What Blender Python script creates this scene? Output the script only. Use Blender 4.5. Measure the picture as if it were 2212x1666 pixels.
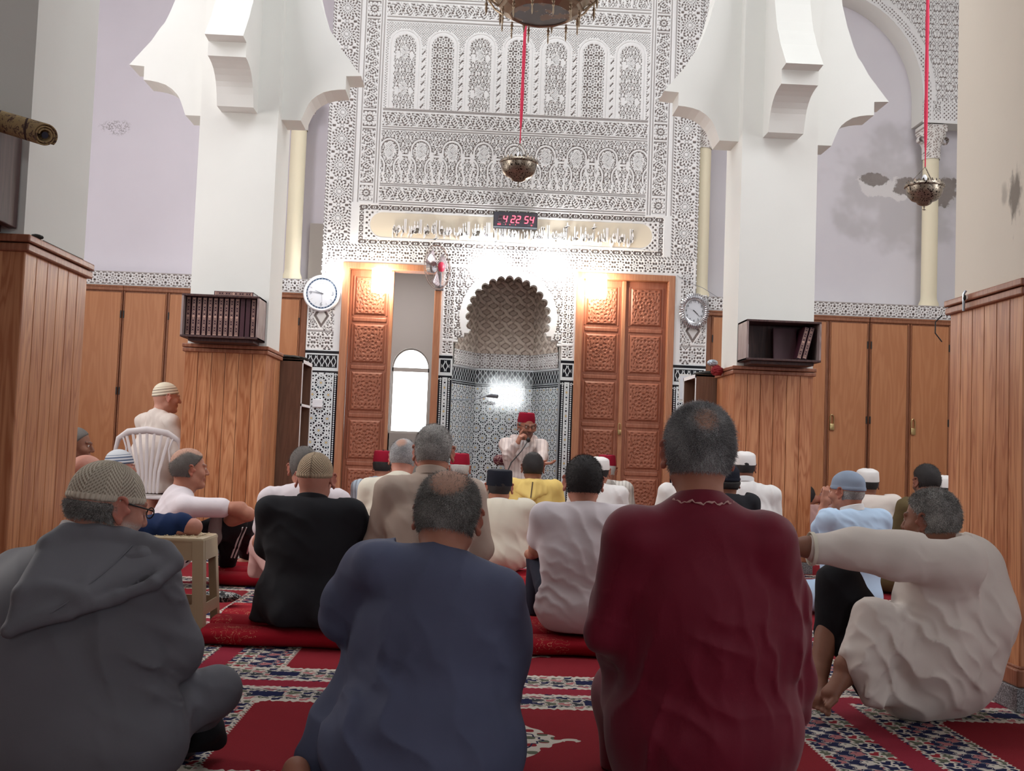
import bpy, bmesh, math, random
import numpy as np
from mathutils import Vector, Matrix
PI = math.pi
rnd = random.Random(7)
for _o in list(bpy.data.objects): bpy.data.objects.remove(_o)
SC = bpy.context.scene
COL = SC.collection

# ---------------------------------------------------------------- camera
CAM = np.array([-0.1907, 0.0, 0.92]); FPX = 2328.405
CR = np.array([0.99868789, -0.03445613, 0.03788491])
CU = np.array([-0.03976763, -0.05570518, 0.99765498])
CF = np.array([0.03226494, 0.99785255, 0.05700233])
cd = bpy.data.cameras.new('camera'); cam = bpy.data.objects.new('camera', cd); COL.objects.link(cam)
cd.sensor_width = 36; cd.lens = FPX * 36 / 2212; cd.clip_start = .05; cd.clip_end = 100
cam.matrix_world = Matrix([[CR[0], CU[0], -CF[0], CAM[0]], [CR[1], CU[1], -CF[1], CAM[1]], [CR[2], CU[2], -CF[2], CAM[2]], [0, 0, 0, 1]])
SC.camera = cam
def at(px, py, Y):
    """point of the photograph at distance Y down the hall"""
    v = CF + (px - 1106) / FPX * CR - (py - 833) / FPX * CU
    return CAM + v * (Y / v[1])

# ---------------------------------------------------------------- colour, world, lights
def lin(c):
    return tuple(((x / 255) / 12.92 if x / 255 <= .04045 else ((x / 255 + .055) / 1.055) ** 2.4) for x in c)
SC.view_settings.view_transform = 'Standard'; SC.view_settings.look = 'None'
SC.view_settings.exposure = 0.0; SC.view_settings.gamma = 1.0; SC.view_settings.use_curve_mapping = False
w = bpy.data.worlds.new('world'); SC.world = w; w.use_nodes = True
w.node_tree.nodes['Background'].inputs[0].default_value = (.92, .94, 1, 1)
w.node_tree.nodes['Background'].inputs[1].default_value = 0.22
def area(name, loc, rot, sx, sy, power, colr=(1, 1, 1)):
    l = bpy.data.lights.new(name, 'AREA'); l.shape = 'RECTANGLE'; l.size = sx; l.size_y = sy; l.energy = power; l.color = colr
    o = bpy.data.objects.new(name, l); COL.objects.link(o); o.location = loc; o.rotation_euler = rot
    return o
area('lantern_daylight', (0, 5.7, 7.15), (0, 0, 0), 3.2, 2.2, 118, (.90, .96, 1))
area('rear_doorway_daylight', (4.9, -.5, 1.6), (math.radians(80), 0, math.radians(52)), 1.4, 1.8, 40, (.84, .92, 1))
area('rear_ceiling_fill', (0, -2.4, 7.1), (0, 0, 0), 3.0, 3.0, 20, (.95, .97, 1))  # added fill from the ceiling behind the camera; no lantern is there
def aimed(name, loc, to, sx, sy, power, colr):
    return area(name, loc, (Vector(to) - Vector(loc)).to_track_quat('-Z', 'Y').to_euler(), sx, sy, power, colr)
aimed('left_aisle_fill', (-4.9, 5.6, 5.6), (-3.9, 11.9, 2.4), 2.2, 1.8, 150, (.95, .94, 1))  # added fill aimed at the left aisle's end wall; no window here
area('last_bay_fill', (.1, 10.0, 7.1), (0, 0, 0), 3.2, 1.6, 62, (.94, .97, 1))  # added fill brightening the carved wall from above; the ceiling is closed here
aimed('right_aisle_fill', (5.0, 5.4, 5.6), (4.0, 11.9, 2.4), 2.2, 1.8, 145, (.95, .96, 1))  # added fill for the right aisle's end wall, not a real window

area('vestibule_fill', (-1.15, 12.4, 3.15), (0, 0, 0), .8, .9, 22, (.95, .96, 1))  # added fill under the vestibule ceiling so its walls are not black

aimed('left_bay_window_daylight', (-5.25, 5.5, 3.0), (1.9, 4.3, 2.4), 1.4, 1.6, 110, (1, .985, .95))
aimed('right_bay_window_daylight', (5.25, 5.5, 3.0), (-1.9, 4.3, 2.2), 1.4, 1.6, 60, (.94, .97, 1))
aimed('low_left_window_daylight', (-5.3, 8.6, 1.9), (-2.9, 8.8, 4.2), 1.2, 1.4, 42, (1, .98, .97))

# ---------------------------------------------------------------- object helpers
def tag(o, label=None, cat=None, group=None, kind=None):
    if label: o['label'] = label
    if cat: o['category'] = cat
    if group: o['group'] = group
    if kind: o['kind'] = kind
    return o
LOCAL = [False]                               # True while a thing is built in its own coordinates
def link(name, me, mat=None, parent=None, smooth=False):
    o = bpy.data.objects.new(name, me); COL.objects.link(o)
    if mat is not None:
        for m in (mat if isinstance(mat, (list, tuple)) else [mat]): me.materials.append(m)
    if smooth: me.shade_smooth()
    if parent is not None:
        o.parent = parent
        if not LOCAL[0]:                       # parts are drawn in room coordinates, so undo the parents' offsets
            q, p = Vector(), parent
            while p is not None: q += Vector(p.location); p = p.parent
            o.location = -q
    return o
def empty(name, loc, label=None, cat=None, group=None):
    o = bpy.data.objects.new(name, None); COL.objects.link(o); o.location = loc; o.empty_display_size = .1
    return tag(o, label, cat, group)
def np_mesh(name, V, F, attr=None):
    me = bpy.data.meshes.new(name); V = np.asarray(V, np.float32); F = np.asarray(F, np.int32)
    me.vertices.add(len(V)); me.vertices.foreach_set('co', V.ravel())
    k = F.shape[1]; me.loops.add(F.size); me.loops.foreach_set('vertex_index', F.ravel())
    me.polygons.add(len(F)); me.polygons.foreach_set('loop_start', np.arange(0, F.size, k, dtype=np.int32))
    me.polygons.foreach_set('loop_total', np.full(len(F), k, np.int32))
    if attr is not None:
        for n, a in attr.items():
            at_ = me.attributes.new(n, 'FLOAT', 'POINT'); at_.data.foreach_set('value', np.asarray(a, np.float32).ravel())
    me.update(calc_edges=True); me.validate()
    return me
class MB:
    """collects shapes into one mesh"""
    def __init__(s): s.b = bmesh.new()
    def box(s, x0, x1, y0, y1, z0, z1, bev=0, M=None):
        r = bmesh.ops.create_cube(s.b, size=1); vs = r['verts']
        for v in vs: v.co = Vector(((x0 + x1) / 2 + v.co.x * (x1 - x0), (y0 + y1) / 2 + v.co.y * (y1 - y0), (z0 + z1) / 2 + v.co.z * (z1 - z0)))
        es = list({e for v in vs for e in v.link_edges})
        if bev:
            q = bmesh.ops.bevel(s.b, geom=es, offset=bev, segments=2, profile=.5, affect='EDGES'); vs = q['verts']
        if M is not None: bmesh.ops.transform(s.b, matrix=M, verts=list({v for v in vs}))
        return s
    def prism(s, pts, axis, a, b, bev=0):
        """outline pts in the plane across axis, drawn out from a to b"""
        def mk(p, t):
            return {'x': (t, p[0], p[1]), 'y': (p[0], t, p[1]), 'z': (p[0], p[1], t)}[axis]
        v0 = [s.b.verts.new(mk(p, a)) for p in pts]; v1 = [s.b.verts.new(mk(p, b)) for p in pts]
        n = len(pts); fs = [s.b.faces.new(v0), s.b.faces.new(v1[::-1])]
        for i in range(n): fs.append(s.b.faces.new((v0[i], v1[i], v1[(i + 1) % n], v0[(i + 1) % n])))
        bmesh.ops.recalc_face_normals(s.b, faces=fs)
        if bev: bmesh.ops.bevel(s.b, geom=[e for f in fs[:2] for e in f.edges], offset=bev, segments=2, affect='EDGES')
        return s
    def tube(s, pts, r, n=10, cap=True, squash=None):
        pts = [Vector(p) for p in pts]; R = r if isinstance(r, (list, tuple)) else [r] * len(pts)
        rings = []; up = None
        for i, p in enumerate(pts):
            t = (pts[min(i + 1, len(pts) - 1)] - pts[max(i - 1, 0)]).normalized()
            if up is None: up = Vector((0, 0, 1)) if abs(t.z) < .9 else Vector((0, 1, 0))
            a = t.cross(up).normalized(); b = a.cross(t).normalized(); up = b
            sq = squash or (1, 1)
            rings.append([s.b.verts.new(p + a * (math.cos(2 * PI * k / n) * R[i] * sq[0]) + b * (math.sin(2 * PI * k / n) * R[i] * sq[1])) for k in range(n)])
        for i in range(len(rings) - 1):
            for k in range(n): s.b.faces.new((rings[i][k], rings[i][(k + 1) % n], rings[i + 1][(k + 1) % n], rings[i + 1][k]))
        if cap: s.b.faces.new(rings[0][::-1]); s.b.faces.new(rings[-1])
        return s
    def lathe(s, prof, c=(0, 0, 0), n=32, axis='z', cap=False):
        rings = []
        for (r, h) in prof:
            ring = []
            for k in range(n):
                a = 2 * PI * k / n
                p = {'z': (r * math.cos(a), r * math.sin(a), h), 'y': (r * math.cos(a), h, r * math.sin(a)), 'x': (h, r * math.cos(a), r * math.sin(a))}[axis]
                ring.append(s.b.verts.new(Vector(c) + Vector(p)))
            rings.append(ring)
        for i in range(len(rings) - 1):
            for k in range(n): s.b.faces.new((rings[i][k], rings[i][(k + 1) % n], rings[i + 1][(k + 1) % n], rings[i + 1][k]))
        for rg, p in ((rings[0], prof[0]), (rings[-1], prof[-1])):
            if cap and p[0] > 1e-5: s.b.faces.new(rg)
        return s
    def sphere(s, c, r, n=12, sc=(1, 1, 1)):
        q = bmesh.ops.create_uvsphere(s.b, u_segments=n * 2, v_segments=n, radius=r)
        for v in q['verts']: v.co = Vector((v.co.x * sc[0], v.co.y * sc[1], v.co.z * sc[2])) + Vector(c)
        return s
    def xf(s, M): bmesh.ops.transform(s.b, matrix=M, verts=s.b.verts); return s
    def build(s, name, mat, parent=None, smooth=False, lab=None):
        bmesh.ops.remove_doubles(s.b, verts=s.b.verts, dist=1e-5); bmesh.ops.recalc_face_normals(s.b, faces=s.b.faces)
        me = bpy.data.meshes.new(name); s.b.to_mesh(me); s.b.free()
        o = link(name, me, mat, parent)
        if smooth:
            me.shade_smooth()
            try: me.set_sharp_from_angle(angle=math.radians(38))
            except Exception: pass
        if lab: o['label'] = lab
        return o
def struct(o, lab=None):
    o['kind'] = 'structure'
    if lab: o['label'] = lab
    return o
def text_mesh(name, body, size, mat, parent, M, ext=.001, align='CENTER', shear=0, space=1, off=0):
    c = bpy.data.curves.new(name, 'FONT'); c.body = body; c.size = size; c.extrude = ext; c.align_x = align; c.align_y = 'CENTER'
    c.offset = off; c.shear = shear; c.space_character = space; c.resolution_u = 3
    t = bpy.data.objects.new(name, c); COL.objects.link(t); dg = bpy.context.evaluated_depsgraph_get()
    me = bpy.data.meshes.new_from_object(t.evaluated_get(dg)); bpy.data.objects.remove(t)
    me.transform(M); me.name = name
    return link(name, me, mat, parent)

# ---------------------------------------------------------------- materials
class NG:
    """little expression builder over shader maths nodes"""
    def __init__(s, mat): s.t = mat.node_tree
    def op(s, o, *a):
        n = s.t.nodes.new('ShaderNodeMath'); n.operation = o
        for i, x in enumerate(a):
            if isinstance(x, SK): s.t.links.new(x.o, n.inputs[i])
            else: n.inputs[i].default_value = float(x)
        return SK(s, n.outputs[0])
class SK:
    def __init__(s, g, o): s.g, s.o = g, o
    def __add__(s, b): return s.g.op('ADD', s, b)
    __radd__ = __add__
    def __sub__(s, b): return s.g.op('SUBTRACT', s, b)
    def __rsub__(s, b): return s.g.op('SUBTRACT', b, s)
    def __mul__(s, b): return s.g.op('MULTIPLY', s, b)
    __rmul__ = __mul__
    def __truediv__(s, b): return s.g.op('DIVIDE', s, b)
    def __neg__(s): return s.g.op('MULTIPLY', s, -1)
def f1(name, x, *a):
    if isinstance(x, SK):
        return {'sin': lambda: x.g.op('SINE', x), 'cos': lambda: x.g.op('COSINE', x), 'abs': lambda: x.g.op('ABSOLUTE', x), 'floor': lambda: x.g.op('FLOOR', x),
                'sqrt': lambda: x.g.op('SQRT', x), 'min': lambda: x.g.op('MINIMUM', x, a[0]), 'max': lambda: x.g.op('MAXIMUM', x, a[0]),
                'gt': lambda: x.g.op('GREATER_THAN', x, a[0]), 'lt': lambda: x.g.op('LESS_THAN', x, a[0]), 'atan2': lambda: x.g.op('ARCTAN2', x, a[0])}[name]()
    return {'sin': np.sin, 'cos': np.cos, 'abs': np.abs, 'floor': np.floor, 'sqrt': np.sqrt, 'min': lambda q: np.minimum(q, a[0]), 'max': lambda q: np.maximum(q, a[0]),
            'gt': lambda q: (q > a[0]) * 1.0, 'lt': lambda q: (q < a[0]) * 1.0, 'atan2': lambda q: np.arctan2(q, a[0])}[name](x)
sin = lambda x: f1('sin', x); cos = lambda x: f1('cos', x); ab = lambda x: f1('abs', x); flo = lambda x: f1('floor', x)
def mn(x, y): return f1('min', x, y) if isinstance(x, SK) or not isinstance(y, SK) else f1('min', y, x)
def mx(x, y): return f1('max', x, y) if isinstance(x, SK) or not isinstance(y, SK) else f1('max', y, x)
gt = lambda x, y: f1('gt', x, y); lt = lambda x, y: f1('lt', x, y); at2 = lambda y, x: f1('atan2', y, x)
rt = lambda x: f1('sqrt', x)
def rep(x, p): return x - p * flo(x / p + .5)          # repeat around 0, period p
def hyp(x, y): return rt(x * x + y * y)
def band(x, a, b): return gt(x, a) * lt(x, b)

def newmat(name, col=(.5, .5, .5), rough=.6, metal=0, spec=.5, **k):
    m = bpy.data.materials.new(name); m.use_nodes = True; b = m.node_tree.nodes['Principled BSDF']
    b.inputs['Base Color'].default_value = (*col, 1); b.inputs['Roughness'].default_value = rough; b.inputs['Metallic'].default_value = metal
    b.inputs['Specular IOR Level'].default_value = spec
    return m
def nd(m, t, **k):
    n = m.node_tree.nodes.new(t)
    for a, v in k.items():
        if a in n.bl_rna.properties: setattr(n, a, v)
        else: n.inputs[a.replace('_', ' ')].default_value = v
    return n
def lk(m, a, b): m.node_tree.links.new(a, b)
def bsdf(m): return m.node_tree.nodes['Principled BSDF']
def coords(m, kind='Object'):
    tc = nd(m, 'ShaderNodeTexCoord'); sp = nd(m, 'ShaderNodeSeparateXYZ'); lk(m, tc.outputs[kind], sp.inputs[0])
    g = NG(m); return g, SK(g, sp.outputs[0]), SK(g, sp.outputs[1]), SK(g, sp.outputs[2]), tc.outputs[kind]
def attr(m, name):
    n = nd(m, 'ShaderNodeAttribute', attribute_name=name); return SK(NG(m), n.outputs['Fac'])
def mixc(m, fac, a, b):
    n = nd(m, 'ShaderNodeMix', data_type='RGBA')
    if isinstance(fac, SK): lk(m, fac.o, n.inputs[0])
    else: n.inputs[0].default_value = fac
    for v, i in ((a, 6), (b, 7)):
        if isinstance(v, tuple): n.inputs[i].default_value = (*v[:3], 1)
        else: lk(m, v, n.inputs[i])
    return n.outputs[2]
def noise(m, vec, scale, detail=3, rough=.55, stretch=None, dist=0):
    if stretch:
        mp = nd(m, 'ShaderNodeMapping'); lk(m, vec, mp.inputs['Vector']); mp.inputs['Scale'].default_value = stretch; vec = mp.outputs[0]
    n = nd(m, 'ShaderNodeTexNoise'); lk(m, vec, n.inputs['Vector']); n.inputs['Scale'].default_value = scale
    n.inputs['Detail'].default_value = detail; n.inputs['Roughness'].default_value = rough; n.inputs['Distortion'].default_value = dist
    return SK(NG(m), n.outputs['Fac'])
def bump(m, h, dist=.002, strength=1):
    b = nd(m, 'ShaderNodeBump'); b.inputs['Distance'].default_value = dist; b.inputs['Strength'].default_value = strength
    lk(m, h.o, b.inputs['Height']); lk(m, b.outputs[0], bsdf(m).inputs['Normal'])
def setc(m, out): lk(m, out, bsdf(m).inputs['Base Color'])
def step(x, a, b):
    """smooth 0..1 ramp of a socket between a and b"""
    q = (x - a) * (1 / (b - a)); q = mn(mx(q, 0), 1); return q * q * (3 - 2 * q)

def plaster(name, c, var=.06, rough=.85):
    m = newmat(name, c, rough, spec=.2); g, x, y, z, v = coords(m)
    n = noise(m, v, 1.3, 4); n2 = noise(m, v, 60, 3)
    setc(m, mixc(m, n, tuple(q * (1 - var) for q in c), tuple(min(1, q * (1 + var)) for q in c))); bump(m, n2, .0012, .25)
    return m
def wood(name, c0, c1, scale=1.0, rough=.42, plank=0, axis='x', knots=True, spec=.4):
    """pine boards: long streaks with cathedral rings; every plank gets its own offset"""
    m = newmat(name, c0, rough, spec=spec); g, x, y, z, v = coords(m)
    u = x + y
    if plank:
        idx = flo(u / plank); off = sin(idx * 12.9898) * 43.758; off = off - flo(off)
    else: off = u * 0
    cmb = nd(m, 'ShaderNodeCombineXYZ'); lk(m, (x * 9 * scale + off * 17).o, cmb.inputs[0]); lk(m, (y * 9 * scale + off * 5).o, cmb.inputs[1]); lk(m, (z * .9 * scale + off * 9).o, cmb.inputs[2])
    n1 = noise(m, cmb.outputs[0], 1.0, 3, .5, dist=.35)
    rings = ab(sin(n1 * 34)); streak = noise(m, cmb.outputs[0], 9, 3, .6, stretch=(1, 1, .3))
    fac = mn(mx(rings * .62 + (streak - .5) * 1.2 + (off - .5) * .5, 0), 1)
    setc(m, mixc(m, fac, c1, c0)); bump(m, streak, .0006, .3)
    return m
M = {}
M['plaster'] = plaster('white_plaster', lin((222, 221, 216)))
M['plaster_w'] = plaster('warm_plaster', lin((228, 219, 206)))
M['lilac'] = plaster('lilac_white_plaster', lin((218, 212, 220)))
M['cream'] = plaster('cream_painted_column', lin((232, 222, 196)))
M['ceil'] = plaster('ceiling_white', lin((225, 225, 222)))
M['pine'] = wood('varnished_pine_boards', lin((206, 146, 104)), lin((162, 98, 62)), 1.0, .38, .0985)
M['pinecap'] = wood('pine_moulding', lin((178, 120, 92)), lin((140, 86, 62)), 1.0, .4)
M['cab'] = wood('oak_cabinet', lin((196, 138, 96)), lin((176, 116, 76)), .5, .45)
M['cabframe'] = wood('oak_frame', lin((168, 112, 80)), lin((138, 86, 58)), 1, .45)
M['doorw'] = wood('cedar_door', lin((172, 112, 88)), lin((146, 88, 66)), .8, .42)
M['doorl'] = wood('light_cedar', lin((190, 138, 104)), lin((168, 112, 82)), .8, .42)
M['dark'] = wood('dark_brown_board', lin((96, 66, 62)), lin((62, 40, 40)), 1, .5)
M['case'] = wood('brown_bookcase', lin((128, 92, 72)), lin((104, 72, 56)), .7, .5)
M['white'] = newmat('white_edge', lin((235, 232, 232)), .5)
M['greybox'] = wood('worn_grey_board', lin((176, 160, 156)), lin((128, 108, 106)), 1, .6)
M['black'] = newmat('black_metal', lin((24, 22, 24)), .5)
M['brass'] = newmat('brass', lin((186, 164, 118)), .3, 1)
def stone():
    m = newmat('speckled_granite', (.3, .3, .3), .45); g, x, y, z, v = coords(m)
    n = noise(m, v, 160, 2, .7); n2 = noise(m, v, 420, 1, .5)
    setc(m, mixc(m, step(n, .45, .6), lin((84, 82, 84)), mixc(m, step(n2, .45, .55), lin((120, 118, 120)), lin((178, 178, 182))))); return m
M['stone'] = stone()
# ================================================================ room
D = 11.6; XC = .117; HB = .30
# ---- stucco relief patterns: u, v in metres -> 1 raised, 0 carved ground
def rosettes(u, v, p=.29, w=.21):
    v0 = rep(v, p); r = np.hypot(u, v0); a = np.arctan2(v0, u)
    h = np.ones_like(u)
    h -= ((r > .018) & (r < .036) & (np.cos(16 * a) > .1)); h -= ((r > .043) & (r < .062) & (np.cos(16 * a + PI) > .2))
    h -= ((r > .068) & (r < .093) & (np.cos(16 * a) > .15)); h -= ((r > .098) & (r < .122) & (np.cos(16 * a + PI) > .25) & (abs(u) < w / 2))
    v1 = rep(v - p / 2, p); r1 = np.hypot(u, v1); a1 = np.arctan2(v1, u)
    far = r > .124
    h -= far & (r1 > .012) & (r1 < .024) & (np.cos(6 * a1) > -.3); h -= far & (r1 > .033) & (np.cos(70 * u + 20 * np.abs(v1)) * np.cos(95 * v1) > .18)
    return np.clip(h, 0, 1)
def leaves(u, v, hgt, p=.135):
    """fans of leaves rising in turn from the lower and the upper edge"""
    i = np.floor(u / p + .5); s = np.where(i % 2 == 0, 1, -1); uu = u - i * p; vv = np.where(s > 0, v, hgt - v)
    r = np.hypot(uu, vv + .01); a = np.arctan2(uu, vv + .01)
    f = np.cos(13 * a + 60 * r) * np.cos(150 * r + 3 * np.abs(a)) + .35 * np.cos(210 * uu) * np.cos(160 * vv)
    rib = np.abs(np.abs(uu) - vv * p / hgt * .5) < .006
    return np.where(rib, 1, (f < .12) * 1.0)
def lattice(u, v, p=.028):
    return ((np.cos(2 * PI * (u + v) / p) + np.cos(2 * PI * (u - v) / p)) < .75) * 1.0
def starband(u, v, p=.165):
    a, b = rep(u, p), rep(v, p); r = np.hypot(a, b); t = np.arctan2(b, a)
    h = np.ones_like(u)
    h -= (r < .016 + .007 * np.cos(8 * t)) & (r > .008)
    q = np.maximum(np.maximum(abs(a), abs(b)), (abs(a) + abs(b)) * .7071)
    h -= (q > .030) & (q < .046) & (np.cos(8 * t) > -.1); h -= (q > .052) & (q < .071) & (np.cos(8 * t + PI) > .05)
    c, d_ = rep(u - p / 2, p), rep(v - p / 2, p); r2 = np.hypot(c, d_)
    h -= (r2 < .022) & (r2 > .008) & (np.cos(4 * np.arctan2(d_, c)) > -.5)
    return np.clip(h, 0, 1)
def chain(u, v, w, p=.115):
    a = rep(u, p); c = rep(u - p / 2, p)
    ring = np.abs(np.maximum(abs(a) * .62, abs(v)) - w * .26) < w * .09
    dots = (abs(v) < w * .10) & (np.cos(2 * PI * u / (p / 5)) > .2) & (abs(a) < p * .32)
    cr = (np.abs(c) < .018) & (np.abs(np.abs(v) - np.abs(c) * 1.1) > w * .10) & (abs(v) < w * .4)
    return 1 - np.clip(ring + dots + cr * 1.0, 0, 1)
def scroll(u, v, p=.078):
    """curling tendrils with small leaves, a coil in every other cell turned the other way"""
    row = np.floor(v / p + .5); uu = u + (row % 2) * p / 2; col = np.floor(uu / p + .5); a, b_ = uu - col * p, v - row * p
    s = np.where((row + col) % 2 == 0, 1, -1); r = np.hypot(a, b_); t = np.arctan2(b_, a) * s
    coil = np.cos(r * 2 * PI / .0175 - t); lf = np.cos(5 * t + 90 * r)
    return np.where(r < p * .40, (coil > -.25) * 1.0, np.where((r < p * .56) & (lf < -.25), 0, 1.0))
def arcades(u, v, hgt, p=.34):
    """interlacing horseshoe arches over scrollwork with lattice pockets"""
    h = scroll(u, v)
    for k in (0, 1):
        a = rep(u - k * p / 2, p); base = .02 + (0 if k == 0 else .0); cz = .36 if k == 0 else .17
        r = np.hypot(a, (v - cz) * .85); R = .105 if k == 0 else .12
        rib = (np.abs(r - R) < .010) & (v > cz - .06)
        leg = (np.abs(np.abs(a) - (R - .02 + .05 * np.clip((cz - .06 - v) / .2, 0, 1))) < .010) & (v <= cz - .06)
        gap = (np.abs(r - R) < .017) & (v > cz - .06)
        h = np.where(gap, 0, h); h = np.where(rib | leg, 1, h)
        if k == 0:
            e = (a / .048) ** 2 + ((v - cz - .0) / .085) ** 2
            h = np.where(e < 1, lattice(u, v, .022), h); h = np.where((e >= 1) & (e < 1.35), 1, h)
        else:
            e = ((np.abs(a) - .05) / .022) ** 2 + ((v - .30) / .055) ** 2
            h = np.where(e < 1, .75, h)
    return h
def medal(a, b, R):
    r = np.hypot(a, b); t = np.arctan2(b, a)
    f = (np.cos(6 * t + 90 * r) * np.cos(6 * t - 90 * r) + .1)
    return np.where(r < R, (f < .12) * 1.0, np.where(r < R * 1.12, 1.0, (np.cos(140 * a) * np.cos(140 * b) < .2) * 1.0))
def leafdiaper(u, v, p=.13):
    """staggered maple leaves between crossing wavy ribbons"""
    row = np.floor(v / p + .5); uu = rep(u + (row % 2) * p / 2, p); vv = v - row * p
    rib = np.minimum(abs(np.abs(rep(u, p)) - p / 2 * (.5 + .5 * np.cos(PI * v / p))), abs(np.abs(rep(u + p / 2, p)) - p / 2 * (.5 + .5 * np.cos(PI * v / p))))
    r = np.hypot(uu, vv + .01); t = np.arctan2(vv + .01, uu)
    lb = np.abs(np.cos(2.5 * (t - PI / 2))) ** .7
    leaf = r < .042 * (.30 + .70 * lb)
    out = r < .054 * (.42 + .58 * lb)
    h = np.where(rib < .007, 1, np.where(rib < .015, 0, 1)); h = np.where(out, 0, h); h = np.where(leaf, 1, h)
    return np.where((np.abs(uu) < .004) & (vv > -.02) & (vv < .02), 0, h)

def relief(name, x0, x1, z0, z1, y, hf, keep=None, st=.005, depth=.017, mat=None, parent=None, back=False):
    """a carved sheet facing the hall, its front at y and its carved ground depth behind"""
    nx, nz = int(round((x1 - x0) / st)) + 1, int(round((z1 - z0) / st)) + 1
    xs = np.linspace(x0, x1, nx); zs = np.linspace(z0, z1, nz); X, Z = np.meshgrid(xs, zs)
    H = hf(X - XC, Z).astype(float)
    Hs = H.copy(); Hs[1:-1, 1:-1] = (H[1:-1, 1:-1] * 4 + H[:-2, 1:-1] + H[2:, 1:-1] + H[1:-1, :-2] + H[1:-1, 2:]) / 8
    V = np.stack([X, y + depth * (1 - Hs), Z], -1).reshape(-1, 3)
    i = np.arange(nx * nz).reshape(nz, nx); F = np.stack([i[:-1, :-1], i[:-1, 1:], i[1:, 1:], i[1:, :-1]], -1).reshape(-1, 4)
    if keep is not None:
        kx = (X[:-1, :-1] + st / 2 - XC).ravel(); kz = (Z[:-1, :-1] + st / 2).ravel(); F = F[keep(kx, kz)]
        used = np.zeros(len(V), bool); used[F.ravel()] = True; mp = np.cumsum(used) - 1; V = V[used]; F = mp[F]; Hs = Hs.ravel()[used]
    me = np_mesh(name, V, F, {'h': Hs.ravel()})
    return link(name, me, mat, parent)

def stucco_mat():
    """white carved plaster, recess shade painted grey-brown into the ground between the carving"""
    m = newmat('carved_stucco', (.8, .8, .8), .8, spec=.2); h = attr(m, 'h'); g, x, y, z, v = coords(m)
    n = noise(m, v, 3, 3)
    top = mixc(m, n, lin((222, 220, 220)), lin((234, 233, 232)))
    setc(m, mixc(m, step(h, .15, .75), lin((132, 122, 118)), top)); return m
M['stucco'] = stucco_mat()
M['stucco_niche'] = M['stucco'].copy(); M['stucco_niche'].name = 'niche_plaster'

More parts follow.
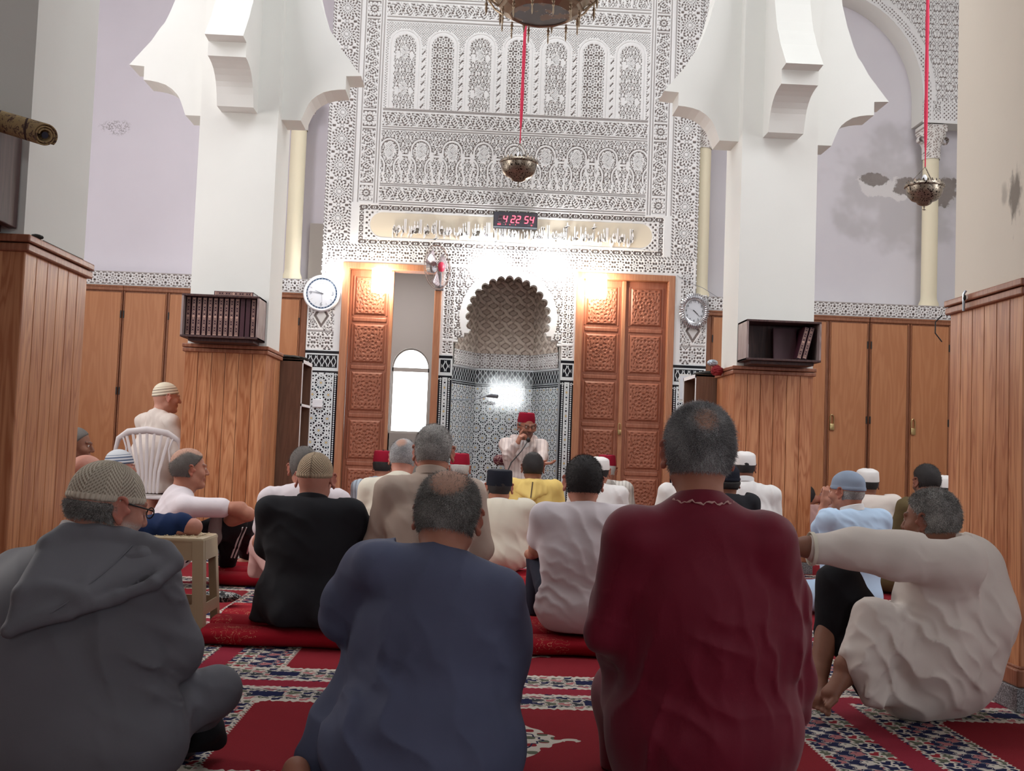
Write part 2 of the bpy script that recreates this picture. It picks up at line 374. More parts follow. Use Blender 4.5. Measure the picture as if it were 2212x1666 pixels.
NR = .47                                            # radius of the niche's scalloped arch
def arch_open(u, v):
    """opening of the lobed horseshoe arch over the niche"""
    a = np.arctan2(v - 2.31, u); r = np.hypot(u, v - 2.31)
    lob = NR - .055 + .05 * np.abs(np.cos(14 * a)) ** .5
    up = (v > 2.13) & (r < lob)
    low = (v <= 2.13) & (np.abs(u) < np.where(v < 2.03, .585, np.where(v < 2.085, .535, .47)))
    return up | low
def frame_pat(u, v):
    """whole qibla wall: bands, arcade, script cartouche and panels"""
    A = np.abs(u); h = np.ones_like(u)
    def put(c, val):
        nonlocal h
        h = np.where(c, val, h)
    top = v > 2.86
    # outer rosette bands and their chains
    c = top & (v > 3.05) & (A > 1.78) & (A < 1.99); put(c, rosettes(A - 1.885, v - .13))
    c = top & (v > 3.05) & ((np.abs(A - 2.01) < .013) | (np.abs(A - 1.76) < .013)); put(c, (np.cos(2 * PI * (v + u * .6) / .034) < .1) * 1.0)
    c = top & (v > 3.02) & (v < 3.05) & (A < 2.02); put(c, (np.cos(2 * PI * (u + v) / .034) < .1) * 1.0)
    for e in (1.735, 1.68, 1.505, 1.475): put(top & (v > 3.5) & (np.abs(A - e) < .006), .35)
    # inner side columns
    cz = [5.65, 4.43, 3.61]
    c = (A > 1.52) & (A < 1.665) & (v > 3.5)
    put(c, leaves(v, A - 1.52, .145, .15))
    for z in cz:
        d = np.abs(v - z); put(c & (d < .115), 1.0); put(c & (d < .085), 0.0); put(c & (d < .08), medal(A - 1.592, v - z, .062))
        put(c & (np.abs(d - .115) < .006), .3)
    F_ = A < 1.455
    for (a, b) in ((5.59, 5.73), (4.36, 4.51), (3.54, 3.68)): put(F_ & (v > a) & (v < b), leaves(u, v - a, b - a))
    for e in (5.75, 5.785, 5.57, 5.53, 4.545, 4.53, 4.345, 4.32, 3.72, 3.70, 3.525, 3.50): put(F_ & (np.abs(v - e) < .0055), .35)
    put(F_ & (v > 3.73) & (v < 4.31), arcades(u, v - 3.73, .58))
    # seven tall arched panels
    c = F_ & (v > 4.56) & (v < 5.52); put(c, lattice(u, v))
    for k in range(7):
        a = u - (k - 3) * .414; cz_ = 5.26
        o = (np.abs(a) < .182) & (v < cz_) | (np.hypot(a, v - cz_) < .182)
        i2 = (np.abs(a) < .160) & (v < cz_) | (np.hypot(a, v - cz_) < .160)
        i1 = (np.abs(a) < .152) & (v < cz_) | (np.hypot(a, v - cz_) < .152)
        put(c & o, 1.0); put(c & i2, .55); put(c & i1, 1.0); i1b = (np.abs(a) < .118) & (v < cz_) | (np.hypot(a, v - cz_) < .118)
        if k % 2: fill = starband(a, v - 4.6, .118)
        else:
            vv = rep(v - 4.78, .40); fill = scroll(a * 1.1, vv); e = (a / .036) ** 2 + (vv / .06) ** 2
            fill = np.where(e < 1, lattice(a, vv, .022), fill); fill = np.where((e >= 1) & (e < 1.4), 1, fill)
            w2 = ((np.abs(a) - .075) / .024) ** 2 + ((vv + .03) / .05) ** 2; fill = np.where(w2 < 1, .8, fill)
        put(c & i1b, fill)
        t = np.abs(a - .207) < .017; put(c & t & (v < 5.22), (np.cos(2 * PI * (v - 1.2 * (a - .207)) / .085) < .75) * 1.0)
        put(c & (np.abs(a - .207) < .017) & (v > 5.22) & (v < 5.26), 1.0)
    # above the field
    put(F_ & (v > 5.80) & (v < 6.05), arcades(u, v - 5.75, .3)); put(F_ & (v > 6.08), starband(u, v))
    # chains round the cartouche, cartouche, corner fills
    for zc in (3.455, 3.078): put((np.abs(v - zc) < .032) & (A < 1.66), chain(u, v - zc, .064))
    put((np.abs(A - 1.63) < .030) & (v > 3.1) & (v < 3.43), chain(v, A - 1.63, .06))
    inb = (v > 3.115) & (v < 3.42) & (A < 1.59)
    cart = (np.maximum(A - 1.40, 0) ** 2 + np.maximum(np.abs(v - 3.27) - 0, 0) ** 2) < .137 ** 2; cart |= (A < 1.40) & (np.abs(v - 3.27) < .137)
    put(inb, (np.cos(110 * u) * np.cos(110 * v) < .3) * 1.0); put(inb & (A < 1.41), 1.0)
    put((np.maximum(A - 1.40, 0) ** 2 + (v - 3.27) ** 2 < .147 ** 2) & inb, 1.0); put(cart, .6)
    # star band over the doors and down their outer sides
    put((v > 2.875) & (v < 3.015) & (A < 2.0), starband(u, v - 2.945, .15))
    put((A > 1.87) & (A < 2.0) & (v < 2.95), starband(A - 1.935, v, .15))
    # piers beside the doors
    P_ = (A > 1.87) & (A < 2.15)
    put(P_ & (v > 1.90) & (v < 2.07), starband(A - 2.01, v - 1.985, .15)); put(P_ & (np.abs(v - 2.085) < .01), .4)
    c = P_ & (v > 2.11) & (v < 2.36); put(c, scroll(u, v)); e = np.abs(A - 2.01) / .10 + np.abs(v - 2.25) / .16
    put(c & (e < 1), 1.0); put(c & (e < .82), 0); put(c & (e < .55), .6); put((A > 2.03) & (v > 2.6), starband(A - 2.1, v, .13))
    # slim panels round the niche
    for (a, b) in ((.60, .70),): put((A > a) & (A < b) & (v > 1.90) & (v < 2.03), starband(A - .65, v - 1.965, .12)); put((A > a) & (A < b) & (v > 2.06) & (v < 2.84), starband(A - .65, v, .10))
    r = np.hypot(u, v - 2.31)
    put((A < .585) & (v > 2.05) & (v < 2.84) & (r > .53), leafdiaper(u, v, .09))
    return h
def frame_keep(u, v):
    A = np.abs(u)
    k = np.ones_like(u, bool)
    k &= ~((A > .73) & (A < 1.80) & (v < 2.84)); k &= ~((A < .6) & arch_open(u, v))
    k &= ~((A > 2.035) & (v > 2.65)); return k
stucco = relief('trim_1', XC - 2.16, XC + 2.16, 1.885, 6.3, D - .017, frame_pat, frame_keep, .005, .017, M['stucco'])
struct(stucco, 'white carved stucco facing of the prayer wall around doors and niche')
# plain core of the wall behind the facing
b = MB(); cx = XC
for (x0, x1, z0, z1) in ((-2.16, -1.80, 0, 2.65), (1.80, 2.16, 0, 2.65), (-2.035, 2.035, 2.90, 7.2), (-2.035, -1.80, 2.65, 2.9), (1.80, 2.035, 2.65, 2.9), (-.73, -.60, 0, 2.9), (.60, .73, 0, 2.9)):
    b.box(cx + x0, cx + x1, D + .001, D + HB + .05, z0, z1)
for (x0, x1) in ((-1.81, -.72), (.72, 1.81)): b.box(cx + x0, cx + x1, D + .001, D + .24, 2.84, 2.905)
struct(b.build('wall_back', M['plaster']))
# inner reveal of the lobed arch
def archcurve(n=420):
    P = []
    for i in range(n + 1):
        a = PI + .41 - i * (PI + .82) / n; aa = a
        P.append(((NR - .055 + .05 * abs(math.cos(14 * aa)) ** .5) * math.cos(aa), 2.31 + (NR - .055 + .05 * abs(math.cos(14 * aa)) ** .5) * math.sin(aa)))
    return [(-.585, 1.9), (-.585, 2.03), (-.535, 2.03), (-.535, 2.085), (-.47, 2.085), (-.47, 2.13)] + P + [(.47, 2.13), (.47, 2.085), (.535, 2.085), (.535, 2.03), (.585, 2.03), (.585, 1.9)]
ac = archcurve(); V = []; F = []
for (x, z) in ac: V += [(XC + x, D - .017, z), (XC + x, D + .12, z)]
for i in range(len(ac) - 1): F.append((2 * i, 2 * i + 1, 2 * i + 3, 2 * i + 2))
struct(link('trim_2', np_mesh('trim_2', V, F), M['plaster']), 'lobed edge of the niche arch')
# wall above the niche arch behind the facing, with the arch cut roughly round
b = MB(); pts = [(XC - .60, 2.9), (XC - .60, 2.1)] + [(XC + .53 * math.cos(a), 2.31 + .53 * math.sin(a)) for a in np.linspace(PI + .3, -.3, 40)] + [(XC + .60, 2.1), (XC + .60, 2.9)]
b.prism(pts, 'y', D + .001, D + .10); struct(b.build('wall_back_arch', M['plaster'])).name = 'trim_3'

# ---- niche (mihrab): five facets
NP = [(-.585, 0), (-.585, .28), (-.33, .80), (.33, .80), (.585, .28), (.585, 0)]
def niche_zellige():
    """mosaic tiles: twelve-fold rosettes of black petals on white with tiny ochre centres"""
    m = newmat('mosaic_tile', (.8, .8, .8), .12, spec=.6)
    u = attr(m, 'u'); v = attr(m, 'v')
    return m, u, v
def rosette_fac(u, v, p, n=12, s=1.0):
    """1 where a dark tile lies; rosettes on a staggered grid of period p"""
    row = flo(v / (p * .75) + .5); uu = rep(u + (row - 2 * flo(row / 2)) * p * .5, p); vv = v - row * (p * .75)
    r = hyp(uu, vv); a = at2(vv, uu); c = cos(a * n)
    f = band(r, p * .09, p * .14) * gt(c, .2); f = mx(f, band(r, p * .27, p * .385) * gt(c, -.45)); f = mx(f, band(r, p * .19, p * .235) * lt(c, -.5))
    k = 2 * PI / (p / 4)
    f = mx(f, gt(r, p * .44) * gt(cos(u * k) * cos(v * k * 1.0), .5))
    return f, r, lt(r, p * .07)
def border_fac(u, v, w):
    """bead and reel: white lozenges on blue"""
    q = rep(u, w * .62); return gt(ab(q) * .9 + ab(v), w * .26)
def tile_color(m, u, v, white, dark, ochre, p, gl=True):
    f, r, cen = rosette_fac(u, v, p)
    g = NG(m); vec = nd(m, 'ShaderNodeCombineXYZ'); lk(m, u.o, vec.inputs[0]); lk(m, v.o, vec.inputs[1])
    n = noise(m, vec.outputs[0], 3.2, 1)
    col = mixc(m, f, white, mixc(m, step(n, .56, .62), dark, lin((22, 48, 62))))
    col = mixc(m, cen, col, ochre); return col, n
def zell(name, kind, p=.155):
    m = newmat(name, (.8, .8, .8), .07, spec=.6); u = attr(m, 'u'); v = attr(m, 'v')
    W, K, O = lin((220, 226, 228)), lin((12, 15, 26)), lin((196, 170, 120))
    col, n = tile_color(m, u, v, W, K, O, p)
    # rows: zig-zag frieze above 1.63, bead rows, plain band
    def row(z0, z1): return band(v, z0, z1)
    z = rep(u, .062); zz = ab(z) - .0155 - .0085 * sin((v - 1.74) * 70); fr = lt(ab(zz), .0045)
    if kind == 'niche':
        top = 1.78
        col = mixc(m, row(1.60, 2.1), col, K)
        col = mixc(m, row(1.605, 1.63) * (1 - border_fac(u, v - 1.6175, .025)), col, W); col = mixc(m, mx(row(1.636, 1.642), row(1.792, 1.80)), col, W)
        col = mixc(m, row(1.645, 1.79) * fr, col, W)
        col = mixc(m, row(1.80, 1.815), col, W)
    else:
        a = attr(m, 'e')               # distance in from the pier's edge
        col = mixc(m, lt(a, .062), col, W); col = mixc(m, lt(a, .045), col, K)
        col = mixc(m, band(a, .008, .045) * (1 - border_fac(v, a - .0265, .037)), col, W)
        col = mixc(m, row(1.66, 1.9), col, W); col = mixc(m, row(1.845, 1.875), col, K)
        col = mixc(m, row(1.695, 1.83) * gt(a, .018), col, K)
        col = mixc(m, row(1.705, 1.82) * gt(a, .03) * fr, col, W); col = mixc(m, row(1.64, 1.66), col, K); col = mixc(m, row(1.605, 1.64) * (1 - border_fac(u, v - 1.622, .034)), col, W)
    gg, x_, y_, z_, vv_ = coords(m); setc(m, col); bump(m, noise(m, vv_, 9, 2), .0007, .3)
    return m
M['zn'] = zell('niche_mosaic', 'niche', .15); M['zp'] = zell('pier_mosaic', 'pier', .17)
def wall_path(name, P, z0, z1, mat, parent=None, e=None, nz=1):
    """upright sheet along a floor path, with unrolled u and height v stored for its mosaic"""
    V = []; U = []; Vv = []; F = []; s = 0; E = []
    for i, (x, y) in enumerate(P):
        if i: s += math.hypot(x - P[i - 1][0], y - P[i - 1][1])
        for j in range(nz + 1):
            z = z0 + (z1 - z0) * j / nz; V.append((XC + x, D + y, z)); U.append(s); Vv.append(z); E.append(e[i] if e else 0)
    for i in range(len(P) - 1):
        for j in range(nz): a = i * (nz + 1) + j; F.append((a, a + nz + 1, a + nz + 2, a + 1))
    me = np_mesh(name, V, F, {'u': np.array(U) - s / 2, 'v': Vv, 'e': E}); me.shade_flat()
    return link(name, me, mat, parent)
M['marble'] = plaster('grey_marble', lin((168, 172, 176)), .15, .35)
struct(wall_path('trim_4', NP[1:5], 0, 1.815, M['zn']), 'black and white mosaic lining the niche')
struct(wall_path('trim_5', NP[:2], 0, 1.88, M['marble']), 'grey marble side of the niche'); struct(wall_path('trim_6', NP[4:], 0, 1.88, M['marble']), 'grey marble side of the niche, right')
# carved frieze and knot lattice over the mosaic
def knot(u, v, p=.155):
    """basket-like ribbons crossing on the diagonal with pointed pockets"""
    a, b_ = (u + v) * .7071, (u - v) * .7071; q = p * .7071
    ra = np.abs(rep(a + .005 * np.sin(2 * PI * b_ / q), q)); rb = np.abs(rep(b_ + .005 * np.sin(2 * PI * a / q), q))
    wv = (np.cos(PI * a / q) * np.cos(PI * b_ / q)) > 0
    gap = np.minimum(ra, rb) < .027
    return np.where((ra < .020), np.where(wv, 1, np.where(rb < .028, .45, .8)), np.where(rb < .020, np.where(wv, np.where(ra < .028, .45, .8), 1), np.where(gap, 0, .5)))
def frieze(u, v): return starband(u, v - 1.90, .115) if True else 0
def niche_relief(name, z0, z1, hf, depth, inset=0):
    P = NP[1:5]; st = .006; V = []; F = []; H = []; s = 0; cols = []
    L = [math.hypot(P[i + 1][0] - P[i][0], P[i + 1][1] - P[i][1]) for i in range(3)]; tot = sum(L); nx = int(tot / st)
    for k in range(nx + 1):
        s = tot * k / nx; i = 0
        while i < 2 and s > L[i]: s -= L[i]; i += 1
        t = s / L[i]; x = P[i][0] + (P[i + 1][0] - P[i][0]) * t; y = P[i][1] + (P[i + 1][1] - P[i][1]) * t
        n = Vector((P[i + 1][1] - P[i][1], -(P[i + 1][0] - P[i][0]))).normalized(); cols.append((x, y, n.x, n.y, tot * k / nx - tot / 2))
    nz = int((z1 - z0) / st); C = np.array(cols); zs = np.linspace(z0, z1, nz + 1); Xg = np.repeat(C[:, None, :], nz + 1, 1); Zg = np.repeat(zs[None], nx + 1, 0)
    h = hf(Xg[..., 4], Zg).astype(float); hs = h.copy(); hs[1:-1, 1:-1] = (h[1:-1, 1:-1] * 2 + h[:-2, 1:-1] + h[2:, 1:-1] + h[1:-1, :-2] + h[1:-1, 2:]) / 6
    V = np.stack([XC + Xg[..., 0] + Xg[..., 2] * depth * hs, D + Xg[..., 1] + Xg[..., 3] * depth * hs, Zg], -1).reshape(-1, 3)
    i = np.arange((nx + 1) * (nz + 1)).reshape(nx + 1, nz + 1); F = np.stack([i[:-1, :-1], i[1:, :-1], i[1:, 1:], i[:-1, 1:]], -1).reshape(-1, 4)
    return link(name, np_mesh(name, V, F, {'h': hs.ravel()}), M['stucco'] if hf is frieze else M['knot'])
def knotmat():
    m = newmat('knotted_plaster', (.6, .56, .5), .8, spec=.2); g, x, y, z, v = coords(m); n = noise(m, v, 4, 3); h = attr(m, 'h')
    setc(m, mixc(m, step(h, .05, .5), lin((128, 112, 102)), mixc(m, step(h, .55, .75), lin((186, 172, 160)), lin((210, 198, 186))))); return m  # gaps and ground darkened in colour to stand for recess shade
M['knot'] = knotmat()
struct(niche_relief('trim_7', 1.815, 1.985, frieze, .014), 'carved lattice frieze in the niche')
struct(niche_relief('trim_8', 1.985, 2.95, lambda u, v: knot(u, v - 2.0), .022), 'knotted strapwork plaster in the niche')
b = MB(); b.prism([(XC + x, D + y) for x, y in NP[1:5]][::-1] + [(XC - .585, D + .04), (XC + .585, D + .04)], 'z', 2.93, 2.96); struct(b.build('trim_9', M['knot']))
b = MB(); b.prism([(XC - .60, D + .9), (XC - .60, D + .1), (XC - .586, D + .1), (XC - .586, D + .285), (XC - .335, D + .81), (XC + .335, D + .81), (XC + .586, D + .285), (XC + .586, D + .1), (XC + .60, D + .1), (XC + .60, D + .9)], 'z', 0, 3.1)
struct(b.build('wall_niche', M['plaster']))
# ---- mosaic piers: outside the doors and either side of the niche
k = 10
for (x0, x1) in ((-2.16, -1.80), (1.80, 2.16), (-.73, -.585), (.585, .73)):
    w_ = x1 - x0; P = [(x0, -.017)] + [(x0 + w_ * t, -.017) for t in (.25, .5, .75)] + [(x1, -.017)]
    struct(wall_path('trim_%d' % k, P, 0, 1.885, M['zp'], e=[0, w_ * .25, w_ * .5, w_ * .25, 0]), 'blue bordered mosaic pier'); k += 1
# thickness of the piers at the niche corner
# ---- script in the cartouche
AR = {'ا': 'ﺍﺎ', 'أ': 'ﺃﺄ', 'إ': 'ﺇﺈ', 'ب': 'ﺏﺐﺑﺒ', 'ت': 'ﺕﺖﺗﺘ', 'ة': 'ﺓﺔ', 'ج': 'ﺝﺞﺟﺠ', 'ح': 'ﺡﺢﺣﺤ', 'د': 'ﺩﺪ', 'ذ': 'ﺫﺬ', 'ر': 'ﺭﺮ', 'س': 'ﺱﺲﺳﺴ', 'ط': 'ﻁﻂﻃﻄ', 'ع': 'ﻉﻊﻋﻌ', 'غ': 'ﻍﻎﻏﻐ', 'ف': 'ﻑﻒﻓﻔ',
      'ق': 'ﻕﻖﻗﻘ', 'ل': 'ﻝﻞﻟﻠ', 'م': 'ﻡﻢﻣﻤ', 'ن': 'ﻥﻦﻧﻨ', 'ه': 'ﻩﻪﻫﻬ', 'و': 'ﻭﻮ', 'ى': 'ﻯﻰ', 'ي': 'ﻱﻲﻳﻴ', 'ء': 'ﺀ'}
def shape_ar(s):
    out = []
    for wd in s.split(' '):
        r = ''
        for i, c in enumerate(wd):
            f = AR[c]; pj = i > 0 and len(AR[wd[i - 1]]) == 4; nj = i < len(wd) - 1 and len(f) == 4 and len(AR[wd[i + 1]]) > 1
            r += f[3] if pj and nj else f[2] if nj else f[1] if pj and len(f) > 1 else f[0]
        out.append(r[::-1])
    return ' '.join(out[::-1])
verse = 'قل يعبادي الذين أسرفوا على أنفسهم لا تقنطوا من رحمة الله إن الله يغفر الذنوب جميعا إنه هو الغفور الرحيم'
Mt = Matrix.Translation((XC + .02, D - .021, 3.25)) @ Matrix.Rotation(PI / 2, 4, 'X')
tx = text_mesh('trim_20', shape_ar(verse), .175, M['white'], None, Mt, .016, off=.008)
wd = max(v.co.x for v in tx.data.vertices) - min(v.co.x for v in tx.data.vertices)
tx.data.transform(Matrix.Translation((XC + .02, 0, 3.26)) @ Matrix.Diagonal((2.62 / wd, 1, 1.1, 1)) @ Matrix.Translation((-XC - .02, 0, -3.26)))
struct(tx, 'raised line of Arabic script in the cartouche')
M['cart'] = plaster('cream_plaster', lin((226, 214, 194)))
b = MB(); pts = [(XC + 1.40 + .133 * math.cos(a), 3.27 + .133 * math.sin(a)) for a in np.linspace(-PI / 2, PI / 2, 16)] + [(XC - 1.40 + .133 * math.cos(a), 3.27 + .133 * math.sin(a)) for a in np.linspace(PI / 2, 3 * PI / 2, 16)]
b.prism(pts, 'y', D - .013, D - .005); struct(b.build('trim_21', M['cart']), 'cream script cartouche ground')

# ---- recessed side walls, dado bands, blind arch on the right
def scuffed():
    m = M['lilac'].copy(); m.name = 'scuffed_lilac_wall'; src = bsdf(m).inputs['Base Color'].links[0].from_socket; g, x, y, z, v = coords(m); n = noise(m, v, 38, 3, .6); n2 = noise(m, v, 6, 2); p_ = at(255, 276, D + HB)
    f = (1 - step(hyp((x - p_[0]) / .20, (z - p_[2]) / .11) + (n2 - .5) * 1.2, .5, 1)) * lt(ab(n - .55), .035); setc(m, mixc(m, f * .8, src, lin((140, 132, 134)))); return m
b = MB(); b.box(-5.4, XC - 2.03, D + HB, D + HB + .1, 0, 7.2); struct(b.build('wall_back_left', scuffed()))
def peeled():
    """lilac-white wall with flaked patches showing grey render and a damp halo"""
    m = newmat('peeling_wall', (.7, .7, .7), .85, spec=.2); g, x, y, z, v = coords(m)
    n = noise(m, v, 7, 5, .65); n2 = noise(m, v, 2.2, 3)
    base = mixc(m, n2, lin((206, 202, 210)), lin((218, 214, 218)))
    def patch(cx_, cz_, rx, rz): return 1 - step(hyp((x - cx_) / rx, (z - cz_) / rz) + (n - .5) * 1.5, .75, .9)
    damp = 1 - step(hyp((x - 4.6) / 1.0, (z - 4.0) / .75) + (n2 - .5) * 2.2, .55, 1.1)
    f = mx(mx(patch(4.22, 4.10, .2, .085), patch(4.62, 4.03, .24, .13)), patch(5.0, 4.0, .2, .2))
    ring = mx(mx(patch(4.22, 4.04, .27, .14), patch(4.5, 4.0, .34, .15)), f)
    col = mixc(m, damp * .55, base, lin((176, 172, 172))); col = mixc(m, ring, col, lin((216, 212, 212)))
    setc(m, mixc(m, f, col, mixc(m, n, lin((120, 112, 110)), lin((158, 150, 146))))); bump(m, 1 - f, .006, .5); return m
b = MB(); b.box(XC + 2.03, 5.4, D + HB, D + HB + .1, 0, 7.2); struct(b.build('wall_back_right', peeled()))
# graffiti-like marks left wall
def dado_pat(u, v): return np.where(np.abs(v - 2.565) < .062, starband(u, v - 2.565, .125), np.where(np.abs(np.abs(v - 2.565) - .068) < .004, .4, 1.0))
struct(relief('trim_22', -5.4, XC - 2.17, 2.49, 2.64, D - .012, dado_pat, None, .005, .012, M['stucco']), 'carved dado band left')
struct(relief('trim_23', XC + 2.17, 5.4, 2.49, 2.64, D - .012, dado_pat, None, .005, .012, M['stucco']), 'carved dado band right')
b = MB(); b.box(-5.4, XC - 2.17, D, D + HB, 2.49, 2.638); b.box(XC + 2.17, 5.4, D, D + HB, 2.49, 2.638); struct(b.build('trim_24', M['plaster']), 'ledge over the wall cupboards')
# blind arch, right: front sheet with leaf diaper, intrados and capital column
acx, acz, aR = 3.33, 4.97, 1.17
def keep_sp(u, v): return ~(((np.hypot(u - acx, v - acz) < aR) & (v > 4.93)) | ((v <= 4.93) & (np.abs(u - acx) < 1.17)))
def sp_pat(u, v):
    r = np.hypot(u - acx, v - acz); h = leafdiaper(u, v, .15)
    h = np.where((r < aR + .15) & (v > 4.9), 1.0, h); h = np.where((r > aR + .03) & (r < aR + .10) & (v > 4.9), lattice(u, v, .045), h)
    lo = v < 4.93; h = np.where(lo, 1.0, h); h = np.where(lo & (v > 4.72), lattice(u, v, .045), h); h = np.where(lo & (np.abs(u - 4.66) < .045) & (v > 4.80), scroll(u, v), h); h = np.where(lo & (np.abs(np.abs(u - 4.66) - .055) < .01), 1, h)
    return h
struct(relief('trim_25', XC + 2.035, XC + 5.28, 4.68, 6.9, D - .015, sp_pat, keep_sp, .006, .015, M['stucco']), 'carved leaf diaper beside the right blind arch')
V = []; F = []; pr = [(acx - 1.17, 4.7)] + [(acx + aR * math.cos(a), acz + aR * math.sin(a)) for a in np.linspace(PI + .03, -.03, 60)] + [(acx + 1.17, 4.7)]
for (x, z) in pr: V += [(XC + x, D - .015, z), (XC + x, D + HB, z)]
for i in range(len(pr) - 1): F.append((2 * i, 2 * i + 1, 2 * i + 3, 2 * i + 2))
struct(link('trim_26', np_mesh('trim_26', V, F), M['plaster']), 'plain inner face of the right blind arch')
b = MB(); b.prism([(XC + acx - 1.3, 4.7), (XC + acx - 1.17, 4.7)] + [(XC + acx + aR * math.cos(a) * 1.001, acz + aR * math.sin(a) * 1.001) for a in np.linspace(PI, 0, 60)] + [(XC + acx + 1.17, 4.7), (XC + 5.28, 4.7), (XC + 5.28, 7.2), (XC + acx - 1.3, 7.2)], 'y', D + .002, D + HB)
struct(b.build('trim_27', M['plaster']))
def column(name, x, z1, lab, r=.085, y=D + .13):
    t = empty(name, (x, y, 2.64), lab, 'column'); c = (x, y, 0)
    MB().lathe([(r * 1.25, 2.64), (r * 1.25, 2.68), (r * 1.05, 2.72), (r, 2.76), (r, z1 - .32)], c, 32).build('shaft', M['cream'], t, True)
    b = MB(); b.lathe([(r * 1.1, z1 - .33), (r * 1.15, z1 - .31), (r * 1.15, z1 - .2), (r * 1.2, z1 - .18), (r * 1.85, z1 - .06), (r * 1.8, z1 - .03), (r * 1.5, z1 - .025)], c, 32)
    for s in (-1, 1): b.lathe([(.035, -.04 * 1), (.045, 0), (.035, .04)], (x + s * r * 1.6, y - .04, z1 - .12), 12, 'y')
    b.box(x - r * 1.6, x + r * 1.6, y - r * 1.4, y + r * 1.4, z1 - .03, z1 + .05, .008)
    cp = b.build('capital', M['stucco2'], t, True); cp['label'] = 'carved white capital'
    return t
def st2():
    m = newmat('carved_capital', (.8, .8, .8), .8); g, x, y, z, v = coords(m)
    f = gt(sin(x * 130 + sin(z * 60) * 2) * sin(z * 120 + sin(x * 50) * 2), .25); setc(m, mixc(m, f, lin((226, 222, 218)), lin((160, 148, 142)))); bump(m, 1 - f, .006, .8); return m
M['stucco2'] = st2()
column('column', XC + 4.66, 4.63, 'cream round column with a carved capital under the right blind arch')
column('column', XC + 2.10, 4.63, 'slim cream column just right of the carved wall')
column('column', XC - 2.37, 4.63, 'slim cream column left of the carved wall beside the left pillar')

# ---- side walls, floor, ceiling with its lantern
b = MB(); b.box(-5.5, -5.4, -6.6, 12, 0, 7.2); struct(b.build('wall_left', M['plaster']))
b = MB(); b.box(5.4, 5.5, -6.6, 12, 0, 7.2); struct(b.build('wall_right', M['plaster']))
b = MB()
for (x0, x1, y0, y1) in ((-5.5, 5.5, -6.6, 5.0), (-5.5, 5.5, 8.2, 12), (-5.5, -1.7, 5.0, 8.2), (1.7, 5.5, 5.0, 8.2)): b.box(x0, x1, y0, y1, 7.2, 7.3)
for (x0, x1, y0, y1) in ((-1.75, -1.65, 5, 8.2), (1.65, 1.75, 5, 8.2), (-1.7, 1.7, 4.95, 5.05), (-1.7, 1.7, 8.15, 8.25)): b.box(x0, x1, y0, y1, 7.2, 8.2)
struct(b.build('ceiling', M['ceil']))
b = MB(); wx0, wx1, wz0_, wz1_ = .15, 1.15, 2.05, 2.85
for q_ in ((-5.5, wx0, 0, 7.2), (wx1, 5.5, 0, 7.2), (wx0, wx1, 0, wz0_), (wx0, wx1, wz1_, 7.2)): b.box(q_[0], q_[1], -6.6, -6.5, q_[2], q_[3])
struct(b.build('wall_rear', M['plaster']))
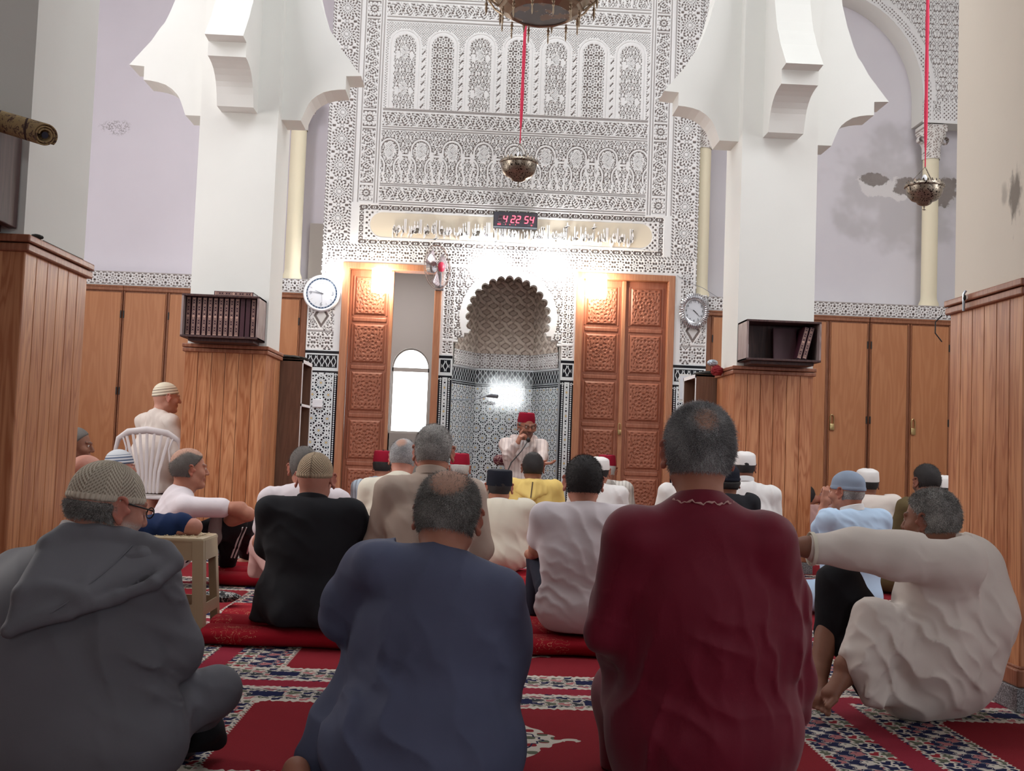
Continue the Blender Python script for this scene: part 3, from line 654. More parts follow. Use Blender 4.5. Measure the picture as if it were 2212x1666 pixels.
# ---------------------------------------------------------------- floor carpet
def carpet():
    m = newmat('prayer_carpet', (.3, .02, .03), .95, spec=.1); g, x, y, z, v = coords(m)
    wx = x + sin(y * 260) * .004; wy = y + sin(x * 260) * .004
    dx = 1.21 - ab(rep(wx, 2.42)); dy = .68 - ab(rep(wy - 3.46, 1.36)); d = mn(dx, dy)
    RED, RED2, NAVY, CREAM, GREEN, PINK = lin((140, 34, 44)), lin((146, 40, 58)), lin((28, 34, 70)), lin((206, 196, 184)), lin((96, 100, 84)), lin((176, 110, 112))
    n = noise(m, v, 260, 2); nb = noise(m, v, 3, 3)
    # woven motifs, little flowers and hooks on a grid
    k = 2 * PI / .098
    fl = sin(x * k) * sin(y * k) + .6 * sin(x * k * 2 + 1.2 * sin(y * k)) * cos(y * k * 2 + .8 * sin(x * k))
    m1 = gt(fl, .28); m2 = lt(fl, -.42); m3 = band(fl, -.12, .02)
    ch = gt(sin(x * k * .5) * sin(y * k * .5), 0)
    col = mixc(m, nb, RED, lin((130, 30, 40)))
    # corner mosaics cut the field into a long hexagon
    corner = lt(dx + dy * .674, .475); cedge = lt(dx + dy * .674, .505); inner = gt(d, .05)
    ck = gt(sin(x * 2 * PI / .06) * sin(y * 2 * PI / .05 + x * 40), .1)
    col = mixc(m, cedge, col, CREAM)
    mos = mixc(m, ck, CREAM, mixc(m, ch, PINK, GREEN)); mos = mixc(m, lt(sin(x * 2 * PI / .06) * sin(y * 2 * PI / .05), -.75), mos, NAVY)
    col = mixc(m, corner, col, mos)
    # long side bands: cream, then navy
    side = lt(dx, .29); col = mixc(m, side, col, CREAM); 
    nav = band(dx, .14, .25); col = mixc(m, nav, col, NAVY)
    col = mixc(m, nav * m1, col, mixc(m, ch, CREAM, PINK)); col = mixc(m, nav * m3, col, CREAM)
    crm = mx(band(dx, .05, .14), band(dx, .25, .285)); col = mixc(m, crm * m1, col, mixc(m, ch, GREEN, NAVY)); col = mixc(m, crm * m2, col, mixc(m, ch, lin((150, 40, 50)), NAVY))
    # short end bands: cream with navy squares and flowers, scalloped inner edge
    end = lt(dy, .27 + ab(sin(x * 2 * PI / .07)) * .012) * gt(dx, .05); col = mixc(m, end, col, CREAM)
    sq = band(dy, .135, .205) * band(rep(x, .30), -.055, .055); eb = end * band(dy, .05, .26)
    col = mixc(m, eb * m1 * band(dy, .11, .24), col, mixc(m, ch, GREEN, lin((60, 64, 70)))); col = mixc(m, eb * m2, col, mixc(m, ch, PINK, NAVY)); col = mixc(m, eb * m3 * band(dy, .12, .23), col, lin((70, 70, 74)))
    col = mixc(m, sq, col, NAVY); col = mixc(m, band(dy, .10, .108) * gt(dx, .05), col, NAVY)
    # medallion
    u, w_ = rep(x, 2.42), rep(y - 3.46, 1.36); r = ab(u) / .125 + ab(w_) / .20 + sin(at2(w_, u) * 10) * .05
    med = mx(lt(r, 1), mx(lt(hyp((ab(u) - .15) / .032, w_ / .022), 1), 0))
    mc = mixc(m, gt(sin(u * 75) * sin(w_ * 75), .25), CREAM, mixc(m, ch, GREEN, RED)); mc = mixc(m, band(r, .45, .52), mc, NAVY)
    col = mixc(m, med, col, mc)
    col = mixc(m, lt(d, .05), col, RED2)
    col = mixc(m, n * .35, col, lin((30, 16, 20)))
    setc(m, col); bump(m, n, .003, .6); return m
M['carpet'] = carpet()
b = MB(); b.box(-5.5, 5.5, -6.6, 12.6, -.1, 0); struct(b.build('floor', M['carpet']))

def redcarpet():
    """crimson pile with thin gold tendrils along a band"""
    m = newmat('red_runner', lin((170, 18, 34)), .9, spec=.15); g, x, y, z, v = coords(m)
    n = noise(m, v, 240, 2); q = noise(m, v, 22, 2, dist=1.5); t = gt(sin(x * 9) + sin(x * 31) * .5, .1)
    l = lt(ab(q - .5), .007) * t * gt(noise(m, v, 5, 1), .5)
    setc(m, mixc(m, l, mixc(m, n * .5, lin((156, 20, 36)), lin((112, 12, 24))), lin((196, 140, 110)))); bump(m, n, .002, .5); return m
M['red'] = redcarpet()
def runner(x0, x1, y0, layers, lab, seed):
    """a carpet strip folded back on itself into a low seat"""
    r_ = random.Random(seed); t = empty('folded_carpet_runner', ((x0 + x1) / 2, y0 + .2, 0), lab, 'carpet', 'folded carpet runners')
    for (dy, z, r, w_) in layers:
        n = 60; V = []; F = []; K = 20
        for i in range(n + 1):
            x = x0 + (x1 - x0) * i / n; wob = .008 * math.sin(i * .7 + seed) + r_.uniform(-.003, .003)
            for k in range(K):
                a = 2 * PI * k / K; c, s_ = math.cos(a), math.sin(a)
                e = .55; px = (abs(c) ** e) * (1 if c > 0 else -1) * w_ / 2; pz = (abs(s_) ** (e + .25)) * (1 if s_ > 0 else -1) * r
                V.append((x, y0 + dy + w_ / 2 + px + wob, max(.001, z + r + pz + wob * .5 * (z > .01))))
        for i in range(n):
            for k in range(K): F.append((i * K + k, i * K + (k + 1) % K, (i + 1) * K + (k + 1) % K, (i + 1) * K + k))
        me = np_mesh('fold', V, F); me.shade_smooth(); link('fold', me, M['red'], t)
    return t
runner(-1.36, 1.30, 4.80, [(0, 0, .038, .22), (.17, .0, .046, .22), (.36, 0, .046, .42)], 'crimson folded carpet runner with gold tendrils, nearest across the floor', 1)
runner(-1.78, 1.86, 6.72, [(0, 0, .038, .22), (.17, 0, .046, .22), (.36, 0, .046, .40)], 'crimson folded carpet runner further from the camera, behind the striped-trousered man', 2)

# ---------------------------------------------------------------- pillars with arch springers
SP = [(.0, 3.51), (.167, 3.511), (.20, 3.60), (.222, 3.65), (.245, 3.684), (.285, 3.721), (.339, 3.754), (.399, 3.772), (.46, 3.782), (.518, 3.786), (.518, 3.898), (.640, 3.905),
      (.60, 3.955), (.549, 4.019), (.469, 4.119), (.41, 4.221), (.374, 4.267), (.336, 4.356), (.28, 4.521), (.235, 4.70), (.21, 4.9), (.21, 5.1), (.24, 5.35), (.32, 5.6), (.47, 5.85), (.72, 6.1), (1.1, 6.35), (1.55, 6.55), (1.55, 7.2), (0, 7.2)]
def pillar(xc, y0, lab, y1):
    t = empty('pillar', (xc, y0 + .27, 0), lab, 'pillar')
    MB().box(xc - .31, xc + .31, y0, y1, 1.642, 7.2).build('shaft', M['plaster'], t)
    yc = (y0 + y1) / 2
    for s in (-1, 1):
        b = MB(); b.prism([(xc + s * (.30 + d), z) for d, z in SP], 'y', yc - .14, yc + .14); b.build('arch_springer', M['plaster'], t)
    for s, ye in ((-1, y0 + .01), (1, y1 - .01)):
        b = MB(); b.prism([(ye + s * d, z) for d, z in SP], 'x', xc - .143, xc + .143); b.build('arch_springer', M['plaster'], t)
    return t
pillar(-2.18, 8.575, 'white square pillar left of the prayer wall, books boxed on it, stepped arch springers above', 9.12)
pillar(2.195, 8.575, 'white square pillar right of the prayer wall with stepped arch springers above', 9.12)
pillar(-2.215, 4.05, 'nearest white pillar at the left edge above boarded casing', 4.67)
pillar(2.21, 4.05, 'nearest cream-lit pillar at the right edge with a sooty stain', 4.66)
def soot():
    m = M['plaster_w'].copy(); m.name = 'sooty_plaster'; b_ = bsdf(m); src = b_.inputs['Base Color'].links[0].from_socket
    g, x, y, z, v = coords(m); n = noise(m, v, 24, 4, .7, stretch=(1, 1, .35)); n2 = noise(m, v, 9, 3)
    f = 1 - step(hyp((y - 4.13) / .055, (z - 1.99) / .12) + (n - .5) * 2.4, .4, 1.1)
    f2 = (1 - step(hyp((y - 4.22) / .03, (z - 2.0) / .05) + (n2 - .5) * 2, .3, 1.1)) * .5
    setc(m, mixc(m, mx(f, f2) * .7, src, lin((84, 74, 68)))); return m
for o in list(COL.objects):
    if o.name.startswith('shaft') and o.parent and o.parent.get('label', '').startswith('nearest cream-lit'): o.data.materials[0] = soot()

def casing(x0, x1, y0, y1, lab, plank=.0985):
    """tongue-and-groove boarding round a pillar's foot with a two-step cap and a granite plinth"""
    t = empty('boarded_casing', ((x0 + x1) / 2, (y0 + y1) / 2, 0), lab, 'casing'); i = .022
    b = MB(); zt = 1.60
    def boards(a0, a1, mk):
        n = max(1, round((a1 - a0) / plank)); w_ = (a1 - a0) / n
        for k in range(n): mk(a0 + k * w_ + .0016, a0 + (k + 1) * w_ - .0016)
    xa, xb, ya, yb = x0 + i, x1 - i, y0 + i, y1 - i
    boards(xa, xb, lambda p, q: b.box(p, q, ya, ya + .014, .16, zt, .003)); boards(xa, xb, lambda p, q: b.box(p, q, yb - .014, yb, .16, zt, .003))
    boards(ya, yb, lambda p, q: b.box(xa, xa + .014, p, q, .16, zt, .003)); boards(ya, yb, lambda p, q: b.box(xb - .014, xb, p, q, .16, zt, .003))
    b.build('boarding', M['pine'], t)
    b = MB(); b.box(xa + .008, xb - .008, ya + .008, yb - .008, .12, zt - .005); b.build('core', M['dark'], t)
    b = MB(); b.box(x0 + .004, x1 - .004, y0 + .004, y1 - .004, 1.577, 1.608, .006); b.box(x0, x1, y0, y1, 1.612, 1.641, .006); b.build('cap', M['pinecap'], t)
    b = MB(); b.box(x0 + .008, x1 - .008, y0 + .008, y1 - .008, .09, .158, .008); b.box(x0 + .014, x1 - .014, y0 + .014, y1 - .014, .158, .168, .004); b.build('skirting', M['pinecap'], t)
    b = MB(); b.box(x0 + .001, x1 - .001, y0 - .002, y1 + .002, 0, .09, .003); b.build('plinth', M['stone'], t)
    return t
casing(-2.527, -1.847, 8.545, 9.214, 'pine-boarded casing round the far left pillar, open book box on its top')
casing(1.847, 2.53, 8.545, 9.214, 'pine-boarded casing round the far right pillar, nearly empty book box on its top')
casing(-2.55, -1.869, 4.0206, 4.7038, 'pine-boarded casing at the left edge, nearest the camera')
casing(1.869, 2.55, 4.0206, 4.7038, 'pine-boarded casing at the right edge that the cream-robed man leans by')

# ---------------------------------------------------------------- carved doors
def carve(u, v):
    """eight-pointed star carving with small pockets round the edge"""
    a, b_ = rep(u, 1), v; r = np.hypot(u, v); t = np.arctan2(v, u); h = np.ones_like(u)
    W, Hh = .148, .185
    edge = (np.abs(u) > W - .034) | (np.abs(v) > Hh - .034)
    pk = (np.cos(2 * PI * u / .074) * np.cos(2 * PI * v / .074) > .35)
    h = np.where(edge & pk & (np.abs(u) < W) & (np.abs(v) < Hh), 0, h)
    ins = ~edge
    ring = lambda r0, r1, ph, th: (r > r0) & (r < r1) & (np.cos(8 * t + ph) > th)
    h = np.where(ins & (r < .020 + .010 * np.cos(8 * t)), .3, h); h = np.where(ins & ring(.036, .060, PI, .0), 0, h); h = np.where(ins & ring(.068, .092, 0, .1), 0, h); h = np.where(ins & ring(.099, .118, PI, .25), 0, h)
    h = np.where(ins & (r > .122) & (np.cos(80 * u + 40 * v) * np.cos(80 * u - 40 * v) > .2), 0, h)
    return h
cpan = {}
def carved_panel(x0, z0, y, parent, flip):
    if 'm' not in cpan:
        st = .0032; nx, nz = 106, 130; xs = np.linspace(-.168, .168, nx); zs = np.linspace(-.208, .208, nz); X, Z = np.meshgrid(xs, zs)
        H = carve(X, Z).astype(float); H[1:-1, 1:-1] = (H[1:-1, 1:-1] * 4 + H[:-2, 1:-1] + H[2:, 1:-1] + H[1:-1, :-2] + H[1:-1, 2:]) / 8
        rim = np.clip(np.minimum(.168 - np.abs(X), .208 - np.abs(Z)) / .02, 0, 1); Yy = .009 * (1 - H) + .016 * (1 - rim)
        V = np.stack([X, Yy, Z], -1).reshape(-1, 3); i = np.arange(nx * nz).reshape(nz, nx); F = np.stack([i[:-1, :-1], i[:-1, 1:], i[1:, 1:], i[1:, :-1]], -1).reshape(-1, 4)
        cpan['m'] = np_mesh('carved_panel', V, F); cpan['m'].materials.append(M['doorw'])
    o = bpy.data.objects.new('carved_panel', cpan['m']); COL.objects.link(o); o.parent = parent; o.location = Vector((x0, y, z0)) - Vector(parent.location) * 1
    return o
def leaf(t, x0, x1, y):
    b = MB(); b.box(x0, x1, y, y + .04, 0, 2.775, .004)
    cx_ = (x0 + x1) / 2
    for k in range(6):
        z = 2.495 - .518 * k - (.0)
        if k: # rounded rails
            zz = z + .259; b.box(cx_ - .185, cx_ + .185, y - .010, y + .01, zz - .026, zz + .026, .012)
        # bolection frame
        b.box(cx_ - .190, cx_ - .172, y - .008, y + .01, z - .215, z + .215, .004); b.box(cx_ + .172, cx_ + .190, y - .008, y + .01, z - .215, z + .215, .004)
    b.build('leaf', M['doorw'], t)
    for k in range(6):
        z = 2.495 - .518 * k
        if z > 0: carved_panel(cx_, max(z, .215), y - .018, t, k)
def doorframe(t, x0, x1):
    b = MB(); y0 = D - .045
    b.box(x0, x0 + .075, y0, D + .16, 0, 2.845, .008); b.box(x1 - .075, x1, y0, D + .16, 0, 2.845, .008); b.box(x0 + .06, x1 - .06, y0, D + .16, 2.775, 2.845, .008)
    b.build('door_frame', M['doorl'], t)
d1 = empty('door_1', (XC - 1.265, D, 0)); struct(d1, 'carved cedar door with one leaf shut, left of the niche')
doorframe(d1, XC - 1.80, XC - .73); leaf(d1, XC - 1.72, XC - 1.275, D + .05)
b = MB(); b.box(XC - 1.285, XC - 1.25, D + .03, D + .09, 0, 2.775, .005); b.build('door_edge', M['doorl'], d1)
d2 = empty('door_2', (XC + 1.265, D, 0)); struct(d2, 'carved cedar double door shut, right of the niche')
doorframe(d2, XC + .727, XC + 1.80); leaf(d2, XC + .80, XC + 1.235, D + .05); leaf(d2, XC + 1.275, XC + 1.725, D + .05)
b = MB(); b.box(XC + 1.232, XC + 1.278, D + .02, D + .09, 0, 2.775, .008); b.build('door_edge', M['doorl'], d2)
def hasp(name, p, parent, s=1.0, lab=None):
    x, y, z = p; b = MB(); R = .013 * s
    b.tube([(x - R, y - .012, z), (x - R, y - .012, z + .05 * s), (x - R * .5, y - .012, z + .068 * s), (x + R * .5, y - .012, z + .068 * s), (x + R, y - .012, z + .05 * s), (x + R, y - .012, z)], .004 * s, 8)
    b.box(x - .017 * s, x + .017 * s, y - .022, y - .002, z - .045 * s, z + .004, .004); b.build(name, M['brass'], parent, True)
hasp('padlock', (XC + 1.245, D + .015, 1.145), d2, 1.1)
# vestibule behind the open leaf, with an arched window
b = MB(); y1 = 13.6
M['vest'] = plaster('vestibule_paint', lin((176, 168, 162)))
b.box(-2.1, -1.75, D + .24, y1 + .1, 0, 3.2); b.box(XC - .70, XC - .60, D + .24, y1 + .1, 0, 3.2); b.box(-2.1, XC - .6, D + .24, y1 + .1, 3.2, 3.3)
struct(b.build('wall_vestibule', M['vest']))
wl, wr, wz0, wz1 = at(842, 900, y1)[0], at(923, 900, y1)[0], at(880, 937, y1)[2], at(885, 797, y1)[2]
wc, wR = (wl + wr) / 2, (wr - wl) / 2
def arch_pts(c, r, z0, z1, top=1.12, n=25): return [(c - r, z0)] + [(c - r, z1)] + [(c + r * math.cos(a), z1 + r * top * math.sin(a)) for a in np.linspace(PI, 0, n)][1:-1] + [(c + r, z1), (c + r, z0)]
b = MB(); b.prism([(-1.75, 0), (-1.75, 3.2), (wc, 3.2)] + [(p[0], p[1]) for p in arch_pts(wc, wR, wz0, wz1) if p[0] <= wc][::-1] + [(wc - wR, wz0), (wc - wR, 0)], 'y', y1, y1 + .22)
b.prism([(XC - .6, 0), (XC - .6, 3.2), (wc, 3.2)] + [(p[0], p[1]) for p in arch_pts(wc, wR, wz0, wz1) if p[0] >= wc] + [(wc + wR, 0)], 'y', y1, y1 + .22)
b.box(wc - wR - .02, wc + wR + .02, y1, y1 + .22, 0, wz0); struct(b.build('wall_vestibule_back', M['vest']))
wn = empty('window_1', (wc, y1, wz0)); struct(wn, 'arched window glaring with daylight beyond the open door')
b = MB(); o_ = arch_pts(wc, wR * 1.06, wz0 - .03, wz1 + .0); i_ = arch_pts(wc, wR * .93, wz0 + .03, wz1)
V = [(x, y1 + .04, z) for x, z in o_] + [(x, y1 + .04, z) for x, z in i_]; n = len(o_)
me = np_mesh('window_frame', V + [(x, y + .05, z) for x, y, z in V], [(k, (k + 1) % n, n + (k + 1) % n, n + k) for k in range(n)] + [(n + k, n + (k + 1) % n, 3 * n + (k + 1) % n, 3 * n + k) for k in range(n)])
link('window_frame', me, M['vest'], wn); b.box(wc - wR, wc + wR, y1 + .04, y1 + .08, wz1 - .035, wz1 + .015); b.build('transom', M['vest'], wn)
def emit(name, c, s, base=(.8, .8, .8)):
    m = newmat(name, base, .4); b_ = bsdf(m); b_.inputs['Emission Color'].default_value = (*c, 1); b_.inputs['Emission Strength'].default_value = s; return m
M['sky'] = emit('bright_sky_glass', (.86, .96, 1), 6)
b = MB(); b.prism(arch_pts(wc, wR * 1.02, wz0, wz1), 'y', y1 + .09, y1 + .1); b.build('pane', M['sky'], wn)

w2 = empty('window_2', (.65, -6.5, 2.05)); struct(w2, 'bright window in the rear wall behind the camera')
M['rearsky'] = emit('rear_sky_glass', (.92, .97, 1), 30)
MB().box(.15, 1.15, -6.56, -6.55, 2.05, 2.85).build('pane', M['rearsky'], w2)
for k_ in range(1, 3): MB().box(.15 + .333 * k_ - .02, .15 + .333 * k_ + .02, -6.55, -6.52, 2.05, 2.85).build('glazing_bar', M['plaster'], w2)
# ---------------------------------------------------------------- wall cupboards
def cupboard(x0, x1, doors, lab, group, locks=()):
    t = empty('cupboard', ((x0 + x1) / 2, D + .15, 0), lab, 'cupboard'); zt = 2.488
    b = MB(); b.box(x0, x1, D + .02, D + .28, 0.0, zt); b.build('carcass', M['cabframe'], t)
    b = MB(); b.box(x0, x1, D - .004, D + .02, zt - .055, zt, .006); b.box(x0, x1, D - .012, D + .02, zt - .018, zt, .004); b.build('top_rail', M['cabframe'], t)
    for (a, c, hinge) in doors:
        dm = MB().box(a + .014, c - .014, D - .002, D + .018, .1, zt - .075, .003).build('cupboard_door', M['cab'], t)
        f = MB(); f.box(a + .0, a + .011, D + .0, D + .02, .05, zt - .06, .002); f.box(c - .011, c, D, D + .02, .05, zt - .06, .002); f.build('stile', M['cabframe'], t)
        xh = c - .008 if hinge > 0 else a + .008
        for z in (2.18, 1.36): MB().box(xh - .007, xh + .007, D - .008, D + .004, z - .04, z + .04, .002).build('hinge', M['black'], dm)
    for (x, z, s) in locks: hasp('padlock', (x, D - .004, z), t, s)
    return t
cupboard(XC - 5.45, XC - 4.13, [(XC - 5.44, XC - 4.99, -1), (XC - 4.99, XC - 4.56, -1), (XC - 4.56, XC - 4.135, 1)], 'tall oak wall cupboard furthest left behind the men in profile', None)
cupboard(XC - 4.128, XC - 2.70, [(XC - 4.12, XC - 3.665, -1), (XC - 3.645, XC - 3.2, -1), (XC - 3.2, XC - 2.72, 1)], 'tall oak wall cupboard behind the man on the white chair', None)
cupboard(XC - 2.69, XC - 2.17, [(XC - 2.68, XC - 2.24, 1)], 'narrow oak cupboard between far left pillar and round white clock', None)
cupboard(XC + 2.17, XC + 2.60, [(XC + 2.22, XC + 2.59, -1)], 'narrow oak cupboard beside the silver sunburst clock', None)
cupboard(XC + 2.61, XC + 3.955, [(XC + 2.65, XC + 3.06, -1), (XC + 3.08, XC + 3.49, -1), (XC + 3.52, XC + 3.945, 1)], 'tall oak wall cupboard right of the far right pillar, gilt padlock on its right door', None, [(XC + 3.555, 1.30, 1.5)])
cupboard(XC + 3.962, XC + 5.25, [(XC + 3.97, XC + 4.39, -1), (XC + 4.415, XC + 4.85, 1), (XC + 4.85, XC + 5.24, 1)], 'tall oak wall cupboard furthest right with a brass padlock', None, [(XC + 4.45, 1.285, 1.5)])

# ---------------------------------------------------------------- bookcases behind the casings
def bookcase(x0, x1, y0, y1, zt, face, lab):
    t = empty('bookcase', ((x0 + x1) / 2, (y0 + y1) / 2, 0), lab, 'bookcase'); th = .02
    b = MB(); b.box(x0, x1, y0, y0 + th, 0, zt, .002); b.box(x0, x1, y1 - th, y1, 0, zt, .002); b.box(x0, x1, y0, y1, zt - th, zt, .002)
    xb = x0 if face > 0 else x1 - .01; b.box(xb, xb + .01, y0, y1, 0, zt); b.build('carcass', M['case'], t)
    for k, z in enumerate((.05, .44, .83, 1.2)):
        MB().box(x0 + .005, x1 - .005, y0 + th, y1 - th, z, z + .018).build('shelf', M['case'], t)
    xf = x1 if face > 0 else x0 - .006
    b = MB(); b.box(xf, xf + .006, y0, y0 + th, 0, zt); b.box(xf, xf + .006, y1 - th, y1, 0, zt); b.box(xf, xf + .006, y0, y1, zt - th * 1.5, zt)
    for z in (.05, .44, .83, 1.2): b.box(xf, xf + .006, y0, y1, z, z + .022)
    b.build('edging', M['white'], t); return t
bookcase(-2.0, -1.69, 9.245, 9.78, 1.60, 1, 'brown open bookcase with white edging behind the left casing')
bookcase(1.70, 2.02, 9.245, 9.80, 1.61, -1, 'brown open bookcase behind the right casing, paper sheets on its top')
M['paper'] = newmat('paper', lin((214, 212, 208)), .8)
def bk(name, x0, x1, y0, y1, z0, z1, cm, lab, cat, group=None, rot=None, spine=None):
    """a bound book: covers, page block and gilt-stamped spine"""
    t = empty(name, ((x0 + x1) / 2, (y0 + y1) / 2, z0), lab, cat, group); hx, hy, h = (x1 - x0) / 2, (y1 - y0) / 2, z1 - z0
    LOCAL[0] = True
    b = MB(); b.box(-hx, -hx + .003, -hy, hy, 0, h, .001); b.box(hx - .003, hx, -hy, hy, 0, h, .001); b.box(-hx, hx, -hy, -hy + .004, 0, h, .0015); b.build('cover', cm, t)
    MB().box(-hx + .003, hx - .003, -hy + .004, hy - .004, .004, h - .004).build('page_block', M['paper'], t)
    if spine: MB().box(-hx + .004, hx - .004, -hy - .0012, -hy - .0002, .008, h - .008).build('spine_panel', spine, t)
    LOCAL[0] = False
    if rot: t.rotation_euler = rot
    return t
def gilt():
    """gilt frame with a string of lozenges down a maroon spine"""
    m = newmat('gilt_spine', (.2, .1, .1), .5); g, x, y, z, v = coords(m)
    e = band(ab(x), .0085, .0115); e = mx(e, mx(lt(z, .016), gt(z, .284)))
    q = rep(z - .028, .052); loz = lt(ab(ab(x) / .006 + ab(q) / .013 - .75), .28); dot = lt(hyp(x, rep(z - .002, .052)), .0035); mid = lt(hyp(x, z - .15), .009)
    f = mx(mx(e, loz), mx(dot, mid)); setc(m, mixc(m, f, lin((58, 26, 36)), lin((178, 142, 128)))); return m
M['gilt'] = gilt(); M['mar'] = newmat('maroon_leather', lin((66, 30, 42)), .45)
def openbox(x0, x1, y0, y1, z0, z1, lab):
    t = empty('book_box', ((x0 + x1) / 2, (y0 + y1) / 2, z0), lab, 'box'); th = .016
    b = MB(); b.box(x0, x1, y0, y1, z0, z0 + th, .002); b.box(x0, x1, y0, y1, z1 - th, z1, .002); b.box(x0, x1, y1 - .012, y1, z0, z1, .002); b.build('shell', M['dark'], t)
    MB().box(x0, x0 + th, y0 + .001, y1, z0, z1, .002).build('side_panel', M['greybox'], t); MB().box(x1 - th, x1, y0 + .001, y1, z0, z1, .002).build('side_panel', M['greybox'], t)
    b = MB(); b.box(x0 + .05, x1 - .04, y0 + .05, y1 - .02, 1.642, z0 - .001, .003); b.build('foot_board', M['dark'], t)
    return t
openbox(-2.475, -1.885, 8.28, 8.57, 1.668, 2.0, 'dark open wooden box packed with maroon books, on the far left casing')
openbox(1.888, 2.475, 8.28, 8.57, 1.668, 1.985, 'dark open wooden box holding two leaning books, on the far right casing')
n = 13
for k in range(n):
    x0 = -2.452 + k * .0415; ok = k < 10 or k == 12
    bk('book', x0, x0 + .034, 8.335, 8.52, 1.6845, 1.6845 + .30, M['mar'], ['maroon gilt book at the left end of the packed box'][0] if k == 0 else ('worn pale-spined book at the right end of the packed box' if k == 12 else 'gilt-spined maroon book standing %s from the left in the packed box' % ['', 'second', 'third', 'fourth', 'fifth', 'sixth', 'seventh', 'eighth', 'ninth', 'tenth'][k] if k < 10 else 'maroon book with a plain rubbed spine, %s of two in the packed box' % ('left' if k == 10 else 'right')), 'book', 'gilt maroon books in the packed box', spine=M['gilt'] if ok else None)
t = bk('book', -2.2475, -2.2135, 8.33, 8.52, 2.002, 2.302, M['mar'], 'maroon gilt book lying on top of the packed box', 'book', 'gilt maroon books in the packed box', spine=M['gilt'])
t.rotation_euler = (0, PI / 2, 0); t.location = (-2.245, 8.43, 2.019)
for k, (x, lb) in enumerate(((2.325, 'left'), (2.368, 'right'))):
    t = bk('book', x, x + .034, 8.33, 8.52, 1.69, 1.97, M['mar'], 'gilt-spined maroon book leaning right in the open box, %s of the two' % lb, 'book', 'leaning books in the half-empty box', spine=M['gilt'])
    t.scale = (1, 1, .92); t.rotation_euler = (0, math.radians(14), 0); t.location = (x - .012, 8.42, 1.694)
t = bk('book', 2.16, 2.20, 8.40, 8.42, 1.69, 1.95, M['mar'], 'dark tooled book resting flat against the back of the half-empty box', 'book'); t.scale = (4.6, 1, 1); t.rotation_euler = (math.radians(-6), 0, 0); t.location = (2.235, 8.44, 1.687)
MB().box(1.905, 1.935, 8.40, 8.41, 1.686, 1.80).xf(Matrix.Identity(4)).build('tmp', M['paper'], None).name = 'paper_card'
tag(bpy.data.objects['paper_card'], 'small cream card standing at the left end of the half-empty box', 'card')
# grey box and rolled mat on the nearest left casing
t = empty('wooden_chest', (-2.1, 3.95, 1.645), 'worn grey wooden box with dark corner trim on the nearest left casing', 'box')
b = MB(); b.box(-2.42, -1.955, 3.70, 4.03, 1.70, 2.015, .004); b.build('shell', M['greybox'], t)
b = MB(); b.box(-1.957, -1.925, 3.70, 4.035, 1.66, 2.02, .004); b.box(-2.42, -1.93, 3.695, 4.03, 2.0, 2.03, .003); b.build('side_panel', M['dark'], t); MB().box(-2.40, -1.975, 3.72, 4.02, 1.643, 1.70, .003).build('base', M['dark'], t)
def straw():
    m = newmat('patterned_mat', (.5, .4, .2), .9); g, x, y, z, v = coords(m)
    n = noise(m, v, 45, 4, .7, dist=1.2); n2 = noise(m, v, 7, 2); f = gt(n, .56)
    col = mixc(m, f, mixc(m, n2, lin((168, 142, 98)), lin((140, 116, 84))), lin((84, 60, 52))); col = mixc(m, band(rep(x + .3 * y, .11), -.004, .004), col, lin((60, 40, 36))); setc(m, col); return m
t = empty('rolled_mat', (-1.85, 3.8, 2.03), 'tan patterned mat rolled up across the grey box at top left', 'mat')
A, B = Vector((-2.15, 4.0, 2.092)), Vector(at(97, 292, 3.66)); n = 90; K = 2; V = []; F = []
ax = (B - A).normalized(); s1 = ax.cross(Vector((0, 0, 1))).normalized(); s2 = s1.cross(ax)
for i in range(2):
    for k in range(n + 1):
        a = k / n * 2.6 * 2 * PI; r = .016 + .022 * k / n
        V.append((A if i == 0 else B) + s1 * (math.cos(a) * r * 1.15) + s2 * (math.sin(a) * r))
F = [(k, k + 1, n + 2 + k, n + 1 + k) for k in range(n)]
o = link('roll', np_mesh('roll', V, F), straw(), t); so = o.modifiers.new('s', 'SOLIDIFY'); so.thickness = .0045
o.data.shade_smooth()
MB().tube([B - ax * .002, B + ax * .001], .012, 12).build('lining', newmat('mat_lining', lin((38, 36, 52)), .8), t)
# ---------------------------------------------------------------- clocks
M['chrome'] = newmat('silver_plastic', lin((200, 200, 204)), .22, .85); M['cface'] = newmat('clock_face', lin((214, 216, 222)), .4)
M['wplast'] = newmat('white_plastic', lin((228, 228, 232)), .35); M['cblue'] = newmat('dark_blue_ring', lin((50, 72, 98)), .4); M['cgrey'] = newmat('grey_print', lin((130, 132, 140)), .5)
def RX(x, y, z, s=1, sz=1): return Matrix.Translation((x, y, z)) @ Matrix.Rotation(PI / 2, 4, 'X') @ Matrix.Diagonal((s, sz, 1, 1))
cx, cy, cz = XC - 2.014, D - .03, 2.489
t = empty('wall_clock', (cx, cy, cz), 'round white wall clock with a blue minute ring, left of the carved door', 'clock')
MB().lathe([(.0, .03), (.19, .03), (.197, .015), (.197, -.02), (.185, -.035), (.168, -.028), (.166, -.01), (0, -.01)], (cx, cy, cz), 64, 'y').build('case', M['wplast'], t, True)
MB().lathe([(.166, -.012), (.150, -.014), (.150, -.011), (.166, -.009)], (cx, cy, cz), 64, 'y').build('minute_ring', M['cblue'], t)
MB().lathe([(.150, -.0125), (0, -.0125), (0, -.011), (.15, -.011)], (cx, cy, cz), 64, 'y').build('dial', M['cface'], t)
for h, s in ((12, '12'), (3, '3'), (6, '6'), (9, '9')):
    a = PI / 2 - h * PI / 6; text_mesh('numeral', s, .055, M['cgrey'], t, RX(cx + .118 * math.cos(a), cy - .014, cz + .118 * math.sin(a)))
b = MB()
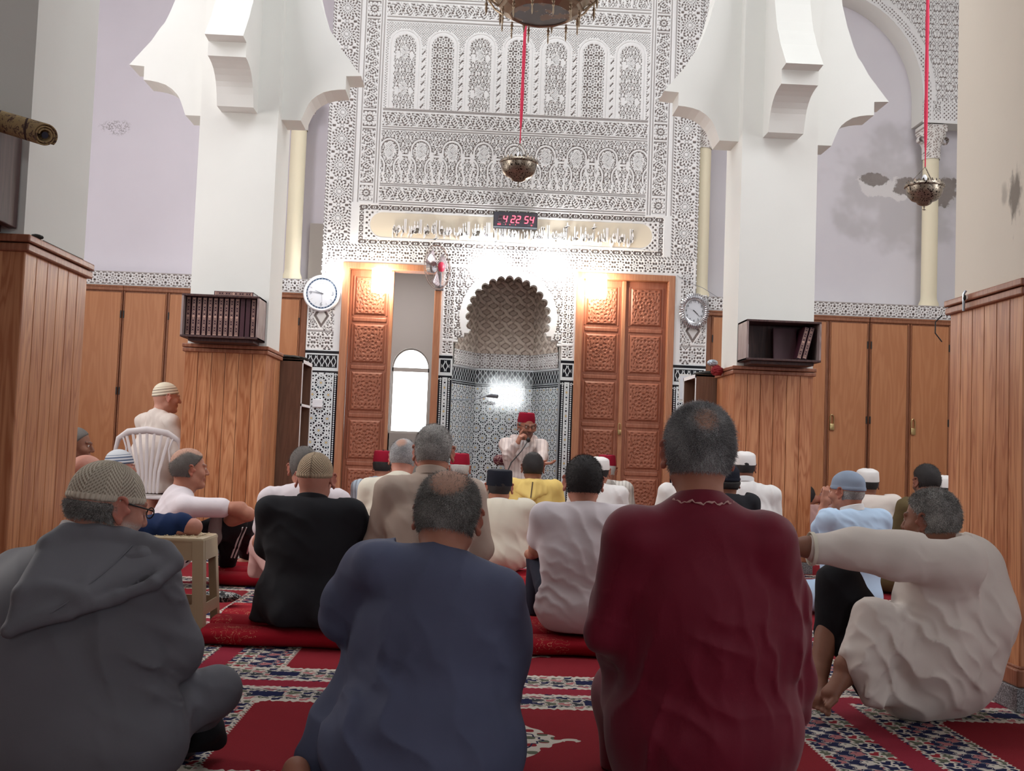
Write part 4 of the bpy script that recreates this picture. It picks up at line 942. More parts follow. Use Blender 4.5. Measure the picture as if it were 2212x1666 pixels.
for h in range(60):
    a = PI / 2 - h * PI / 30; l = .016 if h % 5 == 0 and h % 15 else 0
    if l: b.tube([(cx + .112 * math.cos(a), cy - .0145, cz + .112 * math.sin(a)), (cx + .135 * math.cos(a), cy - .0145, cz + .135 * math.sin(a))], .003, 6)
    c = Vector((cx + .158 * math.cos(a), cy - .0145, cz + .158 * math.sin(a)))
    if h % 2 == 0: b.sphere(c, .0035, 4)
b.build('hour_marks', M['wplast'], t)
def hand(t, a, L, w_, m, tail=.02, name='hand', c=None, y=None):
    c = c or (cx, cz); y = y or cy - .018; b = MB(); d = Vector((math.cos(a), math.sin(a))); q = Vector((-d.y, d.x)); C0 = Vector(c)
    p = [C0 - d * tail - q * w_, C0 - d * tail + q * w_, C0 + d * L + q * w_ * .4, C0 + d * L - q * w_ * .4]
    b.prism([(v.x, v.y) for v in p], 'y', y, y + .002); return b.build(name, m, t)
hand(t, PI / 2 - (9 + 47 / 60) * PI / 6, .075, .005, M['cgrey'], name='hour_hand'); hand(t, PI / 2 - 46.5 * PI / 30, .11, .004, M['cgrey'], name='minute_hand'); hand(t, PI / 2 - 29 * PI / 30, .10, .0012, M['cgrey'], name='second_hand')
cx, cy, cz = XC + 2.012, D - .03, 2.468
t = empty('wall_clock', (cx, cy, cz), 'oval silver clock with a fluted sunburst rim, right of the double door', 'clock')
b = MB()
for k in range(44):
    a = 2 * PI * k / 44; ca, sa = math.cos(a), math.sin(a)
    pts = [(cx + ca * r * .92 + .5 * (r - .12) * -sa * .5, cy - .02 + y_, cz + sa * r * 1.1 + .5 * (r - .12) * ca * .5) for r, y_ in ((.122, -.018), (.14, -.024), (.16, -.018), (.178, 0))]
    b.tube(pts, [.007, .010, .010, .007], 6)
b.lathe([(.11, -.03), (.128, -.034), (.13, -.01), (.15, .0), (.15, .02), (0, .02), (0, .0), (.11, 0)], (0, 0, 0), 48, 'y')
bmesh.ops.transform(b.b, matrix=Matrix.Translation((cx, cy, cz)) @ Matrix.Diagonal((.92, 1, 1.1, 1)), verts=[v for v in b.b.verts if abs(v.co.x) < .4])
b.build('rim', M['chrome'], t, True)
b = MB(); b.lathe([(.118, -.012), (0, -.012), (0, -.01), (.118, -.01)], (0, 0, 0), 48, 'y').xf(Matrix.Translation((cx, cy, cz)) @ Matrix.Diagonal((.92, 1, 1.1, 1))); b.build('dial', M['cface'], t)
for h in range(1, 13): a = PI / 2 - h * PI / 6; text_mesh('numeral', str(h), .032, M['black'], t, RX(cx + .088 * math.cos(a), cy - .014, cz + .105 * math.sin(a)))
a = PI / 2 - 4.37 * PI / 6; hand(t, a, .055, .005, M['black'], .015, 'hour_hand', (cx, cz), cy - .017); hand(t, PI / 2 - 22.4 * PI / 30, .085, .0035, M['black'], .015, 'minute_hand', (cx, cz), cy - .02); hand(t, PI / 2 - 49 * PI / 30, .07, .0008, M['cgrey'], .02, 'second_hand', (cx, cz), cy - .022)
b = MB(); P = [Vector(at(1463, 595, D - .03)), Vector(at(1482, 608, D - .03)), Vector(at(1518, 622, D - .03)), Vector(at(1550, 642, D - .03))]
tag(b.tube(P, .0025, 6).build('cable', M['cgrey']), 'thin slack cable above the silver clock', 'cable')
# digital clock
M['led'] = emit('lit_red_segment', (1, .10, .16), 3.2, (.3, .02, .03)); M['ledoff'] = newmat('unlit_segment', lin((92, 70, 78)), .4); M['dgrey'] = newmat('smoked_plastic', lin((72, 70, 80)), .35)
M['alu'] = newmat('brushed_edge', lin((176, 186, 196)), .3, .6)
p0, p1 = at(1064.5, 457, D - .09), at(1162.5, 495, D - .09); cx, cz = (p0[0] + p1[0]) / 2, (p0[2] + p1[2]) / 2; W, H = .475, .178; y = D - .09
t = empty('digital_clock', (cx, y, cz), 'black digital wall clock with red digits reading 4 22 54', 'clock')
MB().box(cx - W / 2, cx + W / 2, y, y + .055, cz - H / 2, cz + H / 2, .004).build('housing', M['black'], t)
MB().box(cx - W / 2 + .006, cx + W / 2 - .006, y - .002, y + .001, cz - H / 2 + .02, cz + H / 2 - .006).build('screen', M['dgrey'], t)
MB().box(cx - W / 2 + .002, cx + W / 2 - .002, y - .003, y + .001, cz - H / 2 + .006, cz - H / 2 + .017).build('trim_strip', M['alu'], t)
SEG = {'0': 'abcdef', '1': 'bc', '2': 'abged', '4': 'fgbc', '5': 'afgcd', '8': 'abcdefg', '9': 'abcdfg', '6': 'afgedc', ' ': ''}
def digit(bl, bo, ch, x, z, w_, h):
    s = .16
    for k, (u0, v0, u1, v1) in {'a': (0, 1, 1, 1), 'b': (1, .5, 1, 1), 'c': (1, 0, 1, .5), 'd': (0, 0, 1, 0), 'e': (0, 0, 0, .5), 'f': (0, .5, 0, 1), 'g': (0, .5, 1, .5)}.items():
        g = .06; A = (x + (u0 + (g if u0 != u1 else 0)) * w_ + s * v0 * h, z + (v0 + (g * .5 if v0 != v1 else 0)) * h); B = (x + (u1 - (g if u0 != u1 else 0)) * w_ + s * v1 * h, z + (v1 - (g * .5 if v0 != v1 else 0)) * h)
        (bl if k in SEG[ch] else bo).tube([(A[0], y - .004, A[1]), (B[0], y - .004, B[1])], .0052, 6)
bo = MB()
for ch, x in (('8', -.19), ('4', -.135), ('2', -.05), ('2', .007), ('5', .095), ('4', .152)):
    if x == -.19: digit(bo, bo, '8', cx + x, cz - .027, .036, .072)
    else: bl = MB(); digit(bl, bo, ch, cx + x, cz - .027, .036, .072); bl.build('lit_digit', M['led'], t)
for x in (-.078, .062):
    for z in (-.01, .028): bo.sphere((cx + x, y - .003, cz + z), .003, 5)
bo.build('unlit_segments', M['ledoff'], t)
for s, x, m in (('2020', -.175, 'led'), ('MON', -.135, 'cgrey'), ('9', -.105, 'led'), ('DAY', -.08, 'cgrey'), ('6', -.058, 'led'), ('WEEK', -.025, 'cgrey'), ('6', .003, 'led'), ('TEMP', .145, 'cgrey'), ('28', .175, 'led'), ('C', .195, 'cgrey')):
    text_mesh('caption', s, .020 if m == 'led' else .014, M[m], t, RX(cx + x, y - .004, cz - .050), .0005)

# ---------------------------------------------------------------- hanging lamps
def silver():
    m = newmat('tarnished_silver', lin((120, 108, 96)), .34, .9); g, x, y, z, v = coords(m)
    n = noise(m, v, 30, 3); dots = noise(m, v, 90, 1)
    setc(m, mixc(m, gt(dots, .60), mixc(m, n, lin((112, 102, 92)), lin((168, 156, 140))), lin((34, 28, 26)))); bump(m, n, .002, .5); return m
M['silver'] = silver(); M['rope'] = newmat('red_cord_sleeve', lin((196, 22, 66)), .6)
def pierced(name, cols):
    m = newmat(name, cols[0], .6, .15); g, x, y, z, v = coords(m); n = nd(m, 'ShaderNodeTexVoronoi'); lk(m, v, n.inputs['Vector']); n.inputs['Scale'].default_value = 42
    d_ = SK(g, n.outputs['Distance']); n2 = noise(m, v, 9, 2)
    f = lt(d_, .16) * gt(n2, .5); col = mixc(m, gt(n2, .56), cols[0], cols[1]); setc(m, mixc(m, f, col, cols[2])); return m
def bowl_lamp(px, py, y, top, lab, sc=1.0):
    x, _, z = at(px, py, y); R = .14 * sc
    t = empty('hanging_lamp', (x, y, z), lab, 'lamp', None)
    prof = [(R * 1.02, .012), (R * 1.06, 0), (R * 1.04, -.008), (R * .98, -.012), (R * .95, -.04 * sc), (R * .86, -.075 * sc), (R * .66, -.105 * sc), (R * .42, -.118 * sc), (R * .34, -.135 * sc), (R * .2, -.145 * sc), (0.002, -.148 * sc)]
    MB().lathe(prof + [(.001, -.138 * sc), (R * .6, -.10 * sc), (R * .9, -.03), (R * .98, .012)], (x, y, z), 48).build('bowl', M['silver'], t, True)
    b = MB()
    for k in range(28):
        a = 2 * PI * k / 28; c = Vector((x + R * math.cos(a), y + R * math.sin(a), z + .01)); w_ = R * PI / 28 * .7; s = Vector((-math.sin(a), math.cos(a), 0)) * w_
        v = [b.b.verts.new(p) for p in (c - s, c + s, c + s * .6 + Vector((0, 0, .014)), c + Vector((0, 0, .024)), c - s * .6 + Vector((0, 0, .014)))]; b.b.faces.new(v)
    b.build('cresting', M['silver'], t)
    b = MB(); b.tube([(x, y, z - .145 * sc), (x, y, z - .185 * sc)], .003, 6); b.sphere((x, y, z - .155 * sc), .007, 6); b.sphere((x, y, z - .175 * sc), .005, 6); b.tube([(x - .012, y, z - .178 * sc), (x + .012, y, z - .178 * sc)], .0025, 6); b.build('finial', M['silver'], t, True)
    tp = Vector((x + .003, y, z + .15 * sc))
    for k in range(3):
        a = 2 * PI * k / 3 + .5; A = Vector((x + R * math.cos(a), y + R * math.sin(a), z)); b = MB(); n = 16
        for i in range(n):
            p, q = A.lerp(tp, i / n), A.lerp(tp, (i + .75) / n); b.tube([p, q], .0028, 5)
        b.build('chain', M['silver'], t)
    MB().sphere((x, y, z + .055), .018, 8, (1, 1, 1.7)).build('glass_bulb', M['wplast'], t, True)
    T = Vector(top); n = 40; P = []; Rr = []
    for i in range(n + 1):
        f = i / n; P.append(tp.lerp(T, f)); Rr.append((.0045 if f < .03 else .0125) * (1 + .12 * math.sin(i * 2.1)))
    P.insert(1, tp.lerp(T, .028)); Rr.insert(1, .0045)
    MB().tube(P, Rr, 10).build('red_cord', M['rope'], t, True)
    return t
tp = at(1132, 40, 8.0); bowl_lamp(1121, 352, 8.0, (tp[0] + .03, 8.0, 7.2), 'pierced silver bowl lamp on a red cord before the carved wall')
tp = at(2003, 0, 7.4); bowl_lamp(1997, 403, 7.4, (tp[0] - .0, 7.4, 7.2), 'pierced silver bowl lamp on a red cord by the peeling wall', .93)
# chandelier
y = 6.7; x, _, z = at(1168, 30, y); t = empty('chandelier', (x, y, z), 'tarnished pierced brass chandelier seen from below at the top', 'chandelier')
M['oldbrass'] = newmat('tarnished_brass', lin((150, 132, 112)), .38, .85); M['pierce'] = pierced('pierced_plate', (lin((58, 44, 38)), lin((110, 78, 48)), lin((240, 236, 228))))
MB().lathe([(.19, .0), (.185, -.006), (0, -.004), (0, .004), (.19, .006)], (x, y, z), 40).build('pierced_disc', M['pierce'], t, True)
MB().lathe([(.188, -.004), (.20, -.012), (.25, .018), (.262, .03), (.27, .034), (.262, .045), (.20, .02), (.188, .01)], (x, y, z), 12).build('lower_ring', M['oldbrass'], t)
MB().lathe([(.27, .04), (.33, .13), (.40, .16), (.41, .18), (.40, .21), (.30, .22), (.26, .10)], (x, y, z), 12).build('upper_tier', M['oldbrass'], t)
for k in range(12):
    a = 2 * PI * (k + .5) / 12; r = .25
    b = MB(); p = Vector((x + r * math.cos(a), y + r * math.sin(a), z + .012)); b.lathe([(.002, 0), (.009, -.006), (.005, -.014), (.012, -.028), (.005, -.040), (.009, -.052), (.004, -.064), (.006, -.095), (.003, -.11), (.001, -.115)], p, 10)
    p2 = Vector((x + .33 * math.cos(a), y + .33 * math.sin(a), z + .14)); b2 = p2 + Vector((.03 * math.cos(a), .03 * math.sin(a), -.02))
    b.tube([p2, b2, b2 + Vector((0, 0, -.05))], [.006, .006, .004], 8); b.lathe([(.003, -.02), (.012, -.035), (.006, -.05), (.010, -.065), (.003, -.10), (.001, -.11)], b2, 8)
    b.build('drop', M['oldbrass'], t, True)
for k in range(12):
    a = 2 * PI * k / 12; b = MB(); p = Vector((x + .27 * math.cos(a), y + .27 * math.sin(a), z + .035)); q = Vector((x + .40 * math.cos(a), y + .40 * math.sin(a), z + .17)); b.tube([p, p.lerp(q, .5) - Vector((0, 0, .02)), q], .007, 8); b.build('scroll_arm', M['oldbrass'], t, True)
b = MB(); b.lathe([(.16, .2), (.14, .35), (.06, .5), (.03, .8), (.012, .9), (.012, 7.2 - z)], (x, y, z), 16); b.build('stem', M['oldbrass'], t, True)

# ---------------------------------------------------------------- glaring wall lamps, wall fan, microphone, fittings
M['glowc'] = emit('lit_cool_glass', (.95, .98, 1), 85)
M['glows'] = emit('lit_small_cool_glass', (.95, .98, 1), 26); M['glowarm'] = emit('lit_warm_glass', (1, .88, .70), 50)
def lamp(px, py, y, w_, h, mat, lab, hh=None):
    x, _, z = at(px, py, y); t = empty('wall_lamp', (x, y, z), lab, 'lamp'); yb = D - .02
    MB().box(x - w_ / 2, x + w_ / 2, y - .05, y + .05, z - h / 2, z + h / 2, .02).build('glass_shade', mat, t, True)
    b = MB(); b.box(x - .03, x + .03, yb - .012, yb, z - .04, z + .04, .004); b.tube([(x, yb, z), (x, y + .03, z)], .008, 8); b.build('bracket', M['wplast'], t)
    return t
lamp(722, 584, D - .16, .12, .16, M['glows'], 'glaring white wall lamp above the round clock')
lamp(824, 606, D - .16, .20, .26, M['glowarm'], 'glaring warm wall lamp in front of the left carved door')
lamp(1058, 572, D - .13, .26, .12, M['glowc'], 'glaring white wall lamp over the niche, left of the two')
lamp(1190, 573, D - .13, .26, .12, M['glowc'], 'glaring white wall lamp over the niche, right of the two')
lamp(1288, 618, D - .16, .22, .26, M['glowarm'], 'glaring warm wall lamp in front of the double door')
# fan
M['pink'] = newmat('red_plastic', lin((196, 40, 74)), .35); M['clear'] = newmat('grey_translucent_blade', lin((150, 136, 140)), .3)
x, _, z = at(944, 578, D - .22); t = empty('wall_fan', (x, D - .22, z), 'wall fan with a round wire guard and red hub above the open door', 'fan')
MR = Matrix.Translation((x, D - .24, z)) @ Matrix.Rotation(math.radians(58), 4, 'Z') @ Matrix.Rotation(math.radians(0), 4, 'Y')
b = MB(); R = .235
for rr, yy in ((R, 0), (R * .98, -.02), (R * .72, -.05), (R * .4, -.062), (R * .72, .045), (R * .4, .06)):
    b.tube([(rr * math.cos(a), yy, rr * math.sin(a)) for a in np.linspace(0, 2 * PI, 49)], .0035 if rr == R else .0016, 6)
for k in range(30):
    a = 2 * PI * k / 30
    for s in (-1, 1): b.tube([(R * math.cos(a), 0, R * math.sin(a)), (R * .72 * math.cos(a), s * .048, R * .72 * math.sin(a)), (.05 * math.cos(a), s * .063, .05 * math.sin(a))], .0011, 4)
b.xf(MR).build('guard', M['case'], t, True)
for k in range(3):
    b = MB(); n = 10; V = []
    for i in range(n):
        f = i / (n - 1); a0 = 2 * PI * k / 3 + .1 - .1 * f; a1 = a0 + .95; r = .04 + .16 * f
        for j in range(5): aa = a0 + (a1 - a0) * j / 4; V.append((r * math.cos(aa), -.012 + .006 * j, r * math.sin(aa)))
    F = [(i * 5 + j, i * 5 + j + 1, i * 5 + j + 6, i * 5 + j + 5) for i in range(n - 1) for j in range(4)]
    me = np_mesh('blade', V, F); me.transform(MR); o = link('blade', me, M['clear'], t); o.modifiers.new('s', 'SOLIDIFY').thickness = .002
MB().lathe([(.001, -.085), (.035, -.08), (.052, -.066), (.055, -.05), (.045, -.045), (0, -.045)], (0, 0, 0), 28, 'y').xf(MR).build('hub_badge', M['pink'], t, True)
MB().lathe([(.001, .12), (.05, .11), (.062, .05), (.05, .03), (0, .03)], (0, 0, 0), 24, 'y').xf(MR).build('motor_housing', M['cgrey'], t, True)
b = MB(); b.box(x - .0, x + .05, D - .14, D - .045, z - .20, z + .03, .012); b.box(x - .02, x + .075, D - .10, D - .045, z - .225, z - .17, .006); b.tube([(x + .02, D - .18, z), (x + .025, D - .12, z - .03)], .022, 10); b.build('bracket', M['cgrey'], t)
# gooseneck microphone from the niche side
P = [at(974, 863, 11.75), at(1000, 864, 11.7), at(1030, 862, 11.6), at(1052, 856, 11.5)]
t = empty('microphone', tuple(P[0]), 'grey gooseneck microphone reaching across the niche', 'microphone')
MB().tube([tuple(p) for p in P], .007, 10).build('gooseneck', M['alu'], t, True)
MB().tube([tuple(P[-1]), tuple(at(1062, 855, 11.45)), tuple(at(1075, 857, 11.42))], [.012, .021, .019], 12).build('head', newmat('grey_foam', lin((92, 96, 104)), .7), t, True)
x, _, z = at(686, 871, D - .03)
tag(MB().box(x - .055, x + .055, D - .045, D - .02, z - .045, z + .045, .006).build('wall_socket', M['wplast']), 'white switch plate on the left mosaic pier', 'socket')
x, _, z = at(1476, 832, 10.9)
t = empty('paper_notice', (1.52, 11.0, 1.3), 'white paper notice leaning by the right mosaic pier', 'notice'); 
P0, P1 = at(1467, 808, 11.1), at(1490, 868, 11.1); MB().box(P0[0], P1[0], 11.09, 11.10, P1[2], P0[2], .002).build('sheet', M['paper'], t)
MB().box(P0[0] + .01, P1[0] - .01, 11.085, 11.089, P1[2] + .02, P0[2] - .02).build('print', M['cface'], t); MB().tube([((P0[0] + P1[0]) / 2, 11.12, 0), ((P0[0] + P1[0]) / 2, 11.12, P0[2])], .008, 8).build('stand', M['case'], t)
# odds and ends on the casings
M['cloth_d'] = newmat('dark_cloth', lin((46, 44, 40)), .9); M['cloth_r'] = newmat('red_cloth', lin((128, 20, 28)), .85)
def crumple(name, c, r, sc, mat, seed, lab, cat, n=5):
    b = MB(); bmesh.ops.create_icosphere(b.b, subdivisions=n, radius=1); rs = np.random.RandomState(seed); K = rs.normal(size=(9, 3)) * 3.2; ph = rs.uniform(0, 6, 9)
    for v in b.b.verts:
        p = np.array(v.co); q = 1 + .16 * float(np.abs(np.sin(K @ p + ph)).sum() / 3 - 1.8); v.co = Vector((p[0] * sc[0] * r * q, p[1] * sc[1] * r * q, max(-.9, p[2] * q) * sc[2] * r)) + Vector(c)
    o = b.build(name, mat, None, True); return tag(o, lab, cat)
crumple('folded_cloth', (-1.84, 9.5, 1.622), .2, (.75, 1.1, .13), M['cloth_d'], 3, 'dark rumpled cloth lying on the left bookcase', 'cloth')
crumple('folded_cloth', (1.86, 9.45, 1.628), .15, (.9, 1.2, .16), M['cloth_d'], 4, 'striped dark cloth folded on the right bookcase', 'cloth')
crumple('red_bag', (1.80, 8.9, 1.62), .05, (1, 1, .9), M['cloth_r'], 5, 'small dark red cloth bag hanging at the corner of the right casing', 'bag')
crumple('crumpled_foil', (1.765, 8.92, 1.685), .035, (1.2, 1, .8), M['alu'], 6, 'crumpled grey foil on the red bag at the right casing', 'foil')
b = MB()
for k in range(5): b.tube([(2.0, 8.5, 0), (2.0, 8.5, 0)], .001, 3)
b.b.free()
crumple('twig_litter', (-1.90, 4.14, 1.652), .022, (1.4, 1, .5), M['cloth_d'], 8, 'dark scrap of litter on the nearest left casing top', 'litter', 3)
b = MB(); b.tube([(-1.893, 4.2, 1.648), (-1.893, 4.45, 1.6475), (-1.893, 4.62, 1.648)], .0035, 6); tag(b.build('dark_cord', M['cloth_d']), 'dark cord lying along the nearest left casing top', 'cord')
# latch with tied cloth on the right casing cap
t = empty('hook_latch', (1.862, 4.49, 1.6), 'small metal hook latch on the cap of the right casing', 'latch')
MB().tube([(1.862, 4.47, 1.655), (1.855, 4.475, 1.64), (1.858, 4.48, 1.60), (1.860, 4.485, 1.57)], .006, 8).build('hook', M['alu'], t, True); MB().sphere((1.858, 4.476, 1.625), .011, 8, (.6, 1.2, 1.2)).build('knot', M['cloth_d'], t, True)
b = MB(); P = [(1.872 + .0, 4.73, z_) for z_ in (1.585, 1.56, 1.52, 1.48)]; tag(b.tube([(1.868, 4.712, 1.58), (1.845, 4.73, 1.55), (1.845, 4.73, 1.5), (1.868, 4.712, 1.46)], .003, 6).build('cable_loop', M['black']), 'black cable loop at the edge of the right casing', 'cable')
# faded marks on the left recess wall
def marks():
    m = newmat('scuffed_patch', (.7, .7, .7), .85, spec=.2); return m
# ================================================================ people
# Bodies and clothes are modelled as blended rounded volumes and skinned with one continuous surface.
def nrm(v): v = np.asarray(v, float); return v / (np.linalg.norm(v) + 1e-9)
class Vol:
    def __init__(s, h): s.h = h; s.P = []; s.post = []
    def cone(s, a, b, ra, rb=None, k=.02, sub=False):
        s.P.append(('c', np.array(a, float), np.array(b, float), ra, ra if rb is None else rb, k, sub)); return s
    def chain(s, pts, rs, k=.02):
        for i in range(len(pts) - 1): s.cone(pts[i], pts[i + 1], rs[i], rs[i + 1], k)
        return s
    def ell(s, c, r, R=None, k=.02, sub=False):
        s.P.append(('e', np.array(c, float), np.array(r, float), np.eye(3) if R is None else R, 0, k, sub)); return s
    def bbox(s):
        lo = np.full(3, 9e9); hi = -lo
        for p in s.P:
            if p[-1]: continue
            if p[0] == 'c':
                lo = np.minimum(lo, np.minimum(p[1] - p[3], p[2] - p[4])); hi = np.maximum(hi, np.maximum(p[1] + p[3], p[2] + p[4]))
            else:
                e = np.sqrt(((p[3] * p[2][None]) ** 2).sum(1)); lo = np.minimum(lo, p[1] - e); hi = np.maximum(hi, p[1] + e)
        return lo, hi
    def grid(s, pad=.02, lo=None, hi=None, zmin=None):
        a, b = s.bbox(); lo = a if lo is None else np.array(lo, float); hi = b if hi is None else np.array(hi, float)
        lo = lo - pad; hi = hi + pad; h = s.h
        if zmin is not None: lo[2] = max(lo[2], zmin - 2 * h)
        n = np.ceil((hi - lo) / h).astype(int) + 1
        s.lo = lo; s.ax = [lo[i] + h * np.arange(n[i]) for i in range(3)]
        F = np.full(n, .2, np.float32)
        for p in s.P:
            if p[0] == 'c': bl, bh = np.minimum(p[1] - p[3], p[2] - p[4]), np.maximum(p[1] + p[3], p[2] + p[4])
            else: e = np.sqrt(((p[3] * p[2][None]) ** 2).sum(1)); bl, bh = p[1] - e, p[1] + e
            m = max(.03, p[5] * 1.3); i0 = np.clip(((bl - m - lo) / h).astype(int), 0, n - 1); i1 = np.clip(((bh + m - lo) / h).astype(int) + 2, 0, n)
            if (i1 <= i0).any(): continue
            sl = tuple(slice(i0[i], i1[i]) for i in range(3))
            X = s.ax[0][sl[0]][:, None, None].astype(np.float32); Y = s.ax[1][sl[1]][None, :, None].astype(np.float32); Z = s.ax[2][sl[2]][None, None, :].astype(np.float32)
            if p[0] == 'c':
                a, b, ra, rb = p[1], p[2], p[3], p[4]; ba = b - a; L2 = ba @ ba + 1e-9; rr = ra - rb; a2 = max(L2 - rr * rr, 1e-9)
                x, y, z = X - a[0], Y - a[1], Z - a[2]; yy = x * ba[0] + y * ba[1] + z * ba[2]; zz = yy - L2
                pp = x * x + y * y + z * z; x2 = (pp - yy * yy / L2) * L2 * L2; x2 = np.maximum(x2, 0); y2 = yy * yy * L2; z2 = zz * zz * L2
                kk = np.sign(rr) * rr * rr * x2
                d1 = (np.sqrt(x2 + z2)) / L2 - rb; d2 = (np.sqrt(x2 + y2)) / L2 - ra; d3 = (np.sqrt(x2 * a2 / L2) + yy * rr) / L2 - ra
                d = np.where(np.sign(zz) * a2 * z2 > kk, d1, np.where(np.sign(yy) * a2 * y2 < kk, d2, d3))
            else:
                R = p[3]; x, y, z = X - p[1][0], Y - p[1][1], Z - p[1][2]
                q = [R[0, j] * x + R[1, j] * y + R[2, j] * z for j in range(3)]; r = p[2]
                k0 = np.sqrt((q[0] / r[0]) ** 2 + (q[1] / r[1]) ** 2 + (q[2] / r[2]) ** 2); k1 = np.sqrt((q[0] / r[0] ** 2) ** 2 + (q[1] / r[1] ** 2) ** 2 + (q[2] / r[2] ** 2) ** 2) + 1e-6
                d = k0 * (k0 - 1) / k1
            G = F[sl]; k = p[5]
            if p[6]:
                d = -d; hh = np.clip(.5 - .5 * (G - d) / k, 0, 1); F[sl] = (G * (1 - hh) + d * hh + k * hh * (1 - hh)).astype(np.float32)
            else:
                hh = np.clip(.5 + .5 * (d - G) / k, 0, 1); F[sl] = (d * (1 - hh) + G * hh - k * hh * (1 - hh)).astype(np.float32)
        s.F = F
        if zmin is not None:
            Z = s.ax[2][None, None, :]; s.F = np.maximum(s.F, (zmin - Z).astype(np.float32))
        return s
    def mesh(s):
        """surface nets"""
        F = s.F; n = F.shape; ins = F < 0
        mn_ = [n[0] - 1, n[1] - 1, n[2] - 1]; cnt = np.zeros(mn_, np.int8); acc = np.zeros(mn_ + [3], np.float32); num = np.zeros(mn_, np.float32)
        for ax in range(3):
            o = [a for a in range(3) if a != ax]
            for i in (0, 1):
                for j in (0, 1):
                    A = [None] * 3; B = [None] * 3
                    A[ax] = slice(0, n[ax] - 1); B[ax] = slice(1, n[ax]); A[o[0]] = B[o[0]] = slice(i, n[o[0]] - 1 + i); A[o[1]] = B[o[1]] = slice(j, n[o[1]] - 1 + j)
                    a, b = F[tuple(A)], F[tuple(B)]; c = (a < 0) != (b < 0)
                    t = np.where(c, a / np.where(c, a - b, 1), 0); cf = c.astype(np.float32); num += cf
                    acc[..., ax] += t * cf; acc[..., o[0]] += i * cf; acc[..., o[1]] += j * cf
        act = num > 0; idx = np.full(mn_, -1, np.int64); ii = np.argwhere(act); idx[act] = np.arange(len(ii))
        V = (ii + acc[act] / num[act][:, None]) * s.h + s.lo
        Fs = []
        for ax in range(3):
            u, v = (ax + 1) % 3, (ax + 2) % 3
            A = [slice(None)] * 3; B = [slice(None)] * 3; A[ax] = slice(0, n[ax] - 1); B[ax] = slice(1, n[ax])
            c = ins[tuple(A)] != ins[tuple(B)]; e = np.argwhere(c); e = e[(e[:, u] > 0) & (e[:, v] > 0) & (e[:, u] < n[u] - 1) & (e[:, v] < n[v] - 1)]
            flip = ins[tuple(e.T)]; q = []
            for (du, dv) in ((-1, -1), (0, -1), (0, 0), (-1, 0)):
                f = e.copy(); f[:, u] += du; f[:, v] += dv; q.append(idx[tuple(f.T)])
            q = np.stack(q, 1); q[~flip] = q[~flip][:, ::-1]; Fs.append(q)
        return V, np.concatenate(Fs)
def waves(P, seed, freq, n=6):
    """smooth pseudo-noise, about -1..1"""
    r = np.random.RandomState(seed); out = 0
    for i in range(n):
        k = r.normal(size=3) * freq * (.6 + .25 * i); out = out + np.sin(P[0] * k[0] + P[1] * k[1] + P[2] * k[2] + r.uniform(0, 6.28)) / (1 + .35 * i)
    return out / 2.6
def fold_field(v, folds):
    """presses soft pleats into a cloth volume: (direction across the pleats, wavelength, depth, centre, reach, seed)"""
    X = v.ax[0][:, None, None]; Y = v.ax[1][None, :, None]; Z = v.ax[2][None, None, :]
    for (d, wl, amp, c, reach, seed) in folds:
        d = nrm(d); W = waves((X, Y, Z), seed, 5 / max(reach or .3, .2)); W2 = waves((X, Y, Z), seed + 50, 9)
        ph = 2 * PI / wl * (X * d[0] + Y * d[1] + Z * d[2]) + 3.2 * W; f = 1 - 2 * np.abs(np.sin(ph / 2)) ** .8
        m = np.clip(.55 + .8 * W2, 0, 1)
        if c is not None: m = m * np.exp(-(((X - c[0]) ** 2 + (Y - c[1]) ** 2 + (Z - c[2]) ** 2) / reach ** 2))
        v.F = (v.F - amp * f * m).astype(np.float32)
def rotm(yaw, pitch, roll):
    """head frame: x right, y forward, z up; yaw>0 turns to the person's left, pitch>0 looks up, roll>0 tilts the crown to the right"""
    a, b, c = map(math.radians, (yaw, pitch, roll))
    Rz = np.array([[math.cos(a), -math.sin(a), 0], [math.sin(a), math.cos(a), 0], [0, 0, 1]]); Rx = np.array([[1, 0, 0], [0, math.cos(b), -math.sin(b)], [0, math.sin(b), math.cos(b)]])
    Ry = np.array([[math.cos(c), 0, math.sin(c)], [0, 1, 0], [-math.sin(c), 0, math.cos(c)]]); return Rz @ Rx @ Ry
